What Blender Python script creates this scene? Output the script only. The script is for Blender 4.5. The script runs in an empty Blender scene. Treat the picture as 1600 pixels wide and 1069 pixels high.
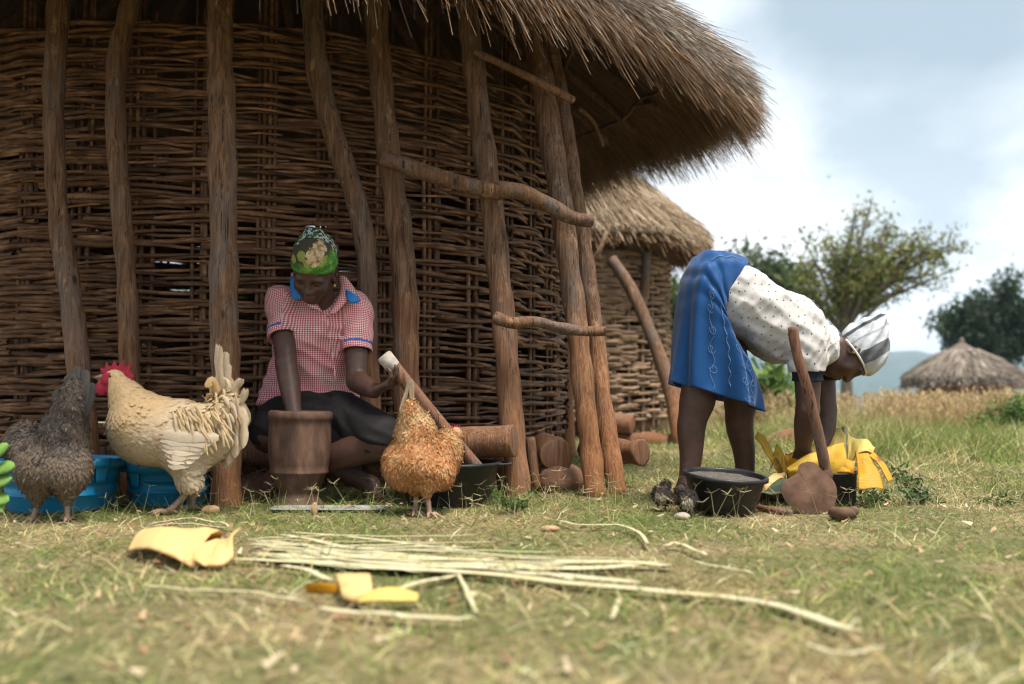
import bpy, math, random
import numpy as np
from mathutils import Vector, Matrix, noise as mnoise

rng = np.random.default_rng(7)
random.seed(7)
SC = bpy.context.scene
COL = SC.collection
R_ = math.radians

# ------------------------------------------------------------------ camera
FPX, CX, CY, HORIZON, CAMH = 1556.0, 800.0, 534.5, 618.0, 0.42
PITCH = math.atan((HORIZON - CY) / FPX)
cam = bpy.data.cameras.new('camera')
cam.lens = 36.0 * FPX / 1600.0
cam.sensor_width = 36.0
cam.sensor_fit = 'HORIZONTAL'
cam.clip_start, cam.clip_end = 0.05, 20000
cam.dof.use_dof = True
cam.dof.focus_distance = 4.1
cam.dof.aperture_fstop = 1.8
camo = bpy.data.objects.new('camera', cam)
COL.objects.link(camo)
camo.location = (0, 0, CAMH)
camo.rotation_euler = (math.pi / 2 + PITCH, 0, 0)
SC.camera = camo

# ------------------------------------------------------------------ sky and sun
SUN_EL, SUN_AZ = R_(68), R_(140)        # azimuth from +Y towards +X: the sun stands behind the camera, to its right
SUN_STRENGTH, SKY_STRENGTH = 4.0, 0.085
world = bpy.data.worlds.new('World')
SC.world = world
world.use_nodes = True
wn, wl = world.node_tree.nodes, world.node_tree.links
wn.clear()
w_out = wn.new('ShaderNodeOutputWorld')
w_bg = wn.new('ShaderNodeBackground')
w_bg.inputs['Strength'].default_value = SKY_STRENGTH
w_sky = wn.new('ShaderNodeTexSky')
w_sky.sky_type = 'NISHITA'
w_sky.sun_disc = False
w_sky.sun_elevation = SUN_EL
w_sky.sun_rotation = SUN_AZ
w_sky.air_density, w_sky.dust_density, w_sky.ozone_density = 1.0, 2.0, 1.0
w_tc = wn.new('ShaderNodeTexCoord')
w_map = wn.new('ShaderNodeMapping')
w_map.inputs['Location'].default_value = (4.8, 3.35, 2.59)
w_map.inputs['Scale'].default_value = (1.0, 1.0, 1.7)
w_n1 = wn.new('ShaderNodeTexNoise')
w_n1.inputs['Scale'].default_value = 1.7
w_n1.inputs['Detail'].default_value = 7
w_n1.inputs['Roughness'].default_value = 0.5
w_n1.inputs['Distortion'].default_value = 0.25
w_r1 = wn.new('ShaderNodeValToRGB')
w_r1.color_ramp.elements[0].position = 0.38
w_r1.color_ramp.elements[0].color = (0.0, 0.0, 0.0, 1)
w_r1.color_ramp.elements[1].position = 0.60
w_r1.color_ramp.elements[1].color = (1, 1, 1, 1)
w_n2 = wn.new('ShaderNodeTexNoise')
w_n2.inputs['Scale'].default_value = 4.3
w_n2.inputs['Detail'].default_value = 6
w_n2.inputs['Roughness'].default_value = 0.55
w_r2 = wn.new('ShaderNodeValToRGB')
w_r2.color_ramp.elements[0].position = 0.36
w_r2.color_ramp.elements[0].color = (5.2, 5.9, 6.4, 1)
w_r2.color_ramp.elements[1].position = 0.60
w_r2.color_ramp.elements[1].color = (11.5, 11.5, 11.5, 1)
w_veil = wn.new('ShaderNodeMix')
w_veil.data_type = 'RGBA'
w_veil.inputs['Factor'].default_value = 0.88
w_veil.inputs['B'].default_value = (3.5, 4.3, 4.8, 1)
w_mix = wn.new('ShaderNodeMix')
w_mix.data_type = 'RGBA'
wl.new(w_tc.outputs['Generated'], w_map.inputs['Vector'])
wl.new(w_map.outputs['Vector'], w_n1.inputs['Vector'])
wl.new(w_map.outputs['Vector'], w_n2.inputs['Vector'])
wl.new(w_n1.outputs['Fac'], w_r1.inputs['Fac'])
wl.new(w_n2.outputs['Fac'], w_r2.inputs['Fac'])
wl.new(w_sky.outputs['Color'], w_veil.inputs['A'])
wl.new(w_r1.outputs['Color'], w_mix.inputs['Factor'])
wl.new(w_veil.outputs['Result'], w_mix.inputs['A'])
wl.new(w_r2.outputs['Color'], w_mix.inputs['B'])
wl.new(w_mix.outputs['Result'], w_bg.inputs['Color'])
wl.new(w_bg.outputs['Background'], w_out.inputs['Surface'])

sun = bpy.data.lights.new('sun', 'SUN')
sun.energy = SUN_STRENGTH
sun.angle = R_(24)
sun.color = (1.0, 0.93, 0.83)
suno = bpy.data.objects.new('sun', sun)
COL.objects.link(suno)
sd = Vector((math.sin(SUN_AZ) * math.cos(SUN_EL), math.cos(SUN_AZ) * math.cos(SUN_EL), math.sin(SUN_EL)))
suno.rotation_euler = sd.to_track_quat('Z', 'Y').to_euler()

SC.view_settings.view_transform = 'Standard'
SC.view_settings.look = 'None'
SC.view_settings.exposure = 0.9
SC.view_settings.gamma = 1.0
SC.render.engine = 'CYCLES'
SC.cycles.use_denoising = True
SC.cycles.pixel_filter_type = 'BLACKMAN_HARRIS'
SC.cycles.filter_width = 1.15
SC.cycles.max_bounces = 6
SC.cycles.diffuse_bounces = 3
SC.cycles.glossy_bounces = 2
SC.cycles.transmission_bounces = 3
SC.cycles.transparent_max_bounces = 8
SC.cycles.volume_bounces = 1
SC.cycles.caustics_reflective = False
SC.cycles.caustics_refractive = False

# ------------------------------------------------------------------ where a picture point lies
cp, sp = math.cos(PITCH), math.sin(PITCH)
def at(px, py, Y):
    u, v = (px - CX) / FPX, (CY - py) / FPX
    y, z = cp - sp * v, sp + cp * v
    return np.array([u * Y / y, Y, CAMH + z * Y / y])
def gr(px, py, z=0.0):
    u, v = (px - CX) / FPX, (CY - py) / FPX
    y, z0 = cp - sp * v, sp + cp * v
    t = (z - CAMH) / z0
    return np.array([u * t, y * t, z])

# ------------------------------------------------------------------ materials
def new_mat(name):
    m = bpy.data.materials.new(name)
    m.use_nodes = True
    nt = m.node_tree
    b = nt.nodes['Principled BSDF']
    b.inputs['Specular IOR Level'].default_value = 0.3
    return m, nt, b
def _coords(nt, scale, src='Object'):
    tc = nt.nodes.new('ShaderNodeTexCoord')
    mp = nt.nodes.new('ShaderNodeMapping')
    mp.inputs['Scale'].default_value = scale
    nt.links.new(tc.outputs[src], mp.inputs['Vector'])
    return mp.outputs['Vector']
def _noise(nt, vec, scale, detail=5, rough=0.6, dist=0.0):
    n = nt.nodes.new('ShaderNodeTexNoise')
    n.inputs['Scale'].default_value = scale
    n.inputs['Detail'].default_value = detail
    n.inputs['Roughness'].default_value = rough
    n.inputs['Distortion'].default_value = dist
    nt.links.new(vec, n.inputs['Vector'])
    return n.outputs['Fac']
def _ramp(nt, fac, stops):
    r = nt.nodes.new('ShaderNodeValToRGB')
    e = r.color_ramp.elements
    while len(e) < len(stops):
        e.new(0.5)
    for k, (p, c) in enumerate(stops):
        e[k].position = p
        e[k].color = (c[0], c[1], c[2], 1)
    nt.links.new(fac, r.inputs['Fac'])
    return r.outputs['Color']
def _mix(nt, fac, a, b, mode='MIX'):
    m = nt.nodes.new('ShaderNodeMix')
    m.data_type = 'RGBA'
    m.blend_type = mode
    for key, val in (('Factor', fac), ('A', a), ('B', b)):
        if isinstance(val, (int, float)):
            m.inputs[key].default_value = val
        elif isinstance(val, (tuple, list)):
            m.inputs[key].default_value = (val[0], val[1], val[2], 1)
        else:
            nt.links.new(val, m.inputs[key])
    return m.outputs['Result']
def _math(nt, op, a, b=0.0, c=0.0):
    m = nt.nodes.new('ShaderNodeMath')
    m.operation = op
    for k, val in enumerate((a, b, c)):
        if isinstance(val, (int, float)):
            m.inputs[k].default_value = val
        else:
            nt.links.new(val, m.inputs[k])
    return m.outputs[0]
def _bump(nt, b, height, strength=0.4, dist=0.01):
    bp = nt.nodes.new('ShaderNodeBump')
    bp.inputs['Strength'].default_value = strength
    bp.inputs['Distance'].default_value = dist
    nt.links.new(height, bp.inputs['Height'])
    nt.links.new(bp.outputs['Normal'], b.inputs['Normal'])
def _attr(nt, name):
    a = nt.nodes.new('ShaderNodeAttribute')
    a.attribute_name = name
    return a
def noise_mat(name, stops, scale=(1, 1, 1), freq=10, rough=0.85, bump=0.4, bdist=0.01, detail=6, spec=0.25, rand=0.0, dist=0.0):
    m, nt, b = new_mat(name)
    vec = _coords(nt, scale)
    if rand:
        oi = nt.nodes.new('ShaderNodeObjectInfo')
        add = nt.nodes.new('ShaderNodeVectorMath')
        add.operation = 'ADD'
        sc = nt.nodes.new('ShaderNodeVectorMath')
        sc.operation = 'SCALE'
        sc.inputs[0].default_value = (37.0, 91.0, 53.0)
        nt.links.new(oi.outputs['Random'], sc.inputs['Scale'])
        nt.links.new(vec, add.inputs[0])
        nt.links.new(sc.outputs[0], add.inputs[1])
        vec = add.outputs[0]
    f = _noise(nt, vec, freq, detail, 0.65, dist)
    c = _ramp(nt, f, stops)
    if rand:
        v = _math(nt, 'MULTIPLY_ADD', oi.outputs['Random'], 2 * rand, 1 - rand)
        cb = nt.nodes.new('ShaderNodeCombineColor')
        for k in range(3):
            nt.links.new(v, cb.inputs[k])
        c = _mix(nt, 1.0, c, cb.outputs[0], 'MULTIPLY')
    nt.links.new(c, b.inputs['Base Color'])
    b.inputs['Roughness'].default_value = rough
    b.inputs['Specular IOR Level'].default_value = spec
    if bump:
        _bump(nt, b, f, bump, bdist)
    return m
def col_mat(name, rough=0.8, spec=0.2, freq=60, var=0.25, bump=0.0, trans=0.0):
    """colour per vertex (the thing's own colours) with a little grain"""
    m, nt, b = new_mat(name)
    a = _attr(nt, 'Col')
    c = a.outputs['Color']
    f = None
    if var:
        f = _noise(nt, _coords(nt, (1, 1, 1)), freq, 4)
        g = _ramp(nt, f, [(0.25, (1 - var,) * 3), (0.75, (1 + var,) * 3)])
        c = _mix(nt, 1.0, c, g, 'MULTIPLY')
    nt.links.new(c, b.inputs['Base Color'])
    b.inputs['Roughness'].default_value = rough
    b.inputs['Specular IOR Level'].default_value = spec
    if bump and f is not None:
        _bump(nt, b, f, bump, 0.004)
    if trans:
        t = nt.nodes.new('ShaderNodeBsdfTranslucent')
        nt.links.new(c, t.inputs['Color'])
        mx = nt.nodes.new('ShaderNodeMixShader')
        mx.inputs[0].default_value = trans
        nt.links.new(b.outputs[0], mx.inputs[1])
        nt.links.new(t.outputs[0], mx.inputs[2])
        nt.links.new(mx.outputs[0], nt.nodes['Material Output'].inputs['Surface'])
    return m

def wood_mat(name, dark, mid, light, stain=None, stain_z=(0.05, 0.9), freq=7, rand=0.12):
    m, nt, b = new_mat(name)
    vec = _coords(nt, (9, 9, 0.7))
    f = _noise(nt, vec, freq, 7, 0.68, 0.6)
    c = _ramp(nt, f, [(0.28, dark), (0.48, mid), (0.72, light)])
    f2 = _noise(nt, _coords(nt, (1, 1, 0.6)), 5.0, 4, 0.6)
    c = _mix(nt, _math(nt, 'MULTIPLY', f2, 0.55), c, dark)
    f4 = _noise(nt, _coords(nt, (1, 1, 0.45)), 16.0, 5, 0.7)
    c = _mix(nt, _ramp(nt, f4, [(0.60, (0, 0, 0)), (0.68, (0.75,) * 3)]), c, light)
    gp = _noise(nt, _coords(nt, (1, 1, 0.35)), 4.2, 5, 0.7, 1.0)
    c = _mix(nt, _ramp(nt, gp, [(0.50, (0, 0, 0)), (0.66, (0.55,) * 3)]), c, tuple(0.55 * m_ + 0.45 * l_ * 0.8 for m_, l_ in zip((sum(mid) / 3,) * 3, (sum(light) / 3,) * 3)))
    cr = _noise(nt, _coords(nt, (30, 30, 0.8)), 4.0, 3, 0.5, 0.8)
    crk = _ramp(nt, cr, [(0.32, (0.18,) * 3), (0.40, (1,) * 3)])
    c = _mix(nt, 1.0, c, crk, 'MULTIPLY')
    kv = nt.nodes.new('ShaderNodeTexVoronoi')
    kv.inputs['Scale'].default_value = 5.5
    nt.links.new(_coords(nt, (1.6, 1.6, 0.7)), kv.inputs['Vector'])
    kd = _math(nt, 'ADD', kv.outputs['Distance'], _math(nt, 'MULTIPLY', f, 0.10))
    c = _mix(nt, 1.0, c, _ramp(nt, kd, [(0.10, (0.22,) * 3), (0.16, (1,) * 3)]), 'MULTIPLY')
    if stain:
        g = nt.nodes.new('ShaderNodeNewGeometry')
        s = nt.nodes.new('ShaderNodeSeparateXYZ')
        nt.links.new(g.outputs['Position'], s.inputs[0])
        mr = nt.nodes.new('ShaderNodeMapRange')
        mr.inputs['From Min'].default_value = stain_z[1]
        mr.inputs['From Max'].default_value = stain_z[0]
        nt.links.new(_math(nt, 'ADD', s.outputs['Z'], _math(nt, 'MULTIPLY', f2, 0.5)), mr.inputs['Value'])
        c = _mix(nt, mr.outputs[0], c, _mix(nt, 0.85, c, _ramp(nt, f, [(0.25, tuple(x * 0.45 for x in stain)), (0.7, stain)])))
    oi = nt.nodes.new('ShaderNodeObjectInfo')
    v = _math(nt, 'MULTIPLY_ADD', oi.outputs['Random'], 2 * rand, 1 - rand)
    cb = nt.nodes.new('ShaderNodeCombineColor')
    for k in range(3):
        nt.links.new(v, cb.inputs[k])
    c = _mix(nt, 1.0, c, cb.outputs[0], 'MULTIPLY')
    nt.links.new(c, b.inputs['Base Color'])
    b.inputs['Roughness'].default_value = 0.8
    _bump(nt, b, _math(nt, 'ADD', f, _math(nt, 'MULTIPLY', cr, 0.8)), 0.7, 0.012)
    return m

# ------------------------------------------------------------------ mesh building
class MB:
    def __init__(s):
        s.v, s.f, s.c, s.n = [], [], [], 0
    def add(s, v, f, col=None):
        v = np.asarray(v, float).reshape(-1, 3)
        s.v.append(v)
        s.f.extend([tuple(i + s.n for i in q) for q in f])
        if col is not None:
            col = np.asarray(col, float)
            s.c.append(np.broadcast_to(col, (len(v), 3)) if col.ndim == 1 else col)
        s.n += len(v)
    def tube(s, pts, rad, sides=8, cap=True, col=None, wob=0.0, flat=1.0, ref=None, seed=0):
        pts = np.asarray(pts, float)
        n = len(pts)
        rad = np.broadcast_to(np.asarray(rad, float), (n,))
        T = np.gradient(pts, axis=0)
        T /= np.linalg.norm(T, axis=1)[:, None] + 1e-9
        up = np.array([0, 0, 1.0]) if ref is None else np.asarray(ref, float)
        if ref is None and abs(T[0, 2]) > 0.8:
            up = np.array([0, 1.0, 0])
        a = np.linspace(0, 2 * math.pi, sides, endpoint=False)
        V = []
        r_ = np.random.default_rng(seed + 11)
        ph = r_.uniform(0, 6.28, 4)
        for i in range(n):
            x = np.cross(up, T[i]); x /= np.linalg.norm(x) + 1e-9
            y = np.cross(T[i], x)
            r = rad[i]
            if wob:
                rr = r * (1 + wob * (np.sin(2 * a + ph[0] + i * 0.7) * 0.5 + np.sin(3 * a + ph[1] - i * 0.45) * 0.35 + 0.5 * math.sin(i * 1.3 + ph[2])))
            else:
                rr = np.full(sides, r)
            V.append(pts[i] + (np.cos(a) * rr)[:, None] * x + (np.sin(a) * rr * flat)[:, None] * y)
        V = np.concatenate(V)
        Fc = []
        for i in range(n - 1):
            for j in range(sides):
                k = (j + 1) % sides
                Fc.append((i * sides + j, i * sides + k, (i + 1) * sides + k, (i + 1) * sides + j))
        if cap:
            Fc.append(tuple(reversed(range(sides))))
            Fc.append(tuple(range((n - 1) * sides, n * sides)))
        if col is not None:
            col = np.asarray(col, float)
            if col.ndim == 2:
                col = np.repeat(col, sides, axis=0)
        s.add(V, Fc, col)
    def lathe(s, prof, c=(0, 0, 0), segs=40, col=None, M=None, wob=0.0):
        """prof: (radius, z) from the inside bottom round to the outside bottom"""
        a = np.linspace(0, 2 * math.pi, segs, endpoint=False)
        V = []
        for k, (r, z) in enumerate(prof):
            rr = r * (1 + wob * np.sin(3 * a + 1.1) + wob * 0.6 * np.sin(5 * a + 0.4 + z * 9))
            V.append(np.stack([np.cos(a) * rr, np.sin(a) * rr, np.full(segs, z)], 1))
        V = np.concatenate(V)
        if M is not None:
            V = V @ np.asarray(M).T
        V = V + np.asarray(c)
        Fc = []
        for i in range(len(prof) - 1):
            for j in range(segs):
                k = (j + 1) % segs
                Fc.append((i * segs + j, (i + 1) * segs + j, (i + 1) * segs + k, i * segs + k))
        Fc.append(tuple(range(segs)))
        Fc.append(tuple(reversed(range((len(prof) - 1) * segs, len(prof) * segs))))
        s.add(V, Fc, col)
    def grid(s, P, col=None):
        """P: (n, m, 3) sheet"""
        n, m = P.shape[:2]
        Fc = [(i * m + j, i * m + j + 1, (i + 1) * m + j + 1, (i + 1) * m + j) for i in range(n - 1) for j in range(m - 1)]
        s.add(P.reshape(-1, 3), Fc, None if col is None else (np.asarray(col).reshape(-1, 3) if np.asarray(col).ndim > 1 else col))
    def mesh(s, name, m, smooth=True, origin=None):
        v = np.concatenate(s.v)
        if origin is not None:
            v = v - np.asarray(origin)
        return raw_mesh(name, v, s.f, m, smooth, np.concatenate(s.c) if s.c else None)
    def build(s, name, m, parent=None, smooth=True, origin=None):
        return put(name, s.mesh(name, m, smooth, origin), parent, origin)

def raw_mesh(name, v, f, m, smooth=True, col=None, pat=None):
    me = bpy.data.meshes.new(name)
    v = np.ascontiguousarray(v, dtype=np.float32)
    if isinstance(f, np.ndarray):
        nf, k = f.shape
        me.vertices.add(len(v)); me.vertices.foreach_set('co', v.ravel())
        me.loops.add(nf * k); me.loops.foreach_set('vertex_index', f.astype(np.int32).ravel())
        me.polygons.add(nf); me.polygons.foreach_set('loop_start', np.arange(0, nf * k, k, dtype=np.int32))
        me.update(calc_edges=True)
    else:
        me.from_pydata(v.tolist(), [], f)
        me.update()
    if smooth:
        me.polygons.foreach_set('use_smooth', np.ones(len(me.polygons), dtype=bool))
    if col is not None:
        ca = me.color_attributes.new('Col', 'FLOAT_COLOR', 'POINT')
        c4 = np.ones((len(v), 4), np.float32); c4[:, :3] = col
        ca.data.foreach_set('color', c4.ravel())
    if pat is not None:
        pa = me.attributes.new('pat', 'FLOAT_VECTOR', 'POINT')
        pa.data.foreach_set('vector', np.ascontiguousarray(pat, np.float32).ravel())
    if m is not None:
        me.materials.append(m)
    return me
def put(name, me, parent=None, origin=None):
    o = bpy.data.objects.new(name, me)
    COL.objects.link(o)
    if origin is not None:
        o.location = tuple(origin)
    if parent is not None:
        o.parent = parent
        o.matrix_parent_inverse = Matrix.Translation(parent['_base']).inverted() if '_base' in parent else Matrix.Translation(parent.location).inverted()
    return o
def thing(name, label, cat, base, group=None):
    o = bpy.data.objects.new(name, None)
    o.empty_display_size = 0.1
    COL.objects.link(o)
    o.location = tuple(float(x) for x in base)
    return tag(o, label, cat, group)
def tag(o, label=None, cat=None, group=None, kind=None):
    if label: o['label'] = label
    if cat: o['category'] = cat
    if group: o['group'] = group
    if kind: o['kind'] = kind
    return o
def solid(o, t=0.004, off=-1.0):
    md = o.modifiers.new('thickness', 'SOLIDIFY')
    md.thickness = t
    md.offset = off
    return o
def spline(P, n):
    """Catmull-Rom through the rows of P, n samples"""
    P = np.asarray(P, float)
    k = len(P)
    t = np.linspace(0, k - 1, n)
    i = np.clip(t.astype(int), 0, k - 2)
    u = (t - i).reshape((-1,) + (1,) * (P.ndim - 1))
    g = lambda j: P[np.clip(j, 0, k - 1)]
    p0, p1, p2, p3 = g(i - 1), g(i), g(i + 1), g(i + 2)
    return 0.5 * (2 * p1 + (p2 - p0) * u + (2 * p0 - 5 * p1 + 4 * p2 - p3) * u ** 2 + (3 * p1 - p0 - 3 * p2 + p3) * u ** 3)

# value noise on numpy arrays
_lat = np.random.default_rng(3).random((64, 64, 64)).astype(np.float32)
def vnoise(x, y, z=0.0):
    x, y, z = np.broadcast_arrays(np.asarray(x, float), np.asarray(y, float), np.asarray(z, float))
    xi, yi, zi = np.floor(x).astype(int), np.floor(y).astype(int), np.floor(z).astype(int)
    s = lambda t: t * t * (3 - 2 * t)
    fx, fy, fz = s(x - xi), s(y - yi), s(z - zi)
    r = 0
    for a in (0, 1):
        for b in (0, 1):
            for c in (0, 1):
                w = (fx if a else 1 - fx) * (fy if b else 1 - fy) * (fz if c else 1 - fz)
                r = r + w * _lat[(xi + a) & 63, (yi + b) & 63, (zi + c) & 63]
    return r
def fbm(x, y, z=0.0, o=3):
    r, a, t = 0, 1.0, 0
    for k in range(o):
        r = r + a * vnoise(x * 2 ** k + 7 * k, y * 2 ** k + 3 * k, z * 2 ** k)
        t += a; a *= 0.5
    return r / t

# ------------------------------------------------------------------ soft solids for bodies and clothes
class SDF:
    def __init__(s, lo, hi, h):
        s.lo, s.h = np.asarray(lo, float), h
        n = np.ceil((np.asarray(hi) - s.lo) / h).astype(int) + 1
        s.ax = [s.lo[k] + h * np.arange(n[k]) for k in range(3)]
        s.F = np.full(n, 0.2, np.float32)
    def region(s, lo, hi, m):
        sl = []
        for k in range(3):
            a = int(np.clip(math.floor((lo[k] - m - s.lo[k]) / s.h), 0, len(s.ax[k])))
            b = int(np.clip(math.ceil((hi[k] + m - s.lo[k]) / s.h) + 1, 0, len(s.ax[k])))
            sl.append(slice(a, b))
        X = [s.ax[k][sl[k]].reshape([-1 if j == k else 1 for j in range(3)]) for k in range(3)]
        return tuple(sl), X
    def put(s, sl, d, k, cut):
        A = s.F[sl]
        if cut:
            d = -d
            h = np.maximum(k - np.abs(A - d), 0) / max(k, 1e-6)
            s.F[sl] = np.maximum(A, d) + h * h * k * 0.25
        else:
            h = np.maximum(k - np.abs(A - d), 0) / max(k, 1e-6)
            s.F[sl] = np.minimum(A, d) - h * h * k * 0.25
    def cone(s, a, b, ra, rb, k=0.02, cut=False):
        a, b = np.asarray(a, float), np.asarray(b, float)
        r = max(ra, rb)
        sl, X = s.region(np.minimum(a, b) - r, np.maximum(a, b) + r, k + 3 * s.h)
        ab = b - a
        L = float(ab @ ab) + 1e-12
        t = np.clip(((X[0] - a[0]) * ab[0] + (X[1] - a[1]) * ab[1] + (X[2] - a[2]) * ab[2]) / L, 0, 1)
        d = np.sqrt((X[0] - a[0] - t * ab[0]) ** 2 + (X[1] - a[1] - t * ab[1]) ** 2 + (X[2] - a[2] - t * ab[2]) ** 2) - (ra + (rb - ra) * t)
        s.put(sl, d.astype(np.float32), k, cut)
    def chain(s, pts, rad, k=0.02):
        pts = [np.asarray(p, float) for p in pts]
        r = max(rad)
        sl, X = s.region(np.min(pts, 0) - r, np.max(pts, 0) + r, k + 3 * s.h)
        D = None
        n = 24
        P = spline(np.array(pts), n); q = spline(np.array(rad, float)[:, None], n)[:, 0]
        for i in range(n - 1):
            a, ab = P[i], P[i + 1] - P[i]
            t = np.clip(((X[0] - a[0]) * ab[0] + (X[1] - a[1]) * ab[1] + (X[2] - a[2]) * ab[2]) / (float(ab @ ab) + 1e-12), 0, 1)
            d = np.sqrt((X[0] - a[0] - t * ab[0]) ** 2 + (X[1] - a[1] - t * ab[1]) ** 2 + (X[2] - a[2] - t * ab[2]) ** 2) - (q[i] + (q[i + 1] - q[i]) * t)
            D = d if D is None else np.minimum(D, d)
        s.put(sl, D.astype(np.float32), k, False)
    def ell(s, c, r, axes=None, k=0.02, cut=False):
        c, r = np.asarray(c, float), np.asarray(r, float)
        A = np.eye(3) if axes is None else np.asarray(axes, float)
        m = float(r.max())
        sl, X = s.region(c - m, c + m, k + 3 * s.h)
        k0 = k1 = 0
        for j in range(3):
            q = (X[0] - c[0]) * A[j, 0] + (X[1] - c[1]) * A[j, 1] + (X[2] - c[2]) * A[j, 2]
            k0 = k0 + (q / r[j]) ** 2
            k1 = k1 + (q / r[j] ** 2) ** 2
        k0, k1 = np.sqrt(k0), np.sqrt(k1)
        d = k0 * (k0 - 1) / np.maximum(k1, 1e-6)
        s.put(sl, d.astype(np.float32), k, cut)
    def plane(s, p, n, k=0.004):
        """keep the side the normal points away from"""
        n = np.asarray(n, float) / np.linalg.norm(n)
        X = [s.ax[j].reshape([-1 if i == j else 1 for i in range(3)]) for j in range(3)]
        d = (X[0] - p[0]) * n[0] + (X[1] - p[1]) * n[1] + (X[2] - p[2]) * n[2]
        s.F = np.maximum(s.F, d.astype(np.float32))
    def shift(s, fn):
        X = [s.ax[j].reshape([-1 if i == j else 1 for i in range(3)]) for j in range(3)]
        s.F = s.F + fn(*X).astype(np.float32)
    def extract(s, smooth=1):
        F = s.F
        ins = F < 0
        n = np.array(F.shape)
        c = [ins[a:n[0] - 1 + a, b:n[1] - 1 + b, d:n[2] - 1 + d] for a in (0, 1) for b in (0, 1) for d in (0, 1)]
        cnt = sum(x.astype(np.int8) for x in c)
        act = np.argwhere((cnt > 0) & (cnt < 8))
        idx = np.full(n - 1, -1, np.int64)
        idx[act[:, 0], act[:, 1], act[:, 2]] = np.arange(len(act))
        acc = np.zeros((len(act), 3)); w = np.zeros(len(act))
        cor = [(a, b, d) for a in (0, 1) for b in (0, 1) for d in (0, 1)]
        val = {q: F[act[:, 0] + q[0], act[:, 1] + q[1], act[:, 2] + q[2]].astype(float) for q in cor}
        for q in cor:
            for j in range(3):
                if q[j] == 0:
                    p = list(q); p[j] = 1; p = tuple(p)
                    x = (val[q] < 0) != (val[p] < 0)
                    den = val[q] - val[p]
                    t = np.where(x, val[q] / np.where(np.abs(den) < 1e-9, 1e-9, den), 0)
                    pos = np.repeat(np.array(q, float)[None], len(act), 0)
                    pos[:, j] = t
                    acc += np.where(x[:, None], pos, 0); w += x
        V = s.lo + s.h * (act + acc / np.maximum(w, 1)[:, None])
        Q = []
        for j in range(3):
            a, b = (j + 1) % 3, (j + 2) % 3
            s0 = [slice(None)] * 3; s1 = [slice(None)] * 3
            s0[j] = slice(0, n[j] - 1); s1[j] = slice(1, n[j])
            e = ins[tuple(s0)] != ins[tuple(s1)]
            i = np.argwhere(e)
            i = i[(i[:, a] > 0) & (i[:, b] > 0) & (i[:, a] < n[a] - 1) & (i[:, b] < n[b] - 1)]
            if not len(i): continue
            fl = ins[i[:, 0], i[:, 1], i[:, 2]]
            def g(da, db):
                k = i.copy(); k[:, a] += da; k[:, b] += db
                return idx[k[:, 0], k[:, 1], k[:, 2]]
            q = np.stack([g(-1, -1), g(0, -1), g(0, 0), g(-1, 0)], 1)
            q[~fl] = q[~fl][:, ::-1]
            Q.append(q)
        Q = np.concatenate(Q)
        for _ in range(smooth):
            V = relax(V, Q, 0.5)
        return V, Q
def relax(V, Q, a=0.5):
    s = np.zeros_like(V); w = np.zeros(len(V))
    for i in range(Q.shape[1]):
        j = (i + 1) % Q.shape[1]
        np.add.at(s, Q[:, i], V[Q[:, j]]); np.add.at(w, Q[:, i], 1)
        np.add.at(s, Q[:, j], V[Q[:, i]]); np.add.at(w, Q[:, j], 1)
    return V + a * (s / np.maximum(w, 1)[:, None] - V)
def vnormals(V, Q):
    n = np.cross(V[Q[:, 2]] - V[Q[:, 0]], V[Q[:, 3]] - V[Q[:, 1]]) if Q.shape[1] == 4 else np.cross(V[Q[:, 1]] - V[Q[:, 0]], V[Q[:, 2]] - V[Q[:, 0]])
    N = np.zeros_like(V)
    for k in range(Q.shape[1]):
        np.add.at(N, Q[:, k], n)
    return N / (np.linalg.norm(N, axis=1)[:, None] + 1e-12)
def nrm(v):
    v = np.asarray(v, float)
    return v / (np.linalg.norm(v) + 1e-12)

def ribbons(pos, d, nor, L, W, bend, col, segs=2, tip=0.15, lift=0.0):
    """many flat blades at once: base pos, direction d, face normal nor -> verts, quads, colours"""
    n = len(pos)
    side = np.cross(d, nor); side /= np.linalg.norm(side, axis=1)[:, None] + 1e-9
    rows = []
    for k in range(segs + 1):
        t = k / segs
        c = pos + d * (L * t)[:, None] + bend * (t * t)[:, None] if False else pos + d * (L * t)[:, None] + bend * (t * t)
        w = W * (1 - (1 - tip) * t)
        rows.append(np.stack([c - side * w[:, None] * 0.5, c + side * w[:, None] * 0.5], 1))
    V = np.stack(rows, 1).reshape(n, -1, 3)
    m = V.shape[1]
    base = (np.arange(n) * m)[:, None]
    Q = np.concatenate([base + np.array([2 * k, 2 * k + 1, 2 * k + 3, 2 * k + 2])[None] for k in range(segs)])
    return V.reshape(-1, 3), Q, np.repeat(col, m, axis=0)

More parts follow.
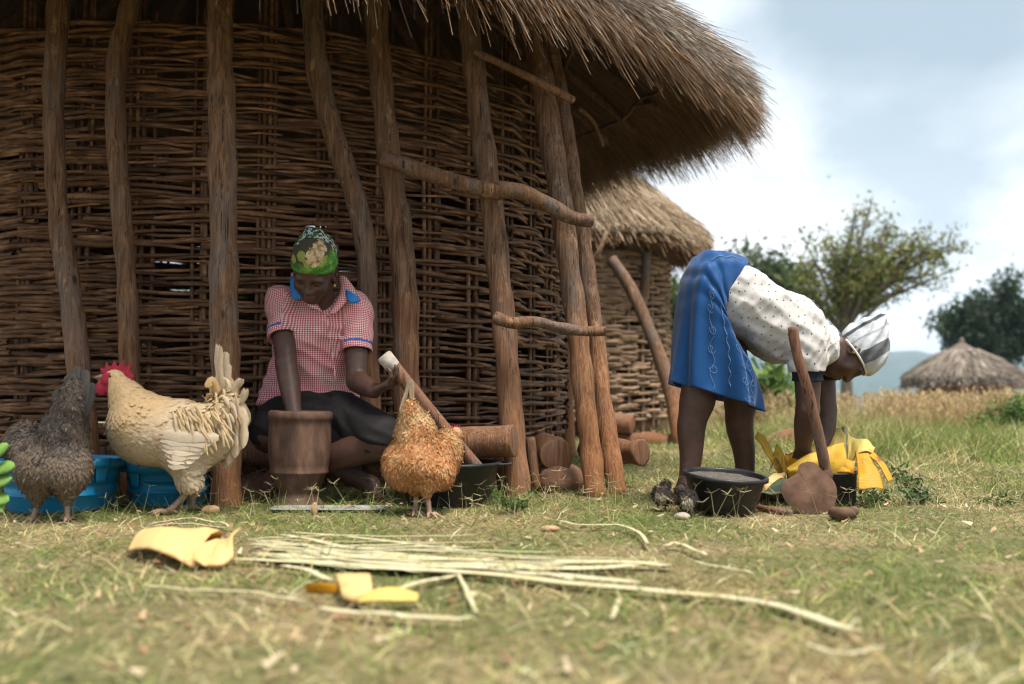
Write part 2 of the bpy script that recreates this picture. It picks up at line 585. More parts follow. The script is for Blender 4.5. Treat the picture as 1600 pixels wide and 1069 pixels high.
# ================================================================== the land
def terrain(x, y):
    x, y = np.asarray(x, float), np.asarray(y, float)
    d = np.maximum(y - 15.0, 0)
    z = -26 * (1 - np.exp(-d * 0.0045)) * (1 - np.exp(-d * 0.12))
    z = z + 0.012 * (fbm(x * 2.2 + 40, y * 2.2 + 40) - 0.5) * np.clip((40 - y) / 20, 0, 1)
    z = z + 0.10 * (fbm(x * 0.35 + 9, y * 0.35 + 9) - 0.5) * np.clip((y - 6) / 5, 0, 1)
    return z
def make_ground():
    ys = np.concatenate([np.linspace(-60, -2, 8), np.linspace(-1, 7, 130), 7 + 2993 * np.linspace(0.0, 1, 120)[1:] ** 3])
    xs = np.concatenate([-2500 * np.linspace(1, 0, 40)[:-1] ** 3 - 3, np.linspace(-3, 4, 110), 4 + 2496 * np.linspace(0, 1, 40)[1:] ** 3])
    X, Y = np.meshgrid(xs, ys, indexing='ij')
    P = np.stack([X, Y, terrain(X, Y)], 2)
    n, m = X.shape
    i = (np.arange(n - 1)[:, None] * m + np.arange(m - 1)[None]).ravel()
    Q = np.stack([i, i + m, i + m + 1, i + 1], 1)
    mt, nt, b = new_mat('soil and dry litter')
    v = _coords(nt, (1, 1, 1))
    f1 = _noise(nt, v, 1.7, 4, 0.6)
    f2 = _noise(nt, v, 38, 6, 0.7)
    f3 = _noise(nt, v, 0.06, 5, 0.65)
    c1 = _ramp(nt, f2, [(0.3, (0.055, 0.036, 0.02)), (0.5, (0.21, 0.155, 0.08)), (0.72, (0.42, 0.33, 0.18))])
    c2 = _ramp(nt, f2, [(0.3, (0.035, 0.04, 0.012)), (0.55, (0.11, 0.12, 0.04)), (0.75, (0.20, 0.19, 0.08))])
    c = _mix(nt, _ramp(nt, f1, [(0.40, (0, 0, 0)), (0.60, (1, 1, 1))]), c1, c2)
    far = _ramp(nt, f3, [(0.35, (0.05, 0.075, 0.025)), (0.65, (0.14, 0.13, 0.055))])
    g = nt.nodes.new('ShaderNodeNewGeometry')
    s = nt.nodes.new('ShaderNodeSeparateXYZ')
    nt.links.new(g.outputs['Position'], s.inputs[0])
    mr = nt.nodes.new('ShaderNodeMapRange')
    mr.inputs['From Min'].default_value, mr.inputs['From Max'].default_value = 14, 40
    nt.links.new(s.outputs['Y'], mr.inputs['Value'])
    c = _mix(nt, mr.outputs[0], c, far)
    nt.links.new(c, b.inputs['Base Color'])
    b.inputs['Roughness'].default_value = 0.95
    _bump(nt, b, f2, 0.6, 0.02)
    o = put('ground', raw_mesh('ground', P.reshape(-1, 3), Q, mt))
    tag(o, 'short dry turf sloping away behind the huts', None, None, 'structure')
make_ground()

def make_hills():
    mt = noise_mat('wooded hills', [(0.3, (0.02, 0.04, 0.02)), (0.5, (0.05, 0.075, 0.035)), (0.7, (0.11, 0.115, 0.06))], freq=0.012, bump=0.0, rough=1.0)
    for k, (y0, h, seed, xo) in enumerate(((1150, 150, 5.1, 0), (1900, 235, 21.7, 260))):
        xs = np.linspace(-2300, 2300, 240)
        t = np.linspace(0, 1, 26)
        X, T = np.meshgrid(xs, t, indexing='ij')
        ridge = 0.62 + 0.55 * (fbm(X * 0.0016 + seed, seed, 0, 4) - 0.5) * 2 + 0.10 * (fbm(X * 0.03 + seed, 3, 0, 3) - 0.5)
        Y = y0 + 900 * T + 120 * (fbm(X * 0.003, T * 3 + seed) - 0.5)
        rough = 26 * (fbm(X * 0.02 + 5, T * 14 + seed, 0, 3) - 0.5)
        Z = -30 + (h + 30) * ridge * np.sin(np.clip(T * 1.25, 0, 1) * math.pi / 2) ** 1.3 + rough * np.clip(T * 4, 0, 1)
        P = np.stack([X, Y, Z], 2)
        n, m = X.shape
        i = (np.arange(n - 1)[:, None] * m + np.arange(m - 1)[None]).ravel()
        Q = np.stack([i, i + m, i + m + 1, i + 1], 1)
        o = put('hills', raw_mesh('hills', P.reshape(-1, 3), Q, mt))
        tag(o, 'near blue hazy hill ridge beyond the valley' if k == 0 else 'far blue hazy mountain ridge on the horizon', None, None, 'structure')
make_hills()

HC = np.array([-1.6, 6.15])          # middle of the large hut
HR = 1.9

# ------------------------------------------------------------------ grass
M_GRASS = col_mat('grass blades', rough=0.6, spec=0.25, var=0.0, trans=0.3)
GREEN = np.array([[0.19, 0.25, 0.055], [0.25, 0.31, 0.08], [0.13, 0.185, 0.045], [0.30, 0.34, 0.11]])
STRAW = np.array([[0.60, 0.50, 0.26], [0.50, 0.40, 0.19], [0.70, 0.62, 0.38], [0.38, 0.26, 0.12], [0.55, 0.49, 0.23]])
def blade_cols(x, y, straw_p, shade=1.0):
    n = len(x)
    patch = fbm(x * 2.3 + 20, y * 2.3 + 31, 0, 3)
    p = np.clip(straw_p + (0.5 - patch) * 2.6, 0.06, 0.95)
    st = rng.random(n) < p
    c = np.where(st[:, None], STRAW[rng.integers(0, len(STRAW), n)], GREEN[rng.integers(0, len(GREEN), n)])
    clump = fbm(x * 9 + 5, y * 9 + 2, 0, 2)
    return np.clip(c * rng.uniform(0.55, 1.35, (n, 1)) * (0.55 + 0.9 * clump)[:, None], 0, 0.85)
def blades(n, y0, y1, L0, L1, W, tilt, straw_p, keep=None, power=1.0):
    y = np.sqrt(rng.uniform(y0 ** 2, y1 ** 2, n))
    x = rng.uniform(-1, 1, n) * (0.60 * y + 0.25)
    k = (np.hypot(x - HC[0], y - HC[1]) > HR - 0.05)
    if keep is not None:
        k &= keep(x, y)
    k &= rng.random(n) < np.clip(0.35 + 1.9 * (fbm(x * 5.5 + 61, y * 5.5 + 17, 0, 2) - 0.18), 0.35, 1)
    x, y = x[k], y[k]
    n = len(x)
    dens = fbm(x * 1.5 + 3, y * 1.5 + 8, 0, 2)
    L = rng.uniform(L0, L1, n) * ((0.6 + 0.8 * dens) if L1 < 0.12 else np.clip(0.1 + 1.9 * fbm(x * 0.9 + 3, y * 0.9 + 8, 0, 3) ** 1.2, 0.25, 1.6)) * rng.uniform(0.6, 1.25, n) ** power
    az = rng.uniform(0, 2 * math.pi, n)
    tl = np.clip(rng.normal(tilt, 0.35, n), 0.05, 1.5)
    d = np.stack([np.cos(az) * np.sin(tl), np.sin(az) * np.sin(tl), np.cos(tl)], 1)
    nor = np.stack([rng.normal(0, 1, n), rng.normal(0, 1, n), rng.normal(0, .4, n)], 1)
    bend = np.stack([np.cos(az), np.sin(az), np.full(n, -0.55)], 1) * (L * rng.uniform(0.1, 0.5, n))[:, None]
    pos = np.stack([x, y, terrain(x, y) - 0.004], 1)
    return ribbons(pos, d, nor, L, rng.uniform(0.6, 1.3, n) * W, bend, blade_cols(x, y, straw_p), 2, 0.12)
def join(parts):
    V, Q, C, n = [], [], [], 0
    for v, q, c in parts:
        V.append(v); Q.append(q + n); C.append(c); n += len(v)
    return np.concatenate(V), np.concatenate(Q), np.concatenate(C)
def seed_stalks(n, y0, y1, x0f, x1f, h0, h1):
    """wiry stems with three or four spread fingers on top"""
    out = []
    y = rng.uniform(y0, y1, n); x = rng.uniform(x0f, x1f, n)
    k = np.hypot(x - HC[0], y - HC[1]) > HR
    x, y = x[k], y[k]; n = len(x)
    L = rng.uniform(h0, h1, n)
    az = rng.uniform(0, 6.28, n); tl = rng.uniform(0.1, 0.7, n)
    d = np.stack([np.cos(az) * np.sin(tl), np.sin(az) * np.sin(tl), np.cos(tl)], 1)
    pos = np.stack([x, y, terrain(x, y)], 1)
    cols = np.array([0.42, 0.37, 0.2]) * rng.uniform(0.6, 1.3, (n, 1))
    nor = rng.normal(0, 1, (n, 3))
    bend = np.zeros((n, 3))
    out.append(ribbons(pos, d, nor, L, np.full(n, 0.0022), bend, cols, 1, 0.7))
    top = pos + d * L[:, None]
    for f in range(4):
        a2 = az + f * 1.6 + rng.uniform(-.4, .4, n)
        t2 = rng.uniform(0.7, 1.4, n)
        d2 = np.stack([np.cos(a2) * np.sin(t2), np.sin(a2) * np.sin(t2), np.cos(t2)], 1)
        L2 = rng.uniform(0.018, 0.04, n)
        out.append(ribbons(top, d2, rng.normal(0, 1, (n, 3)), L2, np.full(n, 0.0026), np.array([[0, 0, -0.006]]) * np.ones((n, 1)), cols, 1, 0.5))
    return out
def make_grass():
    parts = [blades(17000, 1.15, 2.3, 0.02, 0.055, 0.0042, 0.95, 0.60), blades(1500, 1.2, 2.6, 0.05, 0.11, 0.004, 0.75, 0.7),
             blades(90000, 2.2, 4.9, 0.018, 0.046, 0.0030, 1.0, 0.27),
             blades(3000, 1.3, 4.6, 0.05, 0.09, 0.0028, 0.65, 0.42),
             blades(4200, 3.6, 4.8, 0.05, 0.11, 0.003, 0.4, 0.25),
             blades(60000, 4.8, 9.5, 0.03, 0.085, 0.0052, 0.7, 0.24)]
    # scraps of dry leaf and husk lying about
    n = 2600
    y = np.sqrt(rng.uniform(1.3 ** 2, 5.0 ** 2, n)); x = rng.uniform(-1, 1, n) * (0.6 * y + 0.2)
    k = np.hypot(x - HC[0], y - HC[1]) > HR
    x, y = x[k], y[k]; n = len(x)
    az = rng.uniform(0, 6.28, n)
    d = np.stack([np.cos(az), np.sin(az), rng.normal(0.1, 0.2, n)], 1)
    L = rng.uniform(0.008, 0.03, n)
    cc = np.array([[0.50, 0.34, 0.20], [0.38, 0.22, 0.12], [0.62, 0.50, 0.34], [0.28, 0.16, 0.09]])[rng.integers(0, 4, n)] * rng.uniform(0.7, 1.2, (n, 1))
    parts.append(ribbons(np.stack([x, y, terrain(x, y) + rng.uniform(0.002, 0.02, n)], 1), nrmr(d), np.stack([rng.normal(0, .3, n), rng.normal(0, .3, n), np.ones(n)], 1), L, L * rng.uniform(0.25, 0.7, n), rng.normal(0, 0.004, (n, 3)), cc, 2, 0.3))
    parts += seed_stalks(420, 3.3, 4.3, -2.2, 2.4, 0.05, 0.13)
    V, Q, C = join(parts)
    tag(put('turf_grass', raw_mesh('turf_grass', V, Q, M_GRASS, False, C)), 'short half dry turf covering the yard in front of the huts', 'grass', None, 'stuff')
    right = lambda x, y: x > 0.09 * y - 0.1
    parts = [blades(34000, 6.0, 10.5, 0.09, 0.27, 0.0065, 0.42, 0.20, lambda x, y: (x > 0.23 * y)),
             blades(44000, 9.5, 14.0, 0.12, 0.28, 0.009, 0.32, 0.52, right),
             blades(34000, 12.5, 18.0, 0.14, 0.30, 0.012, 0.28, 0.72, right),
             blades(12000, 16.0, 30.0, 0.2, 0.4, 0.02, 0.28, 0.70)]
    # taller tan seed heads at the crest
    def plumes(n, y0, y1, xr):
        y = rng.uniform(y0, y1, n); x = rng.uniform(xr[0], xr[1], n) * y
        pos = np.stack([x, y, terrain(x, y)], 1)
        L = rng.uniform(0.22, 0.50, n)
        az = rng.uniform(0, 6.28, n); tl = rng.uniform(0.02, 0.35, n)
        d = np.stack([np.cos(az) * np.sin(tl), np.sin(az) * np.sin(tl), np.cos(tl)], 1)
        c = np.array([0.50, 0.37, 0.20]) * rng.uniform(0.6, 1.25, (n, 1))
        o = [ribbons(pos, d, rng.normal(0, 1, (n, 3)), L, np.full(n, 0.006), np.zeros((n, 3)), c, 1, 0.6)]
        for f in range(5):
            t = rng.uniform(0.72, 1.0, n)
            p = pos + d * (L * t)[:, None]
            a2 = rng.uniform(0, 6.28, n)
            d2 = nrmr(d + 0.8 * np.stack([np.cos(a2), np.sin(a2), np.zeros(n)], 1))
            o.append(ribbons(p, d2, rng.normal(0, 1, (n, 3)), rng.uniform(0.03, 0.07, n), np.full(n, 0.014), np.zeros((n, 3)), c * 1.1, 1, 0.3))
        return o
    parts += plumes(2600, 10.5, 16, (0.36, 0.60)) + plumes(900, 12, 17, (0.17, 0.36))
    V, Q, C = join(parts)
    tag(put('tall_dry_grass', raw_mesh('tall_dry_grass', V, Q, M_GRASS, False, C)), 'tall straw coloured seeding grass along the crest behind the yard', 'grass', None, 'stuff')
def nrmr(a):
    return a / (np.linalg.norm(a, axis=1)[:, None] + 1e-9)
make_grass()

# ================================================================== the large hut
M_POST = wood_mat('weathered post wood', (0.045, 0.023, 0.013), (0.19, 0.10, 0.054), (0.38, 0.235, 0.14), stain=(0.48, 0.19, 0.065), stain_z=(-0.1, 1.15))
M_TWIG = noise_mat('wattle twigs', [(0.25, (0.034, 0.017, 0.009)), (0.5, (0.13, 0.064, 0.033)), (0.75, (0.36, 0.195, 0.10))], scale=(1, 1, 4), freq=9, rough=0.65, bump=0.5, bdist=0.004, rand=0.55, spec=0.3)
M_LOG = wood_mat('cut log wood', (0.06, 0.032, 0.019), (0.19, 0.095, 0.048), (0.36, 0.205, 0.11), stain=(0.30, 0.125, 0.055))
M_STRAW = col_mat('thatch straw', rough=0.75, spec=0.25, var=0.0, trans=0.12)
M_THATCH = noise_mat('packed thatch', [(0.3, (0.10, 0.062, 0.036)), (0.55, (0.22, 0.14, 0.08)), (0.8, (0.34, 0.23, 0.14))], scale=(14, 14, 2), freq=9, bump=0.8, bdist=0.03, rough=0.95)
M_EARTH = noise_mat('packed red earth', [(0.3, (0.10, 0.05, 0.03)), (0.6, (0.22, 0.11, 0.06)), (0.8, (0.30, 0.17, 0.10))], freq=14, bump=0.7, rough=0.95)
M_STONE = noise_mat('reddish stone', [(0.3, (0.12, 0.06, 0.04)), (0.6, (0.27, 0.14, 0.09)), (0.8, (0.36, 0.22, 0.15))], freq=9, bump=0.6, rough=0.9)

def pol(C, r, a, z):
    """a: degrees, 0 faces the camera side (-Y), positive to +X"""
    a = np.radians(a)
    r, a, z = np.broadcast_arrays(np.asarray(r, float), a, np.asarray(z, float))
    return np.stack([C[0] + r * np.sin(a), C[1] - r * np.cos(a), z], -1)

hut = thing('woven_hut', 'large round hut with woven stick wall, rough posts and overhanging thatched roof', 'hut', (HC[0], HC[1], 0))

STEP = 8.0
def twig_path(span, parity, seed, amp=0.026, R=HR, pts_per=3):
    r_ = np.random.default_rng(seed)
    n = max(5, int(span / STEP * pts_per) + 1)
    a = np.linspace(0, span, n)
    w = np.cos(math.pi * a / STEP) * (1 if parity == 0 else -1)
    r = R + amp * w + r_.normal(0, 0.004, n)
    z = np.cumsum(r_.normal(0, 0.0045, n)); z -= np.linspace(z[0], z[-1], n) * 0.75
    z = z + 0.010 * math.sin(seed * 1.7) * np.sin(np.linspace(0, math.pi * r_.uniform(1, 2.5), n) + seed)
    return a, r, z
def twig_radii(n, seed):
    r_ = np.random.default_rng(seed + 500)
    r0 = r_.uniform(0.0065, 0.0150)
    return np.linspace(r0, r0 * r_.uniform(0.45, 0.8), n) * (1 + 0.06 * r_.normal(0, 1, n))
def hut_wall(parent, C, R, z0, z1, a0, a1, nparts, seed, dz, first_mesh=18, prefix='twig', back=True, amp=0.026, thick=1.0):
    r_ = np.random.default_rng(seed)
    lib = {0: [], 1: []}
    for par in (0, 1):
        for k in range(first_mesh):
            span = STEP * r_.uniform(2.4, 4.6)
            a, r, z = twig_path(span, par, seed * 31 + par * 97 + k, amp, R)
            mb = MB()
            p = pol((0, 0), r, a, z)
            mb.tube(p, twig_radii(len(a), seed + k + 40 * par) * thick, 6, wob=0.05, seed=k)
            lib[par].append((span, mb.mesh(prefix, M_TWIG), a, r, z))
    rest = MB()
    rows = int((z1 - z0) / dz)
    made = 0
    todo = []
    for row in range(rows):
        z = z0 + row * dz
        k = math.floor((a0 - r_.uniform(0, 30)) / STEP)
        while k * STEP < a1:
            par = (row // 2 + k) % 2
            item = lib[par][r_.integers(0, first_mesh)]
            todo.append((row, k, z + r_.normal(0, 0.006), item))
            if r_.random() < 0.16:
                it2 = lib[1 - par][r_.integers(0, first_mesh)]
                todo.append((row, k, z + dz * r_.uniform(0.3, 0.7), it2))
            k += max(1, int(item[0] / STEP - 0.35))
    skip = set(r_.choice(len(todo), max(0, len(todo) - nparts), replace=False).tolist()) if len(todo) > nparts else set()
    for i, (row, k, z, item) in enumerate(todo):
        rot = k * STEP + r_.normal(0, 0.5)
        fl = 1
        tilt = r_.normal(0, 0.010)
        if i in skip:
            p = pol((0, 0), item[3], item[2] + rot, item[4] * 1.0 + z)
            rest.tube(p + np.array([C[0], C[1], 0]), np.linspace(0.0115, 0.007, len(p)) * thick, 6, wob=0.05, seed=i)
            continue
        o = bpy.data.objects.new(prefix, item[1])
        COL.objects.link(o)
        s = r_.uniform(0.994, 1.006)
        o.scale = (s, s, fl)
        o.location = (C[0], C[1], z)
        o.rotation_euler = (tilt * math.cos(R_(rot + 90)), tilt * math.sin(R_(rot + 90)), R_(rot))
        o.parent = parent
        o.matrix_parent_inverse = Matrix.Translation(parent.location).inverted()
        made += 1
    if back:
        for row in range(0, int(rows * 2.2)):
            z = z0 + row * dz / 2.2
            k = math.floor(a1 / STEP)
            while k * STEP < a0 + 360:
                item = lib[(row // 2 + k) % 2][r_.integers(0, first_mesh)]
                sel = slice(None, None, 2)
                p = pol((0, 0), item[3][sel], item[2][sel] + k * STEP, item[4][sel] + z + r_.normal(0, 0.008))
                rest.tube(p + np.array([C[0], C[1], 0]), np.linspace(0.017, 0.013, len(p)) * thick, 4, cap=False)
                k += max(1, int(item[0] / STEP))
    if rest.v:
        tag(rest.build('wattle_weave', M_TWIG, parent), None, None, None, 'stuff')
    return made
n_twigs = hut_wall(hut, HC, HR, 0.205, 2.06, -24, 92, 296, 5, 0.0228)

# upright stakes, in bundles of four
def stakes(parent, C, R, a0, a1, z0, z1, seed, per=4, back=True):
    r_ = np.random.default_rng(seed)
    lib = []
    for k in range(8):
        mb = MB()
        z = np.linspace(0, 1, 6)
        mb.tube(np.stack([np.cumsum(r_.normal(0, 0.004, 6)), np.cumsum(r_.normal(0, 0.004, 6)), z], 1), np.linspace(0.0125, 0.0085, 6) * r_.uniform(0.8, 1.1), 5, wob=0.05, ref=(0, 1, 0))
        lib.append(mb.mesh('stake', M_TWIG))
    rest = MB()
    k = math.ceil(-180 / STEP)
    while k * STEP < 180:
        a = k * STEP
        for j in range(per):
            aa = a + (j - (per - 1) / 2) * 0.78 + r_.normal(0, 0.12)
            zz0, zz1 = z0 - r_.uniform(0, 0.12), z1 + r_.normal(0, 0.10)
            p = pol(C, R + r_.normal(0, 0.003), aa, zz0)
            if a0 <= a <= a1:
                o = bpy.data.objects.new('stake', lib[r_.integers(0, 8)])
                COL.objects.link(o)
                o.location = tuple(p)
                o.scale = (1, 1, zz1 - zz0)
                o.rotation_euler = (0, 0, R_(r_.uniform(0, 360)))
                o.parent = parent
                o.matrix_parent_inverse = Matrix.Translation(parent.location).inverted()
            elif back and j % 2 == 0:
                rest.tube([p, pol(C, R, aa, zz1)], 0.013, 4, cap=False, ref=(0, 1, 0))
        k += 1
    if rest.v:
        tag(rest.build('stake_row', M_TWIG, parent), None, None, None, 'stuff')
stakes(hut, HC, HR - 0.008, -26, 92, 0.12, 2.28, 9)

# floor of the hut: earth packed on logs
mb = MB()
mb.lathe([(0.01, 0.17), (HR - 0.12, 0.165), (HR - 0.10, 0.12), (HR - 0.14, 0.02), (HR - 0.2, -0.02)], (HC[0], HC[1], 0), 60, wob=0.006)
mb.build('earth_floor', M_EARTH, hut)

# posts
def px_path(pts, Y0, Y1):
    """pts in picture pixels from top to bottom, depth going from Y0 at the top to Y1 at the foot"""
    n = len(pts)
    y = [p[1] for p in pts]
    return np.array([at(p[0], p[1], Y0 + (Y1 - Y0) * (p[1] - y[0]) / (y[-1] - y[0])) for p in pts])
def rough_pole(name, P, rad, parent, m, sides=12, n=26, wob=0.07, seed=0, ends=0.94):
    P = spline(P, n)
    r_ = np.random.default_rng(seed)
    rad = np.interp(np.linspace(0, 1, n), np.linspace(0, 1, len(rad)), rad) * (1 + 0.035 * np.cumsum(r_.normal(0, 0.35, n)).clip(-1.5, 1.5))
    # cut ends: a slightly domed cap
    T0, T1 = nrm(P[1] - P[0]), nrm(P[-1] - P[-2])
    P = np.concatenate([[P[0] - T0 * 0.002], P, [P[-1] + T1 * 0.002]])
    rad = np.concatenate([[rad[0] * ends], rad, [rad[-1] * ends]])
    mb = MB()
    mb.tube(P, rad, sides, wob=wob, seed=seed)
    return mb.build(name, m, parent)
k_ = FPX
posts = [
    ([(95, -60), (90, 30), (84, 150), (88, 300), (108, 450), (125, 590), (140, 790)], 4.10, 3.98, [0.046, 0.046, 0.044, 0.05, 0.056]),
    ([(222, -60), (200, 20), (184, 90), (181, 210), (190, 330), (199, 470), (203, 600), (206, 785)], 4.14, 4.02, [0.042, 0.046, 0.046, 0.046, 0.05]),
    ([(344, -60), (345, 100), (348, 250), (350, 450), (352, 600), (353, 800)], 4.02, 3.84, [0.054, 0.056, 0.058, 0.062, 0.064]),
    ([(484, -60), (488, 20), (497, 110), (522, 215), (556, 310), (572, 400), (574, 520), (578, 640), (585, 780)], 4.20, 4.16, [0.05, 0.052, 0.05, 0.046, 0.05]),
    ([(586, -60), (590, 60), (600, 170), (613, 285), (629, 400), (634, 520), (636, 640), (640, 780)], 4.24, 4.16, [0.054, 0.056, 0.058, 0.062, 0.062]),
    ([(726, -60), (735, 60), (747, 160), (764, 290), (780, 430), (790, 540), (800, 660), (810, 785)], 4.30, 4.06, [0.05, 0.052, 0.056, 0.056, 0.058]),
    ([(828, 0), (843, 110), (860, 210), (879, 340), (895, 460), (908, 570), (921, 690), (931, 780)], 4.55, 4.17, [0.056, 0.060, 0.056, 0.052, 0.050]),
    ([(858, 60), (880, 180), (897, 290), (914, 400), (930, 520), (944, 640), (964, 775)], 4.75, 4.28, [0.042, 0.044, 0.044, 0.044, 0.052]),
    ([(-70, -60), (-62, 200), (-55, 500), (-50, 790)], 4.1, 4.0, [0.05, 0.05, 0.055]),
]
for k, (pp, Ya, Yb, rad) in enumerate(posts):
    rough_pole('post', px_path(pp, Ya, Yb), [x * 0.93 for x in rad], hut, M_POST, 16, 60, 0.10, k * 7 + 1)
for a in (112, 138, 165, 192, 218, 244, 270, 296, 320):
    rough_pole('post', [pol(HC, 2.15, a, -0.02), pol(HC, 2.14, a + 1.5, 1.0), pol(HC, 2.12, a - 1, 2.35)], [0.055, 0.05], hut, M_POST, 8, 10, 0.06, a)
# rails lashed across the posts
rough_pole('rail', np.array([at(600, 248, 4.08), at(640, 262, 4.06), at(700, 281, 4.05), at(768, 299, 4.04), at(786, 297, 4.04), at(815, 301, 4.06), at(860, 322, 4.1), at(893, 340, 4.12), at(925, 345, 4.14)]), [0.036, 0.033, 0.036, 0.036, 0.031, 0.027], hut, M_LOG, 10, 30, 0.09, 71)
rough_pole('rail', np.array([at(741, 80, 4.15), at(800, 108, 4.2), at(850, 133, 4.25), at(896, 157, 4.3)]), [0.014, 0.018, 0.019], hut, M_LOG, 10, 16, 0.06, 72)
rough_pole('rail', np.array([at(773, 496, 3.99), at(800, 505, 3.98), at(838, 503, 4.0), at(866, 510, 4.03), at(905, 517, 4.07), at(944, 518, 4.1)]), [0.027, 0.025, 0.022, 0.024, 0.022], hut, M_LOG, 10, 24, 0.09, 73)
# logs that carry the floor
rough_pole('foundation_log', np.array([at(330, 706, 4.20), at(470, 704, 4.14), at(640, 696, 4.05), at(803, 689, 3.94)]), [0.060, 0.058, 0.060, 0.062], hut, M_LOG, 14, 34, 0.06, 81, 0.9)
rough_pole('foundation_log', np.array([at(850, 700, 4.75), at(858, 704, 4.55), at(870, 712, 4.32)]), [0.07, 0.072, 0.074], hut, M_LOG, 12, 12, 0.08, 82, 0.86)
rough_pole('foundation_log', np.array([at(915, 702, 4.75), at(960, 705, 4.62), at(1002, 707, 4.5)]), [0.058, 0.06, 0.062], hut, M_LOG, 10, 12, 0.12, 83, 0.82)
rough_pole('foundation_log', np.array([at(120, 706, 4.35), at(240, 704, 4.25), at(330, 700, 4.28)]), [0.055, 0.055], hut, M_LOG, 10, 12, 0.08, 84, 0.9)
for k, (px, py, Y, ln) in enumerate(((829, 685, 4.34, 0.21), (778, 700, 4.2, 0.2), (735, 705, 4.25, 0.2), (160, 700, 4.2, 0.25), (180, 700, 4.22, 0.25), (700, 720, 4.25, 0.2), (300, 705, 4.3, 0.22), (115, 700, 4.25, 0.25))):
    p = at(px, py, Y)
    rough_pole('stub_stake', np.array([p, p + (0.01, -0.02, -ln * 0.5), p + (0.025, -0.04, -ln)]), [0.02, 0.022, 0.018], hut, M_LOG, 8, 8, 0.08, 90 + k)
def boulder(name, c, r, m, parent=None, seed=0, h=0.012):
    s = SDF(np.asarray(c) - np.asarray(r) * 1.5, np.asarray(c) + np.asarray(r) * 1.5, h)
    s.ell(c, r)
    s.shift(lambda x, y, z: 0.35 * min(r) * (fbm(x / r[0] * 1.3 + seed, y / r[1] * 1.3, z / r[2] * 1.3 + seed) - 0.5))
    V, Q = s.extract(1)
    return put(name, raw_mesh(name, V, Q, m), parent)
boulder('foundation_stone', at(872, 750, 4.40), (0.115, 0.12, 0.085), M_STONE, hut, 3)
boulder('foundation_stone', at(398, 772, 4.3), (0.09, 0.1, 0.09), M_STONE, hut, 5)

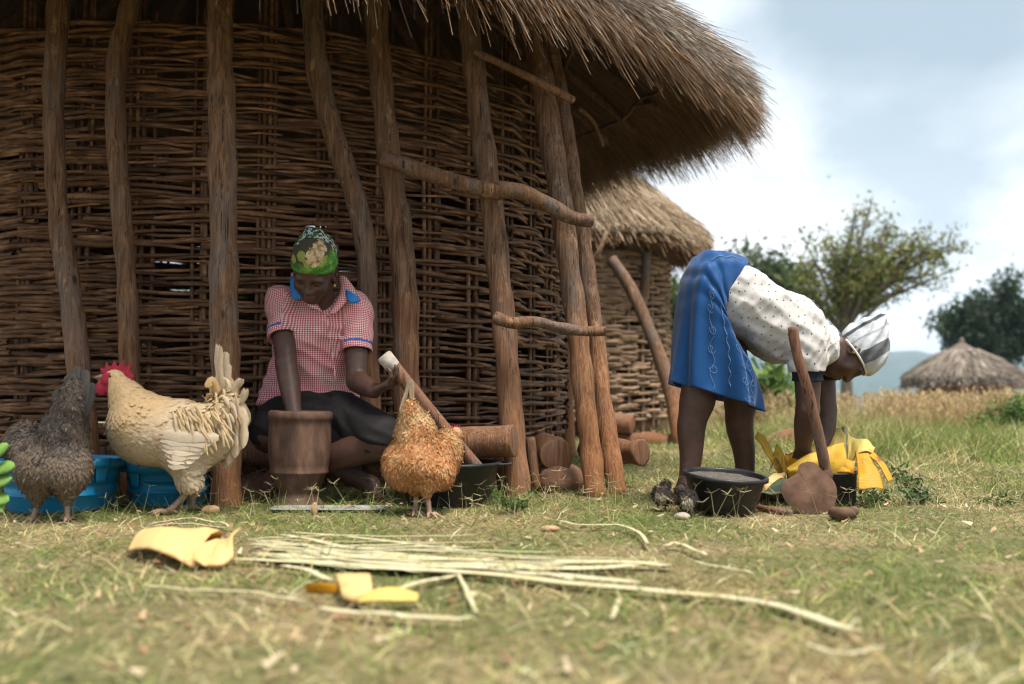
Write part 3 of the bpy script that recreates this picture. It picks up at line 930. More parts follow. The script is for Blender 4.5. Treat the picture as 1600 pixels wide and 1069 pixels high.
# ------------------------------------------------------------------ roofs
def roof(parent, C, table, pitch, thick, apex_r, n_out, n_rim, n_under, cols_out, cols_under, arange, seed, rafters=None, slen=(0.22, 0.5), sw=0.0042, rim_hang=0.095, body_mat=None, eave_t=0.22):
    r_ = np.random.default_rng(seed)
    ta = np.array([t[0] for t in table]); tr = np.array([t[1] for t in table]); tz = np.array([t[2] for t in table])
    def edge(a):
        a = (np.asarray(a) + 180) % 360 - 180
        r = np.interp(a, ta, tr); z = np.interp(a, ta, tz)
        return r + 0.035 * np.sin(np.radians(a * 11)) * 0.6 + 0.05 * (vnoise(a * 0.25 + 50, seed) - .5), z + 0.05 * (vnoise(a * 0.2 + 9, seed + 3) - .5)
    tp = math.tan(pitch)
    R0 = tr.mean()
    zap = tz.mean() + R0 * tp
    def under(a, s):
        """s: 0 at the eave, 1 at the apex"""
        r, z = edge(a)
        return pol(C, r * (1 - s) + apex_r * s, a, z * (1 - s) + zap * s)
    def outer(a, s):
        r, z = edge(a)
        lift = thick * (eave_t + (1 - eave_t) * np.clip(s / 0.22, 0, 1) ** 0.8)
        return pol(C, (r + 0.02) * (1 - s) + apex_r * s, a, z * (1 - s) + zap * s + lift)
    seg = 120
    a = np.linspace(-180, 180, seg, endpoint=False)
    rows = [under(a, np.full(seg, s)) for s in (0.96, 0.6, 0.35, 0.15, 0.02)] + [outer(a, np.full(seg, s)) for s in (0.0, 0.03, 0.08, 0.2, 0.4, 0.65, 0.96)]
    V = np.concatenate(rows)
    Fq = [(i * seg + j, i * seg + (j + 1) % seg, (i + 1) * seg + (j + 1) % seg, (i + 1) * seg + j) for i in range(len(rows) - 1) for j in range(seg)]
    Fq.append(tuple(range((len(rows) - 1) * seg, len(rows) * seg)))
    rf = put('roof', raw_mesh('roof', V, Fq, body_mat or M_THATCH), parent)
    def dirs(a, n):
        ar = np.radians(a)
        return np.stack([np.sin(ar), -np.cos(ar), np.zeros(n)], 1)
    parts = []
    def strands(n, kind):
        wide = r_.random(n) < 0.86
        aa = np.where(wide, r_.uniform(arange[0], arange[1], n), r_.uniform(-180, 180, n))
        # clumps along the rim
        out = dirs(aa, n)
        tang = np.stack([-out[:, 1], out[:, 0], np.zeros(n)], 1)
        L = r_.uniform(slen[0], slen[1], n)
        if kind == 'out':
            s = r_.uniform(0.02, 0.8, n) ** 1.3
            p = outer(aa, s) + np.array([0, 0, 1.0]) * r_.uniform(0.0, 0.05, n)[:, None]
            d = nrmr(out * math.cos(pitch) + np.array([0, 0, -math.sin(pitch)]) * 1.0 + tang * r_.normal(0, 0.14, n)[:, None] + np.array([0, 0, 1.0]) * r_.normal(0.04, 0.09, n)[:, None])
            cc = cols_out
            L = np.minimum(L, s * R0 / math.cos(pitch) + r_.uniform(0.0, 0.06, n))
            bend = np.array([[0, 0, -1.0]]) * (L * r_.uniform(0, 0.12, n))[:, None]
        elif kind == 'rim':
            t = r_.uniform(0, 1, n)
            s = r_.uniform(0.01, 0.14, n)
            clump = (vnoise(aa * 0.9, seed + 20) - 0.5)
            p = under(aa, s) * (1 - t[:, None]) + outer(aa, s) * t[:, None] + np.array([0, 0, 1.0]) * (0.03 * t)[:, None]
            d = nrmr(out * math.cos(pitch) + np.array([0, 0, -math.sin(pitch)]) + tang * (r_.normal(0, 0.22, n) + 0.5 * clump)[:, None] + np.array([0, 0, 1.0]) * r_.normal(-0.04 + 0.05 * t, 0.13, n)[:, None])
            L = s * R0 / math.cos(pitch) + r_.uniform(0.0, rim_hang, n) * (0.7 + 1.0 * (clump + 0.5)) * r_.uniform(0.3, 1.4, n) - 0.04 * t
            L = np.maximum(L, 0.06)
            bend = np.array([[0, 0, -1.0]]) * (L * r_.uniform(0.05, 0.45, n))[:, None]
            cc = cols_out
        else:
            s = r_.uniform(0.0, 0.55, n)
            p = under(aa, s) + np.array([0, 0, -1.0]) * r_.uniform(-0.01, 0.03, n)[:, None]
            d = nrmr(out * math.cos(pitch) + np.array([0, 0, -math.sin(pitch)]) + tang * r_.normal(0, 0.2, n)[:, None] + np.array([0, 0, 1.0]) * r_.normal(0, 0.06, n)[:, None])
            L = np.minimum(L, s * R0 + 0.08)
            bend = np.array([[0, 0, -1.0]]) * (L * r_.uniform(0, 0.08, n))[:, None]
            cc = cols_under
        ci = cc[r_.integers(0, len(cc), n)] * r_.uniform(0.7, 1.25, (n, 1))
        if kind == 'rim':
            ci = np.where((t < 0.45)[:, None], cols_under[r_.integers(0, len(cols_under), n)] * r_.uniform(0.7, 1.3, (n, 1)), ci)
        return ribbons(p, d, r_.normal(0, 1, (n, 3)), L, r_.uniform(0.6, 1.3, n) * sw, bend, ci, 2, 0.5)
    V, Q, Cc = join([strands(n_out, 'out'), strands(n_rim, 'rim'), strands(n_under, 'under')])
    tag(put('thatch_straw', raw_mesh('thatch_straw', V, Q, M_STRAW, False, Cc), rf), None, None, None, 'stuff')
    return rf, under
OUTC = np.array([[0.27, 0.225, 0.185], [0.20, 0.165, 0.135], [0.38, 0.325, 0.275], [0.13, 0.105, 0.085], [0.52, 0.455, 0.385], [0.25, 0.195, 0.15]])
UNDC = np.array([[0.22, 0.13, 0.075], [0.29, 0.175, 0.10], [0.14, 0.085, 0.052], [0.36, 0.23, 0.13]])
rf, under = roof(hut, HC, [(-180, 2.85, 1.95), (-60, 3.2, 1.90), (0, 3.2, 1.90), (18, 3.15, 1.92), (35, 2.90, 2.01), (52, 2.88, 1.99), (73, 3.02, 1.95), (90, 2.90, 2.06), (112, 2.78, 2.11), (140, 2.8, 2.06), (180, 2.85, 1.95)],  # unseen near-left eave is shaped wider to shade the wall beneath
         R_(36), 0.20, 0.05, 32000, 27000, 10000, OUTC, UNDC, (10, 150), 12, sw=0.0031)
r_ = np.random.default_rng(4)
for k in range(36):
    a = k * 10 + 3
    P = [under(np.array([a + r_.normal(0, 1.2)]), np.array([s]))[0] + (0, 0, -0.09) for s in (0.09 + r_.uniform(0, .08), 0.4, 0.75)]
    rough_pole('rafter', P, [0.028, 0.035, 0.038], rf, M_LOG, 8, 9, 0.06, 200 + k)
for s, n in ((0.16, 64), (0.31, 56)):
    for j in range(0, n, 8):
        aa = np.linspace(j, j + 8.6, 10) * 360 / n
        P = [under(np.array([x]), np.array([s + r_.normal(0, 0.006)]))[0] + (0, 0, -0.115 + r_.normal(0, 0.006)) for x in aa]
        rough_pole('batten', P, [0.015, 0.012], rf, M_TWIG, 6, 12, 0.06, 300 + j)
# loose branches where wall meets roof
for k, (p, q, rr) in enumerate((((735, 5, 4.5), (800, 50, 4.6), 0.014), ((740, 25, 4.5), (815, 85, 4.7), 0.012), ((845, 35, 4.4), (868, 110, 4.5), 0.02), ((905, 170, 4.9), (942, 228, 5.1), 0.012), ((690, 10, 4.45), (772, 20, 4.5), 0.012), ((820, 60, 4.5), (836, 10, 4.4), 0.015))):
    A, B = at(*p), at(*q)
    rough_pole('loose_branch', [A, (A + B) / 2 + (0.01, 0, 0.03), B], [rr, rr * 0.8], hut, M_LOG if k == 3 else M_TWIG, 7, 9, 0.1, 400 + k)

# ================================================================== the second hut, behind
C2 = np.array([0.17, 10.8])
hut2 = thing('thatched_hut', 'smaller round wattle hut with pale thatch standing behind the large hut', 'hut', (C2[0], C2[1], 0))
M_TWIG_KEEP = M_TWIG
M_TWIG = noise_mat('pale wattle twigs', [(0.25, (0.10, 0.065, 0.042)), (0.5, (0.27, 0.175, 0.11)), (0.75, (0.42, 0.30, 0.19))], scale=(1, 1, 4), freq=9, rough=0.75, bump=0.4, bdist=0.004, rand=0.25)
hut_wall(hut2, C2, 1.5, 0.20, 1.85, 22, 96, 150, 23, 0.042, 10, amp=0.035, thick=1.7)
stakes(hut2, C2, 1.5, 20, 98, 0.0, 2.0, 33, 2)
mb = MB()
mb.lathe([(0.01, 0.17), (1.38, 0.165), (1.40, 0.1), (1.34, -0.02)], (C2[0], C2[1], 0), 40)
mb.build('earth_floor', M_EARTH, hut2)
OUT2 = np.array([[0.44, 0.34, 0.23], [0.36, 0.27, 0.18], [0.52, 0.42, 0.30], [0.28, 0.21, 0.14]])
M_TH2 = noise_mat('pale packed thatch', [(0.3, (0.17, 0.12, 0.075)), (0.55, (0.32, 0.24, 0.16)), (0.8, (0.46, 0.37, 0.26))], scale=(10, 10, 2), freq=7, bump=0.8, bdist=0.03, rough=0.95)
rf2, under2 = roof(hut2, C2, [(-180, 1.9, 1.9), (0, 1.9, 1.86), (90, 1.92, 1.93), (180, 1.9, 1.9)], R_(39), 0.16, 0.04, 7000, 3600, 1200, OUT2, UNDC, (-20, 140), 31, slen=(0.25, 0.5), sw=0.009, rim_hang=0.07, body_mat=M_TH2)
for k in range(24):
    a = k * 15
    rough_pole('rafter', [under2(np.array([a]), np.array([s]))[0] + (0, 0, -0.05) for s in (0.1, 0.4, 0.7)], [0.03, 0.03], rf2, M_POST, 6, 6, 0.05, 500 + k)
rough_pole('post', px_path([(955, 405), (985, 450), (1012, 510), (1035, 570), (1052, 630), (1062, 700)], 9.1, 8.6), [0.055, 0.06, 0.065, 0.06], hut2, M_POST, 9, 16, 0.07, 61)
rough_pole('post', px_path([(1010, 395), (1008, 440), (1003, 480)], 9.6, 9.6), [0.05, 0.05], hut2, M_POST, 8, 8, 0.07, 62)
rough_pole('post', px_path([(1052, 560), (1060, 640), (1066, 692)], 9.0, 8.8), [0.04, 0.04], hut2, M_POST, 8, 8, 0.07, 63)
for a in (20, 130, 170, 210, 250, 290, 330):
    rough_pole('post', [pol(C2, 1.6, a, -0.02), pol(C2, 1.58, a, 2.0)], [0.05, 0.045], hut2, M_POST, 8, 6, 0.05, 600 + a)
rough_pole('loose_branch', [at(948, 362, 8.6), at(935, 395, 8.6), at(921, 410, 8.7)], [0.02, 0.018], hut2, M_TWIG, 6, 8, 0.05, 64)
for k, (px, py, Y) in enumerate(((968, 660, 8.9), (1025, 690, 8.8), (990, 690, 8.9))):
    rough_pole('foundation_log', np.array([at(px - 22, py, Y), at(px + 20, py + 4, Y - 0.1)]), [0.09, 0.085], hut2, M_LOG, 9, 8, 0.1, 640 + k)
M_TWIG = M_TWIG_KEEP

# ================================================================== the far hut
C3 = np.array([(1503 - CX) / FPX * 25, 25.0])
zb = float(terrain(C3[0], C3[1])) - 0.35
hut3 = thing('far_hut', 'distant low round mud hut with grey thatch rising to a peak beyond the tall grass', 'hut', (C3[0], C3[1], zb))
mb = MB()
mb.lathe([(0.9, zb), (1.05, zb), (1.08, zb + 0.6), (1.05, 0.86), (0.9, 0.87)], (C3[0], C3[1], 0), 32, wob=0.01)
mb.build('mud_wall', M_EARTH, hut3)
OUT3 = np.array([[0.30, 0.25, 0.21], [0.40, 0.34, 0.28], [0.20, 0.165, 0.14], [0.50, 0.43, 0.36]])
M_TH3 = noise_mat('grey packed thatch', [(0.3, (0.07, 0.055, 0.045)), (0.55, (0.17, 0.14, 0.115)), (0.8, (0.32, 0.27, 0.23))], scale=(7, 7, 2), freq=4, bump=0.8, bdist=0.05, rough=0.95)
rf3, under3 = roof(hut3, C3, [(-180, 1.42, 0.66), (0, 1.42, 0.65), (180, 1.42, 0.66)], R_(32), 0.22, 0.03, 4000, 2200, 300, OUT3, UNDC, (-100, 100), 41, slen=(0.3, 0.7), sw=0.022, rim_hang=0.12, body_mat=M_TH3)
mb = MB()
mb.tube(spline([(C3[0], C3[1], 1.50), (C3[0], C3[1], 1.62), (C3[0] + 0.01, C3[1], 1.72), (C3[0] + 0.02, C3[1], 1.88)], 10), np.array([0.36, 0.32, 0.25, 0.19, 0.14, 0.11, 0.085, 0.065, 0.05, 0.02]), 10, wob=0.05)
mb.build('roof_peak', M_TH3, rf3)

# ================================================================== people
def skin_mat():
    m, nt, b = new_mat('skin')
    a = _attr(nt, 'Col')
    f = _noise(nt, _coords(nt, (1, 1, 1)), 45, 4)
    c = _mix(nt, 1.0, a.outputs['Color'], _ramp(nt, f, [(0.25, (0.74,) * 3), (0.75, (1.26,) * 3)]), 'MULTIPLY')
    nt.links.new(c, b.inputs['Base Color'])
    b.inputs['Roughness'].default_value = 0.5
    b.inputs['Specular IOR Level'].default_value = 0.42
    b.inputs['Subsurface Weight'].default_value = 0.06
    b.inputs['Subsurface Radius'].default_value = (0.02, 0.008, 0.005)
    _bump(nt, b, _noise(nt, _coords(nt, (1, 1, 1)), 260, 3), 0.15, 0.002)
    return m
M_SKIN = skin_mat()
SKIN = np.array([0.076, 0.037, 0.026])
def gingham_mat():
    m, nt, b = new_mat('red gingham cotton')
    a = _attr(nt, 'pat')
    s = nt.nodes.new('ShaderNodeSeparateXYZ')
    nt.links.new(a.outputs['Vector'], s.inputs[0])
    fr = 1 / 0.0076
    def stripe(x):
        t = _math(nt, 'FRACT', _math(nt, 'MULTIPLY', x, fr))
        return _math(nt, 'GREATER_THAN', t, 0.46)
    v = _math(nt, 'MULTIPLY', _math(nt, 'ADD', stripe(s.outputs['X']), stripe(s.outputs['Y'])), 0.5)
    c = _ramp(nt, v, [(0.0, (0.78, 0.68, 0.67)), (0.5, (0.56, 0.22, 0.24)), (1.0, (0.40, 0.075, 0.10))])
    c = _mix(nt, _ramp(nt, s.outputs['Z'], [(0.45, (0, 0, 0)), (0.55, (1, 1, 1))]), c, (0.03, 0.10, 0.36))
    nt.links.new(c, b.inputs['Base Color'])
    b.inputs['Roughness'].default_value = 0.9
    _bump(nt, b, _noise(nt, _coords(nt, (1, 1, 1)), 70, 4), 0.25, 0.006)
    return m
M_GINGHAM = gingham_mat()
def plain_cloth(name, col, rough=0.85, var=0.2, sheen=0.0, bump=0.25):
    m = noise_mat(name, [(0.25, tuple(x * (1 - var) for x in col)), (0.75, tuple(min(x * (1 + var), 0.95) for x in col))], freq=35, rough=rough, bump=bump, bdist=0.006, spec=0.2)
    m.node_tree.nodes['Principled BSDF'].inputs['Sheen Weight'].default_value = sheen
    return m
M_BLACK_SKIRT = plain_cloth('black skirt cloth', (0.016, 0.014, 0.015), 0.8, 0.3)
M_BLUE_TRIM = plain_cloth('blue trim cloth', (0.03, 0.17, 0.46), 0.8, 0.15)
M_BLUE = plain_cloth('blue skirt satin', (0.002, 0.052, 0.18), 0.55, 0.12, 0.15, 0.12)
M_EMB = plain_cloth('white embroidery thread', (0.15, 0.23, 0.38), 0.7, 0.1)
M_DARKCLOTH = plain_cloth('dark sleeve cloth', (0.014, 0.015, 0.02), 0.85, 0.2)
def dotted_mat():
    m, nt, b = new_mat('white dotted blouse cotton')
    a = _attr(nt, 'pat')
    def dots(scale, off, r, keep):
        mp = nt.nodes.new('ShaderNodeMapping')
        mp.inputs['Scale'].default_value = (scale, scale, 0)
        mp.inputs['Location'].default_value = (off, off * 0.7, 0)
        mp.inputs['Rotation'].default_value = (0, 0, 0.5)
        nt.links.new(a.outputs['Vector'], mp.inputs['Vector'])
        v = nt.nodes.new('ShaderNodeTexVoronoi')
        v.voronoi_dimensions = '2D'
        v.inputs['Scale'].default_value = 1.0
        v.inputs['Randomness'].default_value = 0.35
        nt.links.new(mp.outputs['Vector'], v.inputs['Vector'])
        return _math(nt, 'LESS_THAN', v.outputs['Distance'], r), v.outputs['Color']
    d1, cc = dots(36, 0.0, 0.092, 1)
    s = nt.nodes.new('ShaderNodeSeparateColor')
    nt.links.new(cc, s.inputs[0])
    dc = _ramp(nt, s.outputs[0], [(0.0, (0.02, 0.02, 0.035)), (0.62, (0.03, 0.03, 0.05)), (0.66, (0.35, 0.08, 0.08)), (0.82, (0.42, 0.30, 0.22))])
    f = _noise(nt, _coords(nt, (1, 1, 1)), 9, 4)
    base = _ramp(nt, f, [(0.3, (0.44, 0.415, 0.405)), (0.7, (0.56, 0.54, 0.53))])
    c = _mix(nt, d1, base, dc)
    nt.links.new(c, b.inputs['Base Color'])
    b.inputs['Roughness'].default_value = 0.9
    v2 = nt.nodes.new('ShaderNodeTexVoronoi')
    v2.inputs['Scale'].default_value = 260
    _bump(nt, b, v2.outputs['Distance'], 0.15, 0.002)
    return m
M_DOTS = dotted_mat()

def frame(f, u):
    """rows: right hand side, forward, up"""
    f = nrm(f); u = nrm(np.asarray(u) - f * np.dot(f, u))
    r = np.cross(f, u)
    return np.stack([r, f, u])
def head(s, c, A):
    """c: middle of the skull; A: rows right, forward, up"""
    L = lambda x, y, z: c + A[0] * x + A[1] * y + A[2] * z
    s.ell(L(0, -0.006, 0.030), (0.077, 0.094, 0.090), A, 0.02)
    s.ell(L(0, 0.034, -0.040), (0.060, 0.056, 0.072), A, 0.03)
    s.ell(L(0, 0.056, -0.092), (0.028, 0.026, 0.022), A, 0.03)           # chin
    for q in (-1, 1):
        s.ell(L(q * 0.040, 0.058, -0.030), (0.026, 0.022, 0.026), A, 0.025)  # cheeks
        s.ell(L(q * 0.032, 0.078, 0.012), (0.026, 0.012, 0.009), A, 0.016)   # brows
        s.ell(L(q * 0.032, 0.082, -0.003), (0.015, 0.013, 0.010), A, 0.014, True)  # sockets
        s.ell(L(q * 0.032, 0.070, -0.004), (0.0155, 0.013, 0.011), A, 0.005)  # lids over eyes
        s.ell(L(q * 0.078, -0.002, -0.012), (0.010, 0.020, 0.030), A, 0.010)  # ears
        s.ell(L(q * 0.081, 0.000, -0.010), (0.005, 0.011, 0.017), A, 0.005, True)
        s.ell(L(q * 0.013, 0.093, -0.036), (0.011, 0.012, 0.009), A, 0.008)   # nostril wings
    s.cone(L(0, 0.084, 0.002), L(0, 0.101, -0.033), 0.008, 0.0125, 0.010)       # nose
    s.ell(L(0, 0.088, -0.060), (0.024, 0.013, 0.008), A, 0.006)               # upper lip
    s.ell(L(0, 0.085, -0.073), (0.020, 0.013, 0.0085), A, 0.006)              # lower lip
    return L
def hand(s, wrist, f, n, side, curl=0.5, spread=0.10, thumb_out=0.9, k=1.0):
    """wrist; f along the fingers; n out of the palm side; side +1: thumb along f x n"""
    f = nrm(f); n = nrm(np.asarray(n) - f * np.dot(f, n)); w = np.cross(f, n) * side
    kn = wrist + f * 0.085 * k
    for j, (o, ln) in enumerate(((0.030, 0.94), (0.010, 1.05), (-0.011, 0.99), (-0.031, 0.80))):
        b = kn + w * o * k - f * (0.004 if j in (0, 3) else 0) * k
        s.cone(wrist + w * o * 0.55 * k, b, 0.0135 * k, 0.0115 * k, 0.012)
        d = nrm(f + w * (spread * (1.5 - j) * 0.6))
        ang = 0
        p = b
        for t, (l, r0, r1) in enumerate(((0.043, 0.0098, 0.0090), (0.027, 0.0090, 0.0083), (0.021, 0.0083, 0.0068))):
            ang += curl * (0.8 if t == 0 else 1.0) * (1 + 0.10 * j)
            q = p + (d * math.cos(ang) + n * math.sin(ang)) * l * ln * k
            s.cone(p, q, r0 * k, r1 * k, 0.002)
            p = q
    p = wrist + f * 0.022 * k + w * 0.022 * k + n * 0.006
    d = nrm(f * 0.75 + w * thumb_out + n * 0.35)
    q = p + d * 0.042 * k
    s.cone(p, q, 0.0155 * k, 0.0115 * k, 0.010)
    d = nrm(f * 0.95 + w * thumb_out * 0.45 + n * 0.45)
    q2 = q + d * 0.030 * k
    s.cone(q, q2, 0.0112 * k, 0.0102 * k, 0.003)
    s.cone(q2, q2 + nrm(f + n * 0.5) * 0.024 * k, 0.0102 * k, 0.0078 * k, 0.003)
def foot(s, ankle, heel_down, toe, k=1.0):
    """ankle joint; direction to the sole; direction to the toes"""
    d, t = nrm(heel_down), nrm(toe)
    w = np.cross(d, t)
    s.cone(ankle, ankle + d * 0.045 * k - t * 0.025 * k, 0.036 * k, 0.030 * k, 0.02)
    s.cone(ankle + d * 0.02 * k, ankle + d * 0.052 * k + t * 0.12 * k, 0.034 * k, 0.024 * k, 0.03)
    s.cone(ankle + d * 0.055 * k - t * 0.02 * k, ankle + d * 0.06 * k + t * 0.13 * k, 0.026 * k, 0.018 * k, 0.03)
    s.ell(ankle + d * 0.055 * k + t * 0.12 * k, (0.042 * k, 0.04 * k, 0.02 * k), np.stack([w, t, d]), 0.02)
    for j in range(5):
        b = ankle + d * 0.062 * k + t * (0.145 - 0.007 * j * (j > 0)) * k + w * (0.032 - 0.017 * j) * k
        s.cone(b, b + t * (0.034 - 0.004 * j) * k, (0.0125 if j == 0 else 0.0085) * k, (0.011 if j == 0 else 0.0075) * k, 0.004)
def lip_cols(V, c, A, nails=()):
    C = np.repeat(SKIN[None], len(V), 0) * np.ones((len(V), 1))
    q = (V - c) @ A.T
    lips = np.exp(-((q[:, 0] / 0.020) ** 4 + ((q[:, 2] + 0.067) / 0.011) ** 4)) * (q[:, 1] > 0.07)
    C = C * (1 - lips[:, None] * 0.6) + np.array([0.17, 0.065, 0.055]) * lips[:, None] * 0.6
    brow = np.exp(-(((np.abs(q[:, 0]) - 0.034) / 0.020) ** 4 + ((q[:, 2] - 0.016) / 0.0055) ** 4)) * (q[:, 1] > 0.06)
    C *= 1 - 0.55 * brow[:, None]
    lash = np.exp(-(((np.abs(q[:, 0]) - 0.032) / 0.015) ** 4 + ((q[:, 2] + 0.0105) / 0.003) ** 4)) * (q[:, 1] > 0.06)
    C *= 1 - 0.7 * lash[:, None]
    for p, rad, cc in nails:
        w = np.exp(-(np.linalg.norm(V - p, axis=1) / rad) ** 4)[:, None]
        C = C * (1 - w) + np.asarray(cc) * w
    return C
def folds(amp, f1, f2, seed):
    """cloth creases: warped ridges along f1 and f2 directions"""
    f1, f2 = np.asarray(f1, float), np.asarray(f2, float)
    def fn(x, y, z):
        w = fbm(x * 7 + seed, y * 7, z * 7 + seed, 2) * 6
        a = np.sin(x * f1[0] + y * f1[1] + z * f1[2] + w)
        b = np.sin(x * f2[0] + y * f2[1] + z * f2[2] + w * 1.3 + 2)
        return amp * (np.abs(a) * 0.9 + 0.6 * b - 0.5)
    return fn

def add_sleeve(c, sh, e, el, r, rin, fo):
    t = SDF(c.lo, c.lo + c.h * (np.array(c.F.shape) - 1.5), c.h)
    t.F = np.full(c.F.shape, 0.2, np.float32); t.ax = c.ax
    d = nrm(el - sh)
    t.cone(sh, e + d * 0.03, r, r, 0.01)
    t.shift(fo)
    t.plane(e, d)
    t.cone(e - d * 0.035, e + d * 0.05, rin, rin + 0.002, 0.004, True)
    k = 0.025
    h = np.maximum(k - np.abs(c.F - t.F), 0) / k
    c.F = np.minimum(c.F, t.F) - h * h * k * 0.25

# ---------------------------------------------------------------- the seated woman
def seated_woman():
    Pv = at(487, 640, 4.13)
    base = np.array([Pv[0], Pv[1], 0.0])
    T = thing('person', 'person in red gingham shirt and green headscarf, sitting with one arm in a mortar', 'person', base)
    waist = at(487, 600, 4.14); chest = at(492, 520, 4.09); nb = at(504, 472, 4.02)
    shR, shL = at(440, 470, 4.06), at(556, 482, 4.05)
    elR, haR = at(447, 568, 3.92), at(463, 668, 3.80)
    elL, wrL = at(558, 596, 3.96), at(585, 611, 3.80)
    hc = at(491, 424, 3.91)
    A = frame((-0.13, -0.74, -0.66), (0.06, -0.66, 0.74))
    kneeL, ankL = at(598, 690, 3.80), at(440, 742, 3.98)
    kneeR, ankR = at(420, 680, 3.98), at(578, 757, 4.03)
    hipL, hipR = at(525, 655, 4.10), at(452, 655, 4.10)
    s = SDF(base + (-0.36, -0.50, -0.03), base + (0.40, 0.24, 1.20), 0.0048)
    s.ell(Pv, (0.165, 0.115, 0.11), k=0.03)
    s.cone(waist, chest, 0.115, 0.115, 0.05)
    for q, sh in ((-1, shR), (1, shL)):
        s.cone(chest + (q * 0.05, 0, 0.0), sh + (0, 0, -0.01), 0.085, 0.052, 0.05)
        s.cone(waist + (q * 0.05, 0, -0.02), chest + (q * 0.045, 0, 0), 0.085, 0.085, 0.05)
    s.cone(nb + (0, 0.03, -0.03), hc + A[2] * -0.05 + A[1] * -0.03, 0.056, 0.050, 0.03)
    L = head(s, hc, A)
    s.chain([shR, (shR + elR) / 2, elR], [0.055, 0.047, 0.040], 0.015)
    wr = elR + (haR - elR) * 0.80
    s.chain([elR, elR + (haR - elR) * 0.3, wr], [0.041, 0.042, 0.028], 0.012)
    hand(s, wr, haR - elR, (0.2, -1, 0), 1, 0.35)
    s.chain([shL, (shL + elL) / 2, elL], [0.055, 0.047, 0.041], 0.015)
    s.chain([elL, elL + (wrL - elL) * 0.35, wrL], [0.042, 0.042, 0.029], 0.012)
    # open hand, fingers curling upward round the pestle
    hand(s, wrL, nrm((0.62, -0.30, 0.25)), (-0.35, 0.05, 1.0), -1, 0.55, 0.16, 1.15)
    for hip, kn, an, up in ((hipL, kneeL, ankL, 1), (hipR, kneeR, ankR, -1)):
        s.chain([hip, (hip + kn) / 2, kn], [0.098, 0.088, 0.066], 0.02)
        s.chain([kn, kn + (an - kn) * 0.35, an], [0.062, 0.058, 0.034], 0.03)
    foot(s, ankL + (-0.02, -0.05, -0.01), (-0.3, -0.55, -0.8), (-0.45, 0.15, -0.75), 0.95)
    foot(s, ankR, (0.1, 0.3, -1), (0.45, -0.8, -0.25), 0.95)
    V, Q = s.extract(1)
    fin = [(at(xx, yy, 3.74), 0.013, (0.30, 0.17, 0.12)) for xx, yy in ((593, 590), (603, 586), (613, 585), (626, 597))]
    body = put('body', raw_mesh('body', V, Q, M_SKIN, True, lip_cols(V, hc, A, fin)), T)
    # shirt
    c = SDF(base + (-0.33, -0.32, 0.25), base + (0.33, 0.22, 1.0), 0.0048)
    c.cone(waist, chest, 0.133, 0.128, 0.05)
    for q, sh in ((-1, shR), (1, shL)):
        c.cone(chest + (q * 0.05, -0.01, -0.02), sh + (-q * 0.012, 0, -0.006), 0.100, 0.062, 0.05)
        c.cone(waist + (q * 0.065, -0.01, 0.0), chest + (q * 0.05, -0.012, 0), 0.10, 0.10, 0.05)
        c.cone(waist + (q * 0.095 - 0.012, -0.005, -0.075), waist + (q * 0.07 - 0.006, 0, 0.02), 0.116, 0.104, 0.04)
    c.cone(nb + (0, 0.035, -0.045), nb + (0.005, 0.03, 0.005), 0.085, 0.066, 0.03)
    eR = shR + (elR - shR) * 0.60; eL = shL + (elL - shL) * 0.60
    fo = folds(0.0062, (20, 0, 46), (-34, 10, 30), 4.0)
    c.shift(fo)
    for sh, e, el, rr in ((shR, eR, elR, 0.066), (shL, eL, elL, 0.068)):
        add_sleeve(c, sh, e, el, rr, 0.054, fo)
    c.cone(nb + (-0.005, -0.005, 0.03), nb + (0.01, -0.13, -0.035), 0.058, 0.030, 0.01, True)   # open neck
    c.ell(nb + (0, 0.01, 0.05), (0.062, 0.062, 0.05), None, 0.01, True)
    c.plane(waist + (0, 0, -0.13), (-0.16, -0.15, -1.0))
    V, Q = c.extract(1)
    ax = chest - waist
    th = np.arctan2(V[:, 0] - waist[0], -(V[:, 1] - waist[1] - 0.02))
    pat = np.stack([th * 0.15, V[:, 2], np.zeros(len(V))], 1)
    for sh, el, e in ((shR, elR, eR), (shL, elL, eL)):
        d = nrm(el - sh)
        t = (V - sh) @ d
        rr = np.linalg.norm(V - sh - t[:, None] * d, axis=1)
        sel = (rr < 0.085) & (t > -0.02) & ((V[:, 0] < shR[0] + 0.03) | (V[:, 0] > shL[0] - 0.03)) & (np.abs(V[:, 0] - sh[0]) < 0.1)
        e1 = nrm(np.cross(d, (0, 1, 0))); e2 = np.cross(d, e1)
        w = V - sh
        ang = np.arctan2(w @ e1, w @ e2)
        tl = np.linalg.norm(e - sh)
        band = ((t > tl - 0.034) & (t < tl - 0.024) & sel).astype(float)
        pat = np.where(sel[:, None], np.stack([ang * 0.062, t, band], 1), pat)
    shirt = put('shirt', raw_mesh('shirt', V, Q, M_GINGHAM, True, None, pat), T)
    # collar: two lapels with blue tips, laid on the shirt
    for q, pts_o, pts_i, blue in (
        (-1, [(455, 428, 3.99), (457, 452, 3.945), (470, 466, 3.93), (486, 482, 3.925)], [(468, 428, 4.02), (470, 446, 3.98), (482, 458, 3.96), (506, 492, 3.94)], [0, 1]),
        (1, [(541, 433, 4.0), (556, 455, 3.965), (545, 468, 3.94), (524, 490, 3.925)], [(527, 433, 4.02), (531, 450, 3.98), (526, 466, 3.96), (510, 496, 3.94)], [0, 1])):
        a, b_ = spline([at(*p) for p in pts_o], 14), spline([at(*p) for p in pts_i], 14)
        P = np.stack([a * (1 - t) + b_ * t + np.array([0, -0.008 * math.sin(t * math.pi), 0.006 * math.sin(t * math.pi)]) for t in np.linspace(0, 1, 6)], 1)
        mb = MB(); mb.grid(P)
        pv = P.reshape(-1, 3)
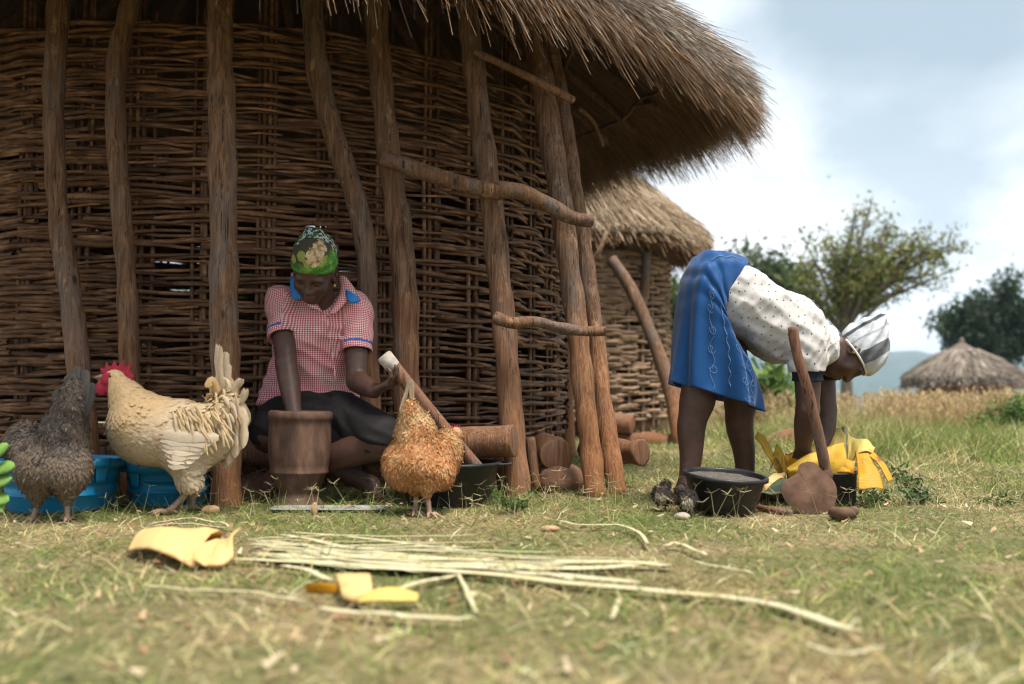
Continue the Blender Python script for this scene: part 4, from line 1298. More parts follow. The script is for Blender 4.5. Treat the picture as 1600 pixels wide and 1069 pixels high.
        o = put('collar', raw_mesh('collar', pv, mb.f, M_GINGHAM, True, None, np.stack([pv[:, 0], pv[:, 2], np.zeros(len(pv))], 1)), T)
        solid(o, 0.004)
    for pts in ([(454, 433, 3.985), (468, 430, 3.975), (471, 446, 3.95), (473, 464, 3.93), (466, 468, 3.925), (456, 464, 3.935)],
                [(541, 452, 3.975), (551, 458, 3.955), (562, 468, 3.955), (560, 473, 3.95), (548, 474, 3.945), (542, 466, 3.955)]):
        P = np.array([at(p[0], p[1], p[2] - 0.022) for p in pts])
        m_ = P.mean(0)
        mb = MB()
        ring = spline(np.concatenate([P, P[:1]]), 25)[:-1]
        mid = m_ + (ring - m_) * 0.55 + (0, -0.004, 0.002)
        n = len(ring)
        mb.add(np.concatenate([ring, mid, [m_ + (0, -0.005, 0.002)]]), [(i, (i + 1) % n, n + (i + 1) % n, n + i) for i in range(n)] + [(n + i, n + (i + 1) % n, 2 * n) for i in range(n)])
        o = mb.build('collar_tip', M_BLUE_TRIM, T)
        solid(o, 0.004)
    # button placket and pocket
    pl = [at(511, 499, 3.935), at(517, 530, 3.955), at(521, 560, 3.975), at(526, 598, 3.985)]
    mb = MB(); mb.tube(spline(pl, 20) + (0, -0.012, 0), 0.011, 6, flat=0.3, wob=0.1, ref=(1, 0, 0))
    V = np.concatenate(mb.v)
    put('placket', raw_mesh('placket', V, mb.f, M_GINGHAM, True, None, np.stack([V[:, 0], V[:, 2] + 0.003, np.zeros(len(V))], 1)), T)
    # skirt
    k = SDF(base + (-0.34, -0.50, 0.10), base + (0.42, 0.2, 0.55), 0.005)
    k.ell(Pv + (0, 0, 0.01), (0.185, 0.14, 0.125), k=0.04)
    endL = hipL + (kneeL - hipL) * 0.98
    endR = hipR + (kneeR - hipR) * 0.96
    k.cone(hipL + (0, 0, 0.01), endL + (0, 0, 0.02), 0.115, 0.083, 0.03)
    k.cone(hipR + (0, 0, 0.01), endR + (0, 0, 0.015), 0.115, 0.082, 0.03)
    mid = (endL + endR) / 2 + (0, 0.08, 0.0)
    k.cone((hipL + endL) / 2 + (0, 0, 0.01), (hipR + endR) / 2 + (0, 0, 0.01), 0.075, 0.075, 0.06)     # cloth slung between the knees
    k.cone(endL + (-0.05, 0.03, -0.045), mid + (0, 0.0, -0.035), 0.052, 0.05, 0.05)
    k.shift(folds(0.0045, (26, 18, 44), (14, -40, 60), 9.0))
    k.cone(endL + (0.03, -0.06, -0.135), endL + (-0.22, 0.0, -0.165), 0.078, 0.078, 0.02, True)     # hem lifts clear of the shin
    V, Q = k.extract(1)
    put('skirt', raw_mesh('skirt', V, Q, M_BLACK_SKIRT), T)
    # headscarf
    h = SDF(hc - 0.18, hc + 0.18, 0.0045)
    h.ell(L(0, -0.012, 0.048), (0.090, 0.102, 0.092), A, 0.02)
    h.ell(L(0.004, -0.055, 0.085), (0.068, 0.062, 0.060), A, 0.03)
    h.ell(L(0.016, -0.065, 0.125), (0.038, 0.034, 0.030), A, 0.015)
    h.shift(lambda x, y, z: 0.0022 * np.sin(((x - hc[0]) * A[2, 0] + (y - hc[1]) * A[2, 1] + (z - hc[2]) * A[2, 2]) * 170 + 9 * fbm(x * 9, y * 9, z * 9)) + 0.004 * (fbm(x * 16, y * 16, z * 16, 2) - 0.5))
    n = A[2] * -1.0 + A[1] * 0.35
    h.plane(L(0, 0.06, 0.036), n)
    V, Q = h.extract(1)
    q = (V - hc) @ A.T
    put('headscarf', raw_mesh('headscarf', V, Q, floral_mat(), True, None, q), T)
    mb = MB()
    for sgn in (-1, 1):
        p = L(sgn * 0.081, 0.006, -0.045)
        mb.tube([p, p + (0, 0, -0.006), p + (0, 0, -0.012)], [0.003, 0.005, 0.003], 6)
        mb.build('earring', noise_mat('gold earring', [(0.3, (0.5, 0.3, 0.1)), (0.7, (0.7, 0.45, 0.2))], freq=40, rough=0.3), T)
        mb = MB()
def floral_mat():
    m, nt, b = new_mat('green floral headscarf cotton')
    a = _attr(nt, 'pat')
    s = nt.nodes.new('ShaderNodeSeparateXYZ')
    nt.links.new(a.outputs['Vector'], s.inputs[0])
    x, z = s.outputs['X'], s.outputs['Z']
    y = s.outputs['Y']
    nz = _noise(nt, a.outputs['Vector'], 26, 4)
    # green band low on the brow, dark ground above, black and white print at the back
    low = _math(nt, 'ADD', _math(nt, 'MULTIPLY', z, -1.0), _math(nt, 'MULTIPLY', x, 0.25))
    green = _ramp(nt, low, [(0.0, (0, 0, 0)), (0.001, (0, 0, 0)), (1.0, (0, 0, 0))])
    mr = nt.nodes.new('ShaderNodeMapRange')
    mr.inputs['From Min'].default_value, mr.inputs['From Max'].default_value = 0.094, 0.066
    nt.links.new(_math(nt, 'ADD', z, _math(nt, 'MULTIPLY', x, 0.30)), mr.inputs['Value'])
    chk = nt.nodes.new('ShaderNodeTexVoronoi')
    chk.inputs['Scale'].default_value = 190
    chk.inputs['Randomness'].default_value = 0.1
    nt.links.new(a.outputs['Vector'], chk.inputs['Vector'])
    gcol = _mix(nt, _math(nt, 'LESS_THAN', chk.outputs['Distance'], 0.30), (0.06, 0.22, 0.03), (0.015, 0.065, 0.013))
    gcol = _mix(nt, _ramp(nt, nz, [(0.52, (0, 0, 0)), (0.6, (0.45,) * 3)]), gcol, (0.30, 0.44, 0.08))
    dark = (0.052, 0.042, 0.026)
    c = _mix(nt, mr.outputs[0], dark, gcol)
    def blob(cx, cz, r, cy=None):
        dx = _math(nt, 'SUBTRACT', x, cx); dz = _math(nt, 'SUBTRACT', z, cz)
        d = _math(nt, 'SQRT', _math(nt, 'ADD', _math(nt, 'MULTIPLY', dx, dx), _math(nt, 'MULTIPLY', dz, dz)))
        d = _math(nt, 'ADD', d, _math(nt, 'MULTIPLY', _math(nt, 'SUBTRACT', nz, 0.5), r * 1.6))
        return _math(nt, 'LESS_THAN', d, r), d
    for cx, cz, r in ((0.026, 0.105, 0.016), (0.0, 0.086, 0.013), (-0.05, 0.092, 0.016), (0.064, 0.082, 0.012), (0.012, 0.096, 0.010)):
        k, d = blob(cx, cz, r)
        front = _math(nt, 'MULTIPLY', k, _math(nt, 'GREATER_THAN', y, 0.0))
        c = _mix(nt, front, c, (0.22, 0.25, 0.05))
    k, d = blob(-0.024, 0.112, 0.033)
    wv = nt.nodes.new('ShaderNodeTexNoise')
    wv.inputs['Scale'].default_value = 60
    nt.links.new(a.outputs['Vector'], wv.inputs['Vector'])
    rose = _ramp(nt, wv.outputs['Fac'], [(0.36, (0.22, 0.14, 0.07)), (0.5, (0.46, 0.33, 0.18)), (0.64, (0.56, 0.44, 0.28))])
    c = _mix(nt, _math(nt, 'MULTIPLY', k, _math(nt, 'GREATER_THAN', y, -0.02)), c, rose)
    # printed back
    bk = _ramp(nt, wv.outputs['Fac'], [(0.42, (0.015, 0.02, 0.018)), (0.47, (0.03, 0.14, 0.06)), (0.53, (0.02, 0.03, 0.02)), (0.58, (0.62, 0.60, 0.48)), (0.66, (0.10, 0.2, 0.25))])
    c = _mix(nt, _math(nt, 'LESS_THAN', _math(nt, 'SUBTRACT', y, _math(nt, 'MULTIPLY', x, 0.2)), -0.012), c, bk)
    nt.links.new(c, b.inputs['Base Color'])
    b.inputs['Roughness'].default_value = 0.85
    return m
seated_woman()

# ---------------------------------------------------------------- the bending woman
def bending_woman():
    Y0 = 3.88
    hip = at(1108, 452, Y0)
    base = np.array([hip[0], Y0, 0.0])
    T = thing('person', 'person in white dotted blouse and blue skirt, bent double over a pot of yellow leaves', 'person', base)
    hipN, hipF = at(1106, 480, Y0 - 0.065), at(1116, 480, Y0 + 0.065)
    knN, knF = at(1090, 625, Y0 - 0.06), at(1158, 622, Y0 + 0.07)
    anN = gr(1083, 797); anN = np.array([anN[0], Y0 - 0.08, 0.075])
    anF = np.array([at(1165, 760, Y0 + 0.11)[0], Y0 + 0.11, 0.075])
    belly = at(1150, 465, Y0); chest = at(1225, 512, Y0 - 0.005); nb = at(1283, 540, Y0)
    shN, shF = at(1262, 538, Y0 - 0.145), at(1280, 540, Y0 + 0.14)
    elN, elF = at(1262, 640, Y0 - 0.13), at(1290, 640, Y0 + 0.12)
    haN, haF = at(1252, 716, Y0 - 0.03), at(1285, 720, Y0 + 0.06)
    hc = at(1330, 552, Y0 - 0.005)
    A = frame((0.10, -0.12, -0.98), (0.97, -0.06, 0.10))
    s = SDF(base + (-0.22, -0.30, -0.02), base + (0.76, 0.32, 1.02), 0.0052)
    s.ell(hip + (0.01, 0, -0.01), (0.10, 0.14, 0.10), k=0.03)
    s.cone(hip, belly, 0.10, 0.10, 0.04)
    for q in (-1, 1):
        s.cone(belly + (0, q * 0.05, 0), chest + (0, q * 0.06, 0), 0.095, 0.092, 0.05)
    for sh, el, ha in ((shN, elN, haN), (shF, elF, haF)):
        s.cone(chest + (0.02, (sh[1] - Y0) * 0.5, 0), sh, 0.085, 0.055, 0.05)
        s.chain([sh, (sh + el) / 2, el], [0.056, 0.050, 0.042], 0.015)
        wr = el + (ha - el) * 0.72
        s.chain([el, el + (ha - el) * 0.3, wr], [0.043, 0.044, 0.030], 0.012)
        hand(s, wr, ha - el, (0.2, Y0 - sh[1], 0), 1 if sh is shN else -1, 0.4)
    s.cone(nb + (-0.02, 0, 0), hc + A[2] * -0.055 + A[1] * -0.03, 0.056, 0.050, 0.03)
    L = head(s, hc, A)
    for h, kn, an in ((hipN, knN, anN), (hipF, knF, anF)):
        s.chain([h, (h + kn) / 2, kn], [0.078, 0.074, 0.060], 0.02)
        cf = kn + (an - kn) * 0.30 + (-0.012, 0, 0)
        s.chain([kn, cf, kn + (an - kn) * 0.65, an], [0.056, 0.055, 0.043, 0.034], 0.04)
        foot(s, an, (0, 0, -1), (1, -0.1, 0))
    V, Q = s.extract(1)
    put('body', raw_mesh('body', V, Q, M_SKIN, True, lip_cols(V, hc, A) * 0.92), T)
    # blouse
    c = SDF(base + (-0.05, -0.28, 0.35), base + (0.62, 0.28, 1.02), 0.005)
    ax = nrm(chest - belly)
    up = nrm(np.cross((0, 1, 0), ax)) * -1
    up = up if up[2] > 0 else -up
    for q in (-1, 1):
        c.cone(belly + (-0.02, q * 0.06, 0.005), chest + (0.0, q * 0.07, -0.005), 0.128, 0.112, 0.05)
        c.cone(belly + (0.03, q * 0.05, -0.025), chest + (-0.02, q * 0.05, -0.055), 0.100, 0.082, 0.05)
        c.cone(chest + (0, q * 0.07, 0), nb + (-0.03, q * 0.07, -0.008), 0.108, 0.078, 0.05)
    for sh, el in ((shN, elN), (shF, elF)):
        e = sh + (el - sh) * 0.42
        c.cone(chest + (0.03, (sh[1] - Y0) * 0.5, 0), sh + (0, 0, 0.0), 0.095, 0.066, 0.04)
    c.cone(nb + (-0.03, 0, -0.0), nb + (0.025, 0, 0.012), 0.085, 0.068, 0.03)
    fo1, fo2 = folds(0.006, (30, 8, 34), (-16, 14, 48), 2.0), folds(0.0035, (70, 20, -60), (50, -30, 90), 5.0)
    fo = lambda x, y, z: fo1(x, y, z) + fo2(x, y, z)
    c.shift(fo)
    for sh, el in ((shN, elN), (shF, elF)):
        add_sleeve(c, sh + (-0.005, 0, 0.01), sh + (el - sh) * 0.42, el, 0.069, 0.057, fo)
    c.cone(nb + (0.01, 0, -0.03), nb + (0.07, 0, 0.0), 0.058, 0.06, 0.01, True)
    c.plane(belly - ax * 0.055, -ax * 1.0 + up * 0.05)
    V, Q = c.extract(1)
    t = (V - belly) @ ax
    w = V - belly - t[:, None] * ax
    th = np.arctan2(w[:, 1], w @ up)
    pat = np.stack([th * 0.14, t, np.zeros(len(V))], 1)
    put('blouse', raw_mesh('blouse', V, Q, M_DOTS, True, None, pat), T)
    for sh, el in ((shN, elN), (shF, elF)):
        e0, e1 = sh + (el - sh) * 0.36, sh + (el - sh) * 0.56
        mb = MB()
        P = spline([e0, (e0 + e1) / 2, e1], 8)
        mb.tube(P, [0.058, 0.058, 0.058, 0.057, 0.057, 0.057, 0.058, 0.0585], 20, cap=False, wob=0.02)
        solid(mb.build('under_sleeve', M_DARKCLOTH, T), 0.005)
    # skirt, lofted from waist to hem
    rings = [((1163, 404), (1133, 492), 0.135), ((1132, 396), (1122, 500), 0.175), ((1098, 396), (1124, 520), 0.195), ((1076, 418), (1135, 530), 0.205), ((1064, 455), (1150, 548), 0.208), ((1057, 510), (1168, 575), 0.208), ((1052, 560), (1178, 606), 0.205), ((1049, 598), (1181, 640), 0.205)]
    m_, n_ = 96, 70
    cen, hv, dep = [], [], []
    for a, b_, d in rings:
        pa, pb = at(a[0], a[1], Y0), at(b_[0], b_[1], Y0)
        cen.append((pa + pb) / 2); hv.append((pa - pb) / 2); dep.append(d)
    cen, hv, dep = spline(cen, n_), spline(hv, n_), spline(np.array(dep)[:, None], n_)[:, 0]
    th = np.linspace(0, 2 * math.pi, m_, endpoint=False)
    tt = np.linspace(0, 1, n_)
    TT, TH = np.meshgrid(tt, th, indexing='ij')
    hl = np.linalg.norm(hv, axis=1)
    amp = 0.013 * TT ** 2 + 0.002
    f = 1 + (amp * (np.sin(TH * 7 + 1.5 * np.sin(TT * 3)) + 0.6 * np.sin(TH * 12 + 2 + TT * 2)) + 0.011 * (np.abs(np.sin(TT * 26 + TH * 2.2 + 5 * fbm(TH * 0.9, TT * 4))) - 0.5) * np.exp(-((TT - 0.32) / 0.22) ** 2)) / 0.15
    P = cen[:, None] + hv[:, None] * (np.sign(np.cos(TH)) * np.abs(np.cos(TH)) ** 0.82 * f)[..., None] + np.array([0, 1, 0]) * (-(dep[:, None]) * np.sign(np.sin(TH)) * np.abs(np.sin(TH)) ** 0.82 * f)[..., None]
    mb = MB()
    Fc = [(i * m_ + j, i * m_ + (j + 1) % m_, (i + 1) * m_ + (j + 1) % m_, (i + 1) * m_ + j) for i in range(n_ - 1) for j in range(m_)]
    Fc.append(tuple(range(m_ - 1, -1, -1)))
    mb.add(P.reshape(-1, 3), Fc)
    sk = mb.build('skirt', M_BLUE, T)
    solid(sk, 0.004, 1.0)
    # embroidery down the near side: wavy stems with curls
    def on(t, a, off=0.0035):
        i = np.clip(np.asarray(t) * (n_ - 1), 0, n_ - 1.001); j = (np.asarray(a) / (2 * math.pi) * m_) % m_
        i0, j0 = i.astype(int), j.astype(int)
        fi, fj = (i - i0)[:, None], (j - j0)[:, None]
        j1 = (j0 + 1) % m_
        p = (P[i0, j0] * (1 - fj) + P[i0, j1] * fj) * (1 - fi) + (P[i0 + 1, j0] * (1 - fj) + P[i0 + 1, j1] * fj) * fi
        i1 = np.clip(i0, 0, n_ - 1)
        out = p - (cen[i1] * 1.0)
        return p + out / (np.linalg.norm(out, axis=1)[:, None] + 1e-9) * off
    emb = []
    for a0, t0, t1 in ((1.35, 0.42, 0.97), (1.95, 0.52, 0.985), (2.35, 0.60, 0.98)):
        t = np.linspace(t0, t1, 90)
        emb.append((on(t, a0 + 0.05 * np.sin(t * 48)), 0.0008))
        for k, tc in enumerate(np.arange(t0 + 0.06, t1 - 0.02, 0.095)):
            u = np.linspace(0, 2.2 * math.pi, 26)
            rr = 0.028 * (1 - u / (2.9 * math.pi))
            sg = 1 if k % 2 else -1
            emb.append((on(tc + rr * 0.95 * np.sin(u), a0 + sg * (0.07 + rr * 3.6 * np.cos(u) - 0.10)), 0.0008))
    t = np.linspace(0.06, 0.30, 40)
    emb.append((on(t, 0.75 + 0.4 * t + 0.02 * np.sin(t * 40)), 0.0015))
    t = np.linspace(0.45, 0.93, 60)
    emb.append((on(t, 1.66 + 0.02 * np.sin(t * 90)), 0.0014))
    for q, rr in emb:
        mb = MB()
        mb.tube(q, rr, 4, cap=False)
        mb.build('embroidery', M_EMB, sk)
    # headscarf with a knot at the crown
    h = SDF(hc + (-0.16, -0.16, -0.16), hc + (0.24, 0.16, 0.26), 0.0045)
    h.ell(L(0, -0.012, 0.046), (0.092, 0.106, 0.098), A, 0.02)
    h.ell(L(0.004, -0.070, 0.088), (0.068, 0.058, 0.062), A, 0.03)
    h.ell(L(0.0, -0.108, 0.118), (0.048, 0.042, 0.040), A, 0.012)
    h.cone(L(-0.05, -0.110, 0.055), L(0.05, -0.10, 0.06), 0.022, 0.022, 0.015)
    wrapd = nrm(A[2] * 0.8 + A[1] * 0.6)
    h.shift(lambda x, y, z: 0.0040 * np.sin(((x - hc[0]) * wrapd[0] + (y - hc[1]) * wrapd[1] + (z - hc[2]) * wrapd[2]) * 190 + 8 * fbm(x * 9, y * 9, z * 9)) + 0.005 * (fbm(x * 16, y * 16, z * 16, 2) - 0.5))
    h.plane(L(0, 0.085, 0.036), A[2] * -1.0 + A[1] * 0.55)
    V, Q = h.extract(1)
    q = (V - hc) @ A.T
    m, nt, b = new_mat('grey and white headscarf cotton')
    a = _attr(nt, 'pat')
    sp_ = nt.nodes.new('ShaderNodeSeparateXYZ')
    nt.links.new(a.outputs['Vector'], sp_.inputs[0])
    nz = _noise(nt, a.outputs['Vector'], 14, 3)
    v = _math(nt, 'ADD', sp_.outputs['Y'], _math(nt, 'MULTIPLY', sp_.outputs['Z'], 0.42))
    v = _math(nt, 'ADD', v, _math(nt, 'MULTIPLY', nz, 0.02))
    v = _math(nt, 'MULTIPLY_ADD', v, 4.0, 0.5)
    cc = _ramp(nt, v, [(0.0, (0.44, 0.47, 0.50)), (0.20, (0.47, 0.50, 0.53)), (0.215, (0.06, 0.065, 0.08)), (0.255, (0.06, 0.065, 0.08)), (0.27, (0.40, 0.43, 0.46)), (0.39, (0.47, 0.49, 0.52)), (0.41, (0.24, 0.26, 0.28)), (0.44, (0.42, 0.45, 0.48)), (0.60, (0.45, 0.47, 0.50)), (0.615, (0.085, 0.09, 0.10)), (0.80, (0.12, 0.125, 0.135)), (0.82, (0.40, 0.42, 0.44)), (0.95, (0.50, 0.52, 0.54))])
    fine = _noise(nt, _coords(nt, (1, 1, 1)), 190, 3)
    cc = _mix(nt, 1.0, cc, _ramp(nt, fine, [(0.3, (0.8,) * 3), (0.7, (1.1,) * 3)]), 'MULTIPLY')
    nt.links.new(cc, b.inputs['Base Color'])
    b.inputs['Roughness'].default_value = 0.9
    put('headscarf', raw_mesh('headscarf', V, Q, m, True, None, q), T)
    mb = MB()
    u = np.linspace(0, 1, 30)
    ring = [L(0.095 * math.sin(x), 0.076 - 0.02 * abs(math.sin(x)), 0.020 + 0.0 * x) for x in np.linspace(-1.5, 1.5, 24)]
    ring = [L(0.089 * math.sin(x), 0.101 * math.cos(x) - 0.012, 0.036 + 0.55 * (0.101 * math.cos(x) - 0.012 - 0.085)) for x in np.linspace(-1.9, 1.9, 40)]
    mb.tube(ring, 0.0045, 6)
    mb.build('headscarf_hem', plain_cloth('pale scarf hem', (0.62, 0.60, 0.56)), T)
bending_woman()

# ================================================================== birds
M_FEATHER = col_mat('feathers', rough=0.7, spec=0.25, freq=90, var=0.12, trans=0.12)
M_BIRDSKIN = col_mat('bird skin under feathers', rough=0.8, spec=0.2, var=0.15)
M_COMB = noise_mat('red comb', [(0.3, (0.24, 0.010, 0.03)), (0.7, (0.42, 0.03, 0.06))], freq=60, rough=0.55, bump=0.4, bdist=0.004)
M_BEAK = noise_mat('horn beak', [(0.3, (0.22, 0.15, 0.10)), (0.7, (0.36, 0.27, 0.18))], freq=40, rough=0.5, bump=0.1)
M_SHANK = noise_mat('scaly shank', [(0.3, (0.20, 0.125, 0.085)), (0.7, (0.38, 0.26, 0.19))], freq=70, rough=0.6, bump=0.5, bdist=0.003)
M_EYE = noise_mat('bird eye', [(0.3, (0.02, 0.01, 0.005)), (0.7, (0.10, 0.04, 0.01))], freq=90, rough=0.15, bump=0.0)
def feathers(V, Q, n, dirfn, sizefn, colfn, seed, lift=0.16, width=0.62, puff=0.004, segs=3):
    r_ = np.random.default_rng(seed)
    N = vnormals(V, Q)
    tri = np.concatenate([Q[:, [0, 1, 2]], Q[:, [0, 2, 3]]])
    ar = np.linalg.norm(np.cross(V[tri[:, 1]] - V[tri[:, 0]], V[tri[:, 2]] - V[tri[:, 0]]), axis=1)
    k = r_.choice(len(tri), n, p=ar / ar.sum())
    w = r_.dirichlet((1, 1, 1), n)
    p = np.einsum('ij,ijk->ik', w, V[tri[k]])
    nn = nrmr(np.einsum('ij,ijk->ik', w, N[tri[k]]))
    d = dirfn(p, nn, r_)
    d = nrmr(d - nn * np.sum(d * nn, 1)[:, None] + r_.normal(0, 0.10, (n, 3)))
    L = sizefn(p, r_)
    keep = L > 0.002
    p, nn, d, L = p[keep], nn[keep], d[keep], L[keep]
    n = len(p)
    W = L * width * r_.uniform(0.8, 1.15, n)
    C = colfn(p, r_)
    side = nrmr(np.cross(d, nn))
    rows = []
    prof = {3: [0.35, 0.95, 0.85, 0.28], 4: [0.35, 0.85, 1.0, 0.8, 0.25]}[segs]
    cup = r_.uniform(0.05, 0.22, n)
    for i in range(segs + 1):
        t = i / segs
        c = p + d * (L * (t - 0.25))[:, None] + nn * (puff + L * lift * t - L * lift * 0.55 * t * t)[:, None]
        ww = W * prof[i] * 0.5
        dn = nn * (ww * cup)[:, None]
        rows.append(np.stack([c - side * ww[:, None] - dn, c + nn * (ww * 0.18)[:, None], c + side * ww[:, None] - dn], 1))
    P = np.stack(rows, 1).reshape(n, -1, 3)
    m = P.shape[1]
    b = (np.arange(n) * m)[:, None]
    q = []
    for i in range(segs):
        for j in (0, 1):
            q.append(b + np.array([i * 3 + j, i * 3 + j + 1, i * 3 + 3 + j + 1, i * 3 + 3 + j])[None])
    shade = np.array([0.90, 0.98, 1.02, 1.05, 1.05][:segs + 1])
    CC = (C[:, None, :] * np.repeat(shade, 3)[None, :, None]).reshape(-1, 3)
    return P.reshape(-1, 3), np.concatenate(q), CC
def plume(mb, pts, w, col, face, segs=14, tipw=0.35, cup=0.12, colt=None):
    """one long feather along pts with a shaft ridge; face: rough normal"""
    P = spline(np.asarray(pts, float), segs)
    T = nrmr(np.gradient(P, axis=0))
    f = np.asarray(face, float)
    S = nrmr(np.cross(T, f[None]))
    Nn = nrmr(np.cross(S, T))
    t = np.linspace(0, 1, segs)
    ww = w * (0.35 + 0.65 * np.clip(t / 0.25, 0, 1)) * np.where(t > 0.75, np.sqrt(np.clip(1 - ((t - 0.75) / 0.25) ** 2 * (1 - tipw ** 2), 0, 1)), 1)
    jg = np.random.default_rng(int(abs(P[0, 0] * 9973 + P[-1, 2] * 7919) * 10) % 99991)
    ww = ww * (1 + 0.16 * np.sin(t * 17 + jg.uniform(0, 6)) * t + jg.normal(0, 0.07, segs))
    rows = [P - S * ww[:, None] - Nn * (ww * cup)[:, None], P - S * (ww * 0.5)[:, None], P + Nn * 0.002, P + S * (ww * 0.5)[:, None], P + S * ww[:, None] - Nn * (ww * cup)[:, None]]
    G = np.stack(rows, 1)
    c = np.asarray(col, float)
    ct = c if colt is None else np.asarray(colt)
    cc = (c[None] * (1 - t[:, None]) + ct[None] * t[:, None])
    cc = np.repeat(cc[:, None], 5, 1) * np.array([0.95, 1.0, 0.9, 1.0, 0.95])[None, :, None]
    mb.grid(G, cc.reshape(-1, 3))
def shank(name, parent, hock, ankle, toe_dir, r=0.0085, toes=True, k=1.0):
    mb = MB()
    hock, ankle = np.asarray(hock), np.asarray(ankle)
    mb.tube(spline([hock, hock * 0.5 + ankle * 0.5 + (0.002, 0, 0), ankle], 8), [r * 1.25, r * 1.1, r, r, r * 0.95, r, r * 1.1, r * 1.3], 8, wob=0.06)
    if toes:
        t = nrm(toe_dir)
        sd_ = np.array([-t[1], t[0], 0])
        for ang, l in ((-0.5, 0.055), (0.0, 0.065), (0.5, 0.052), (3.0, 0.03)):
            d = t * math.cos(ang) + sd_ * math.sin(ang)
            e = ankle + d * l * k
            mb.tube([ankle + (0, 0, -0.002), ankle + d * l * 0.5 * k + (0, 0, 0.004), np.array([e[0], e[1], 0.006])], [r * 0.9, r * 0.75, r * 0.35], 6)
    return mb.build(name, M_SHANK, parent)

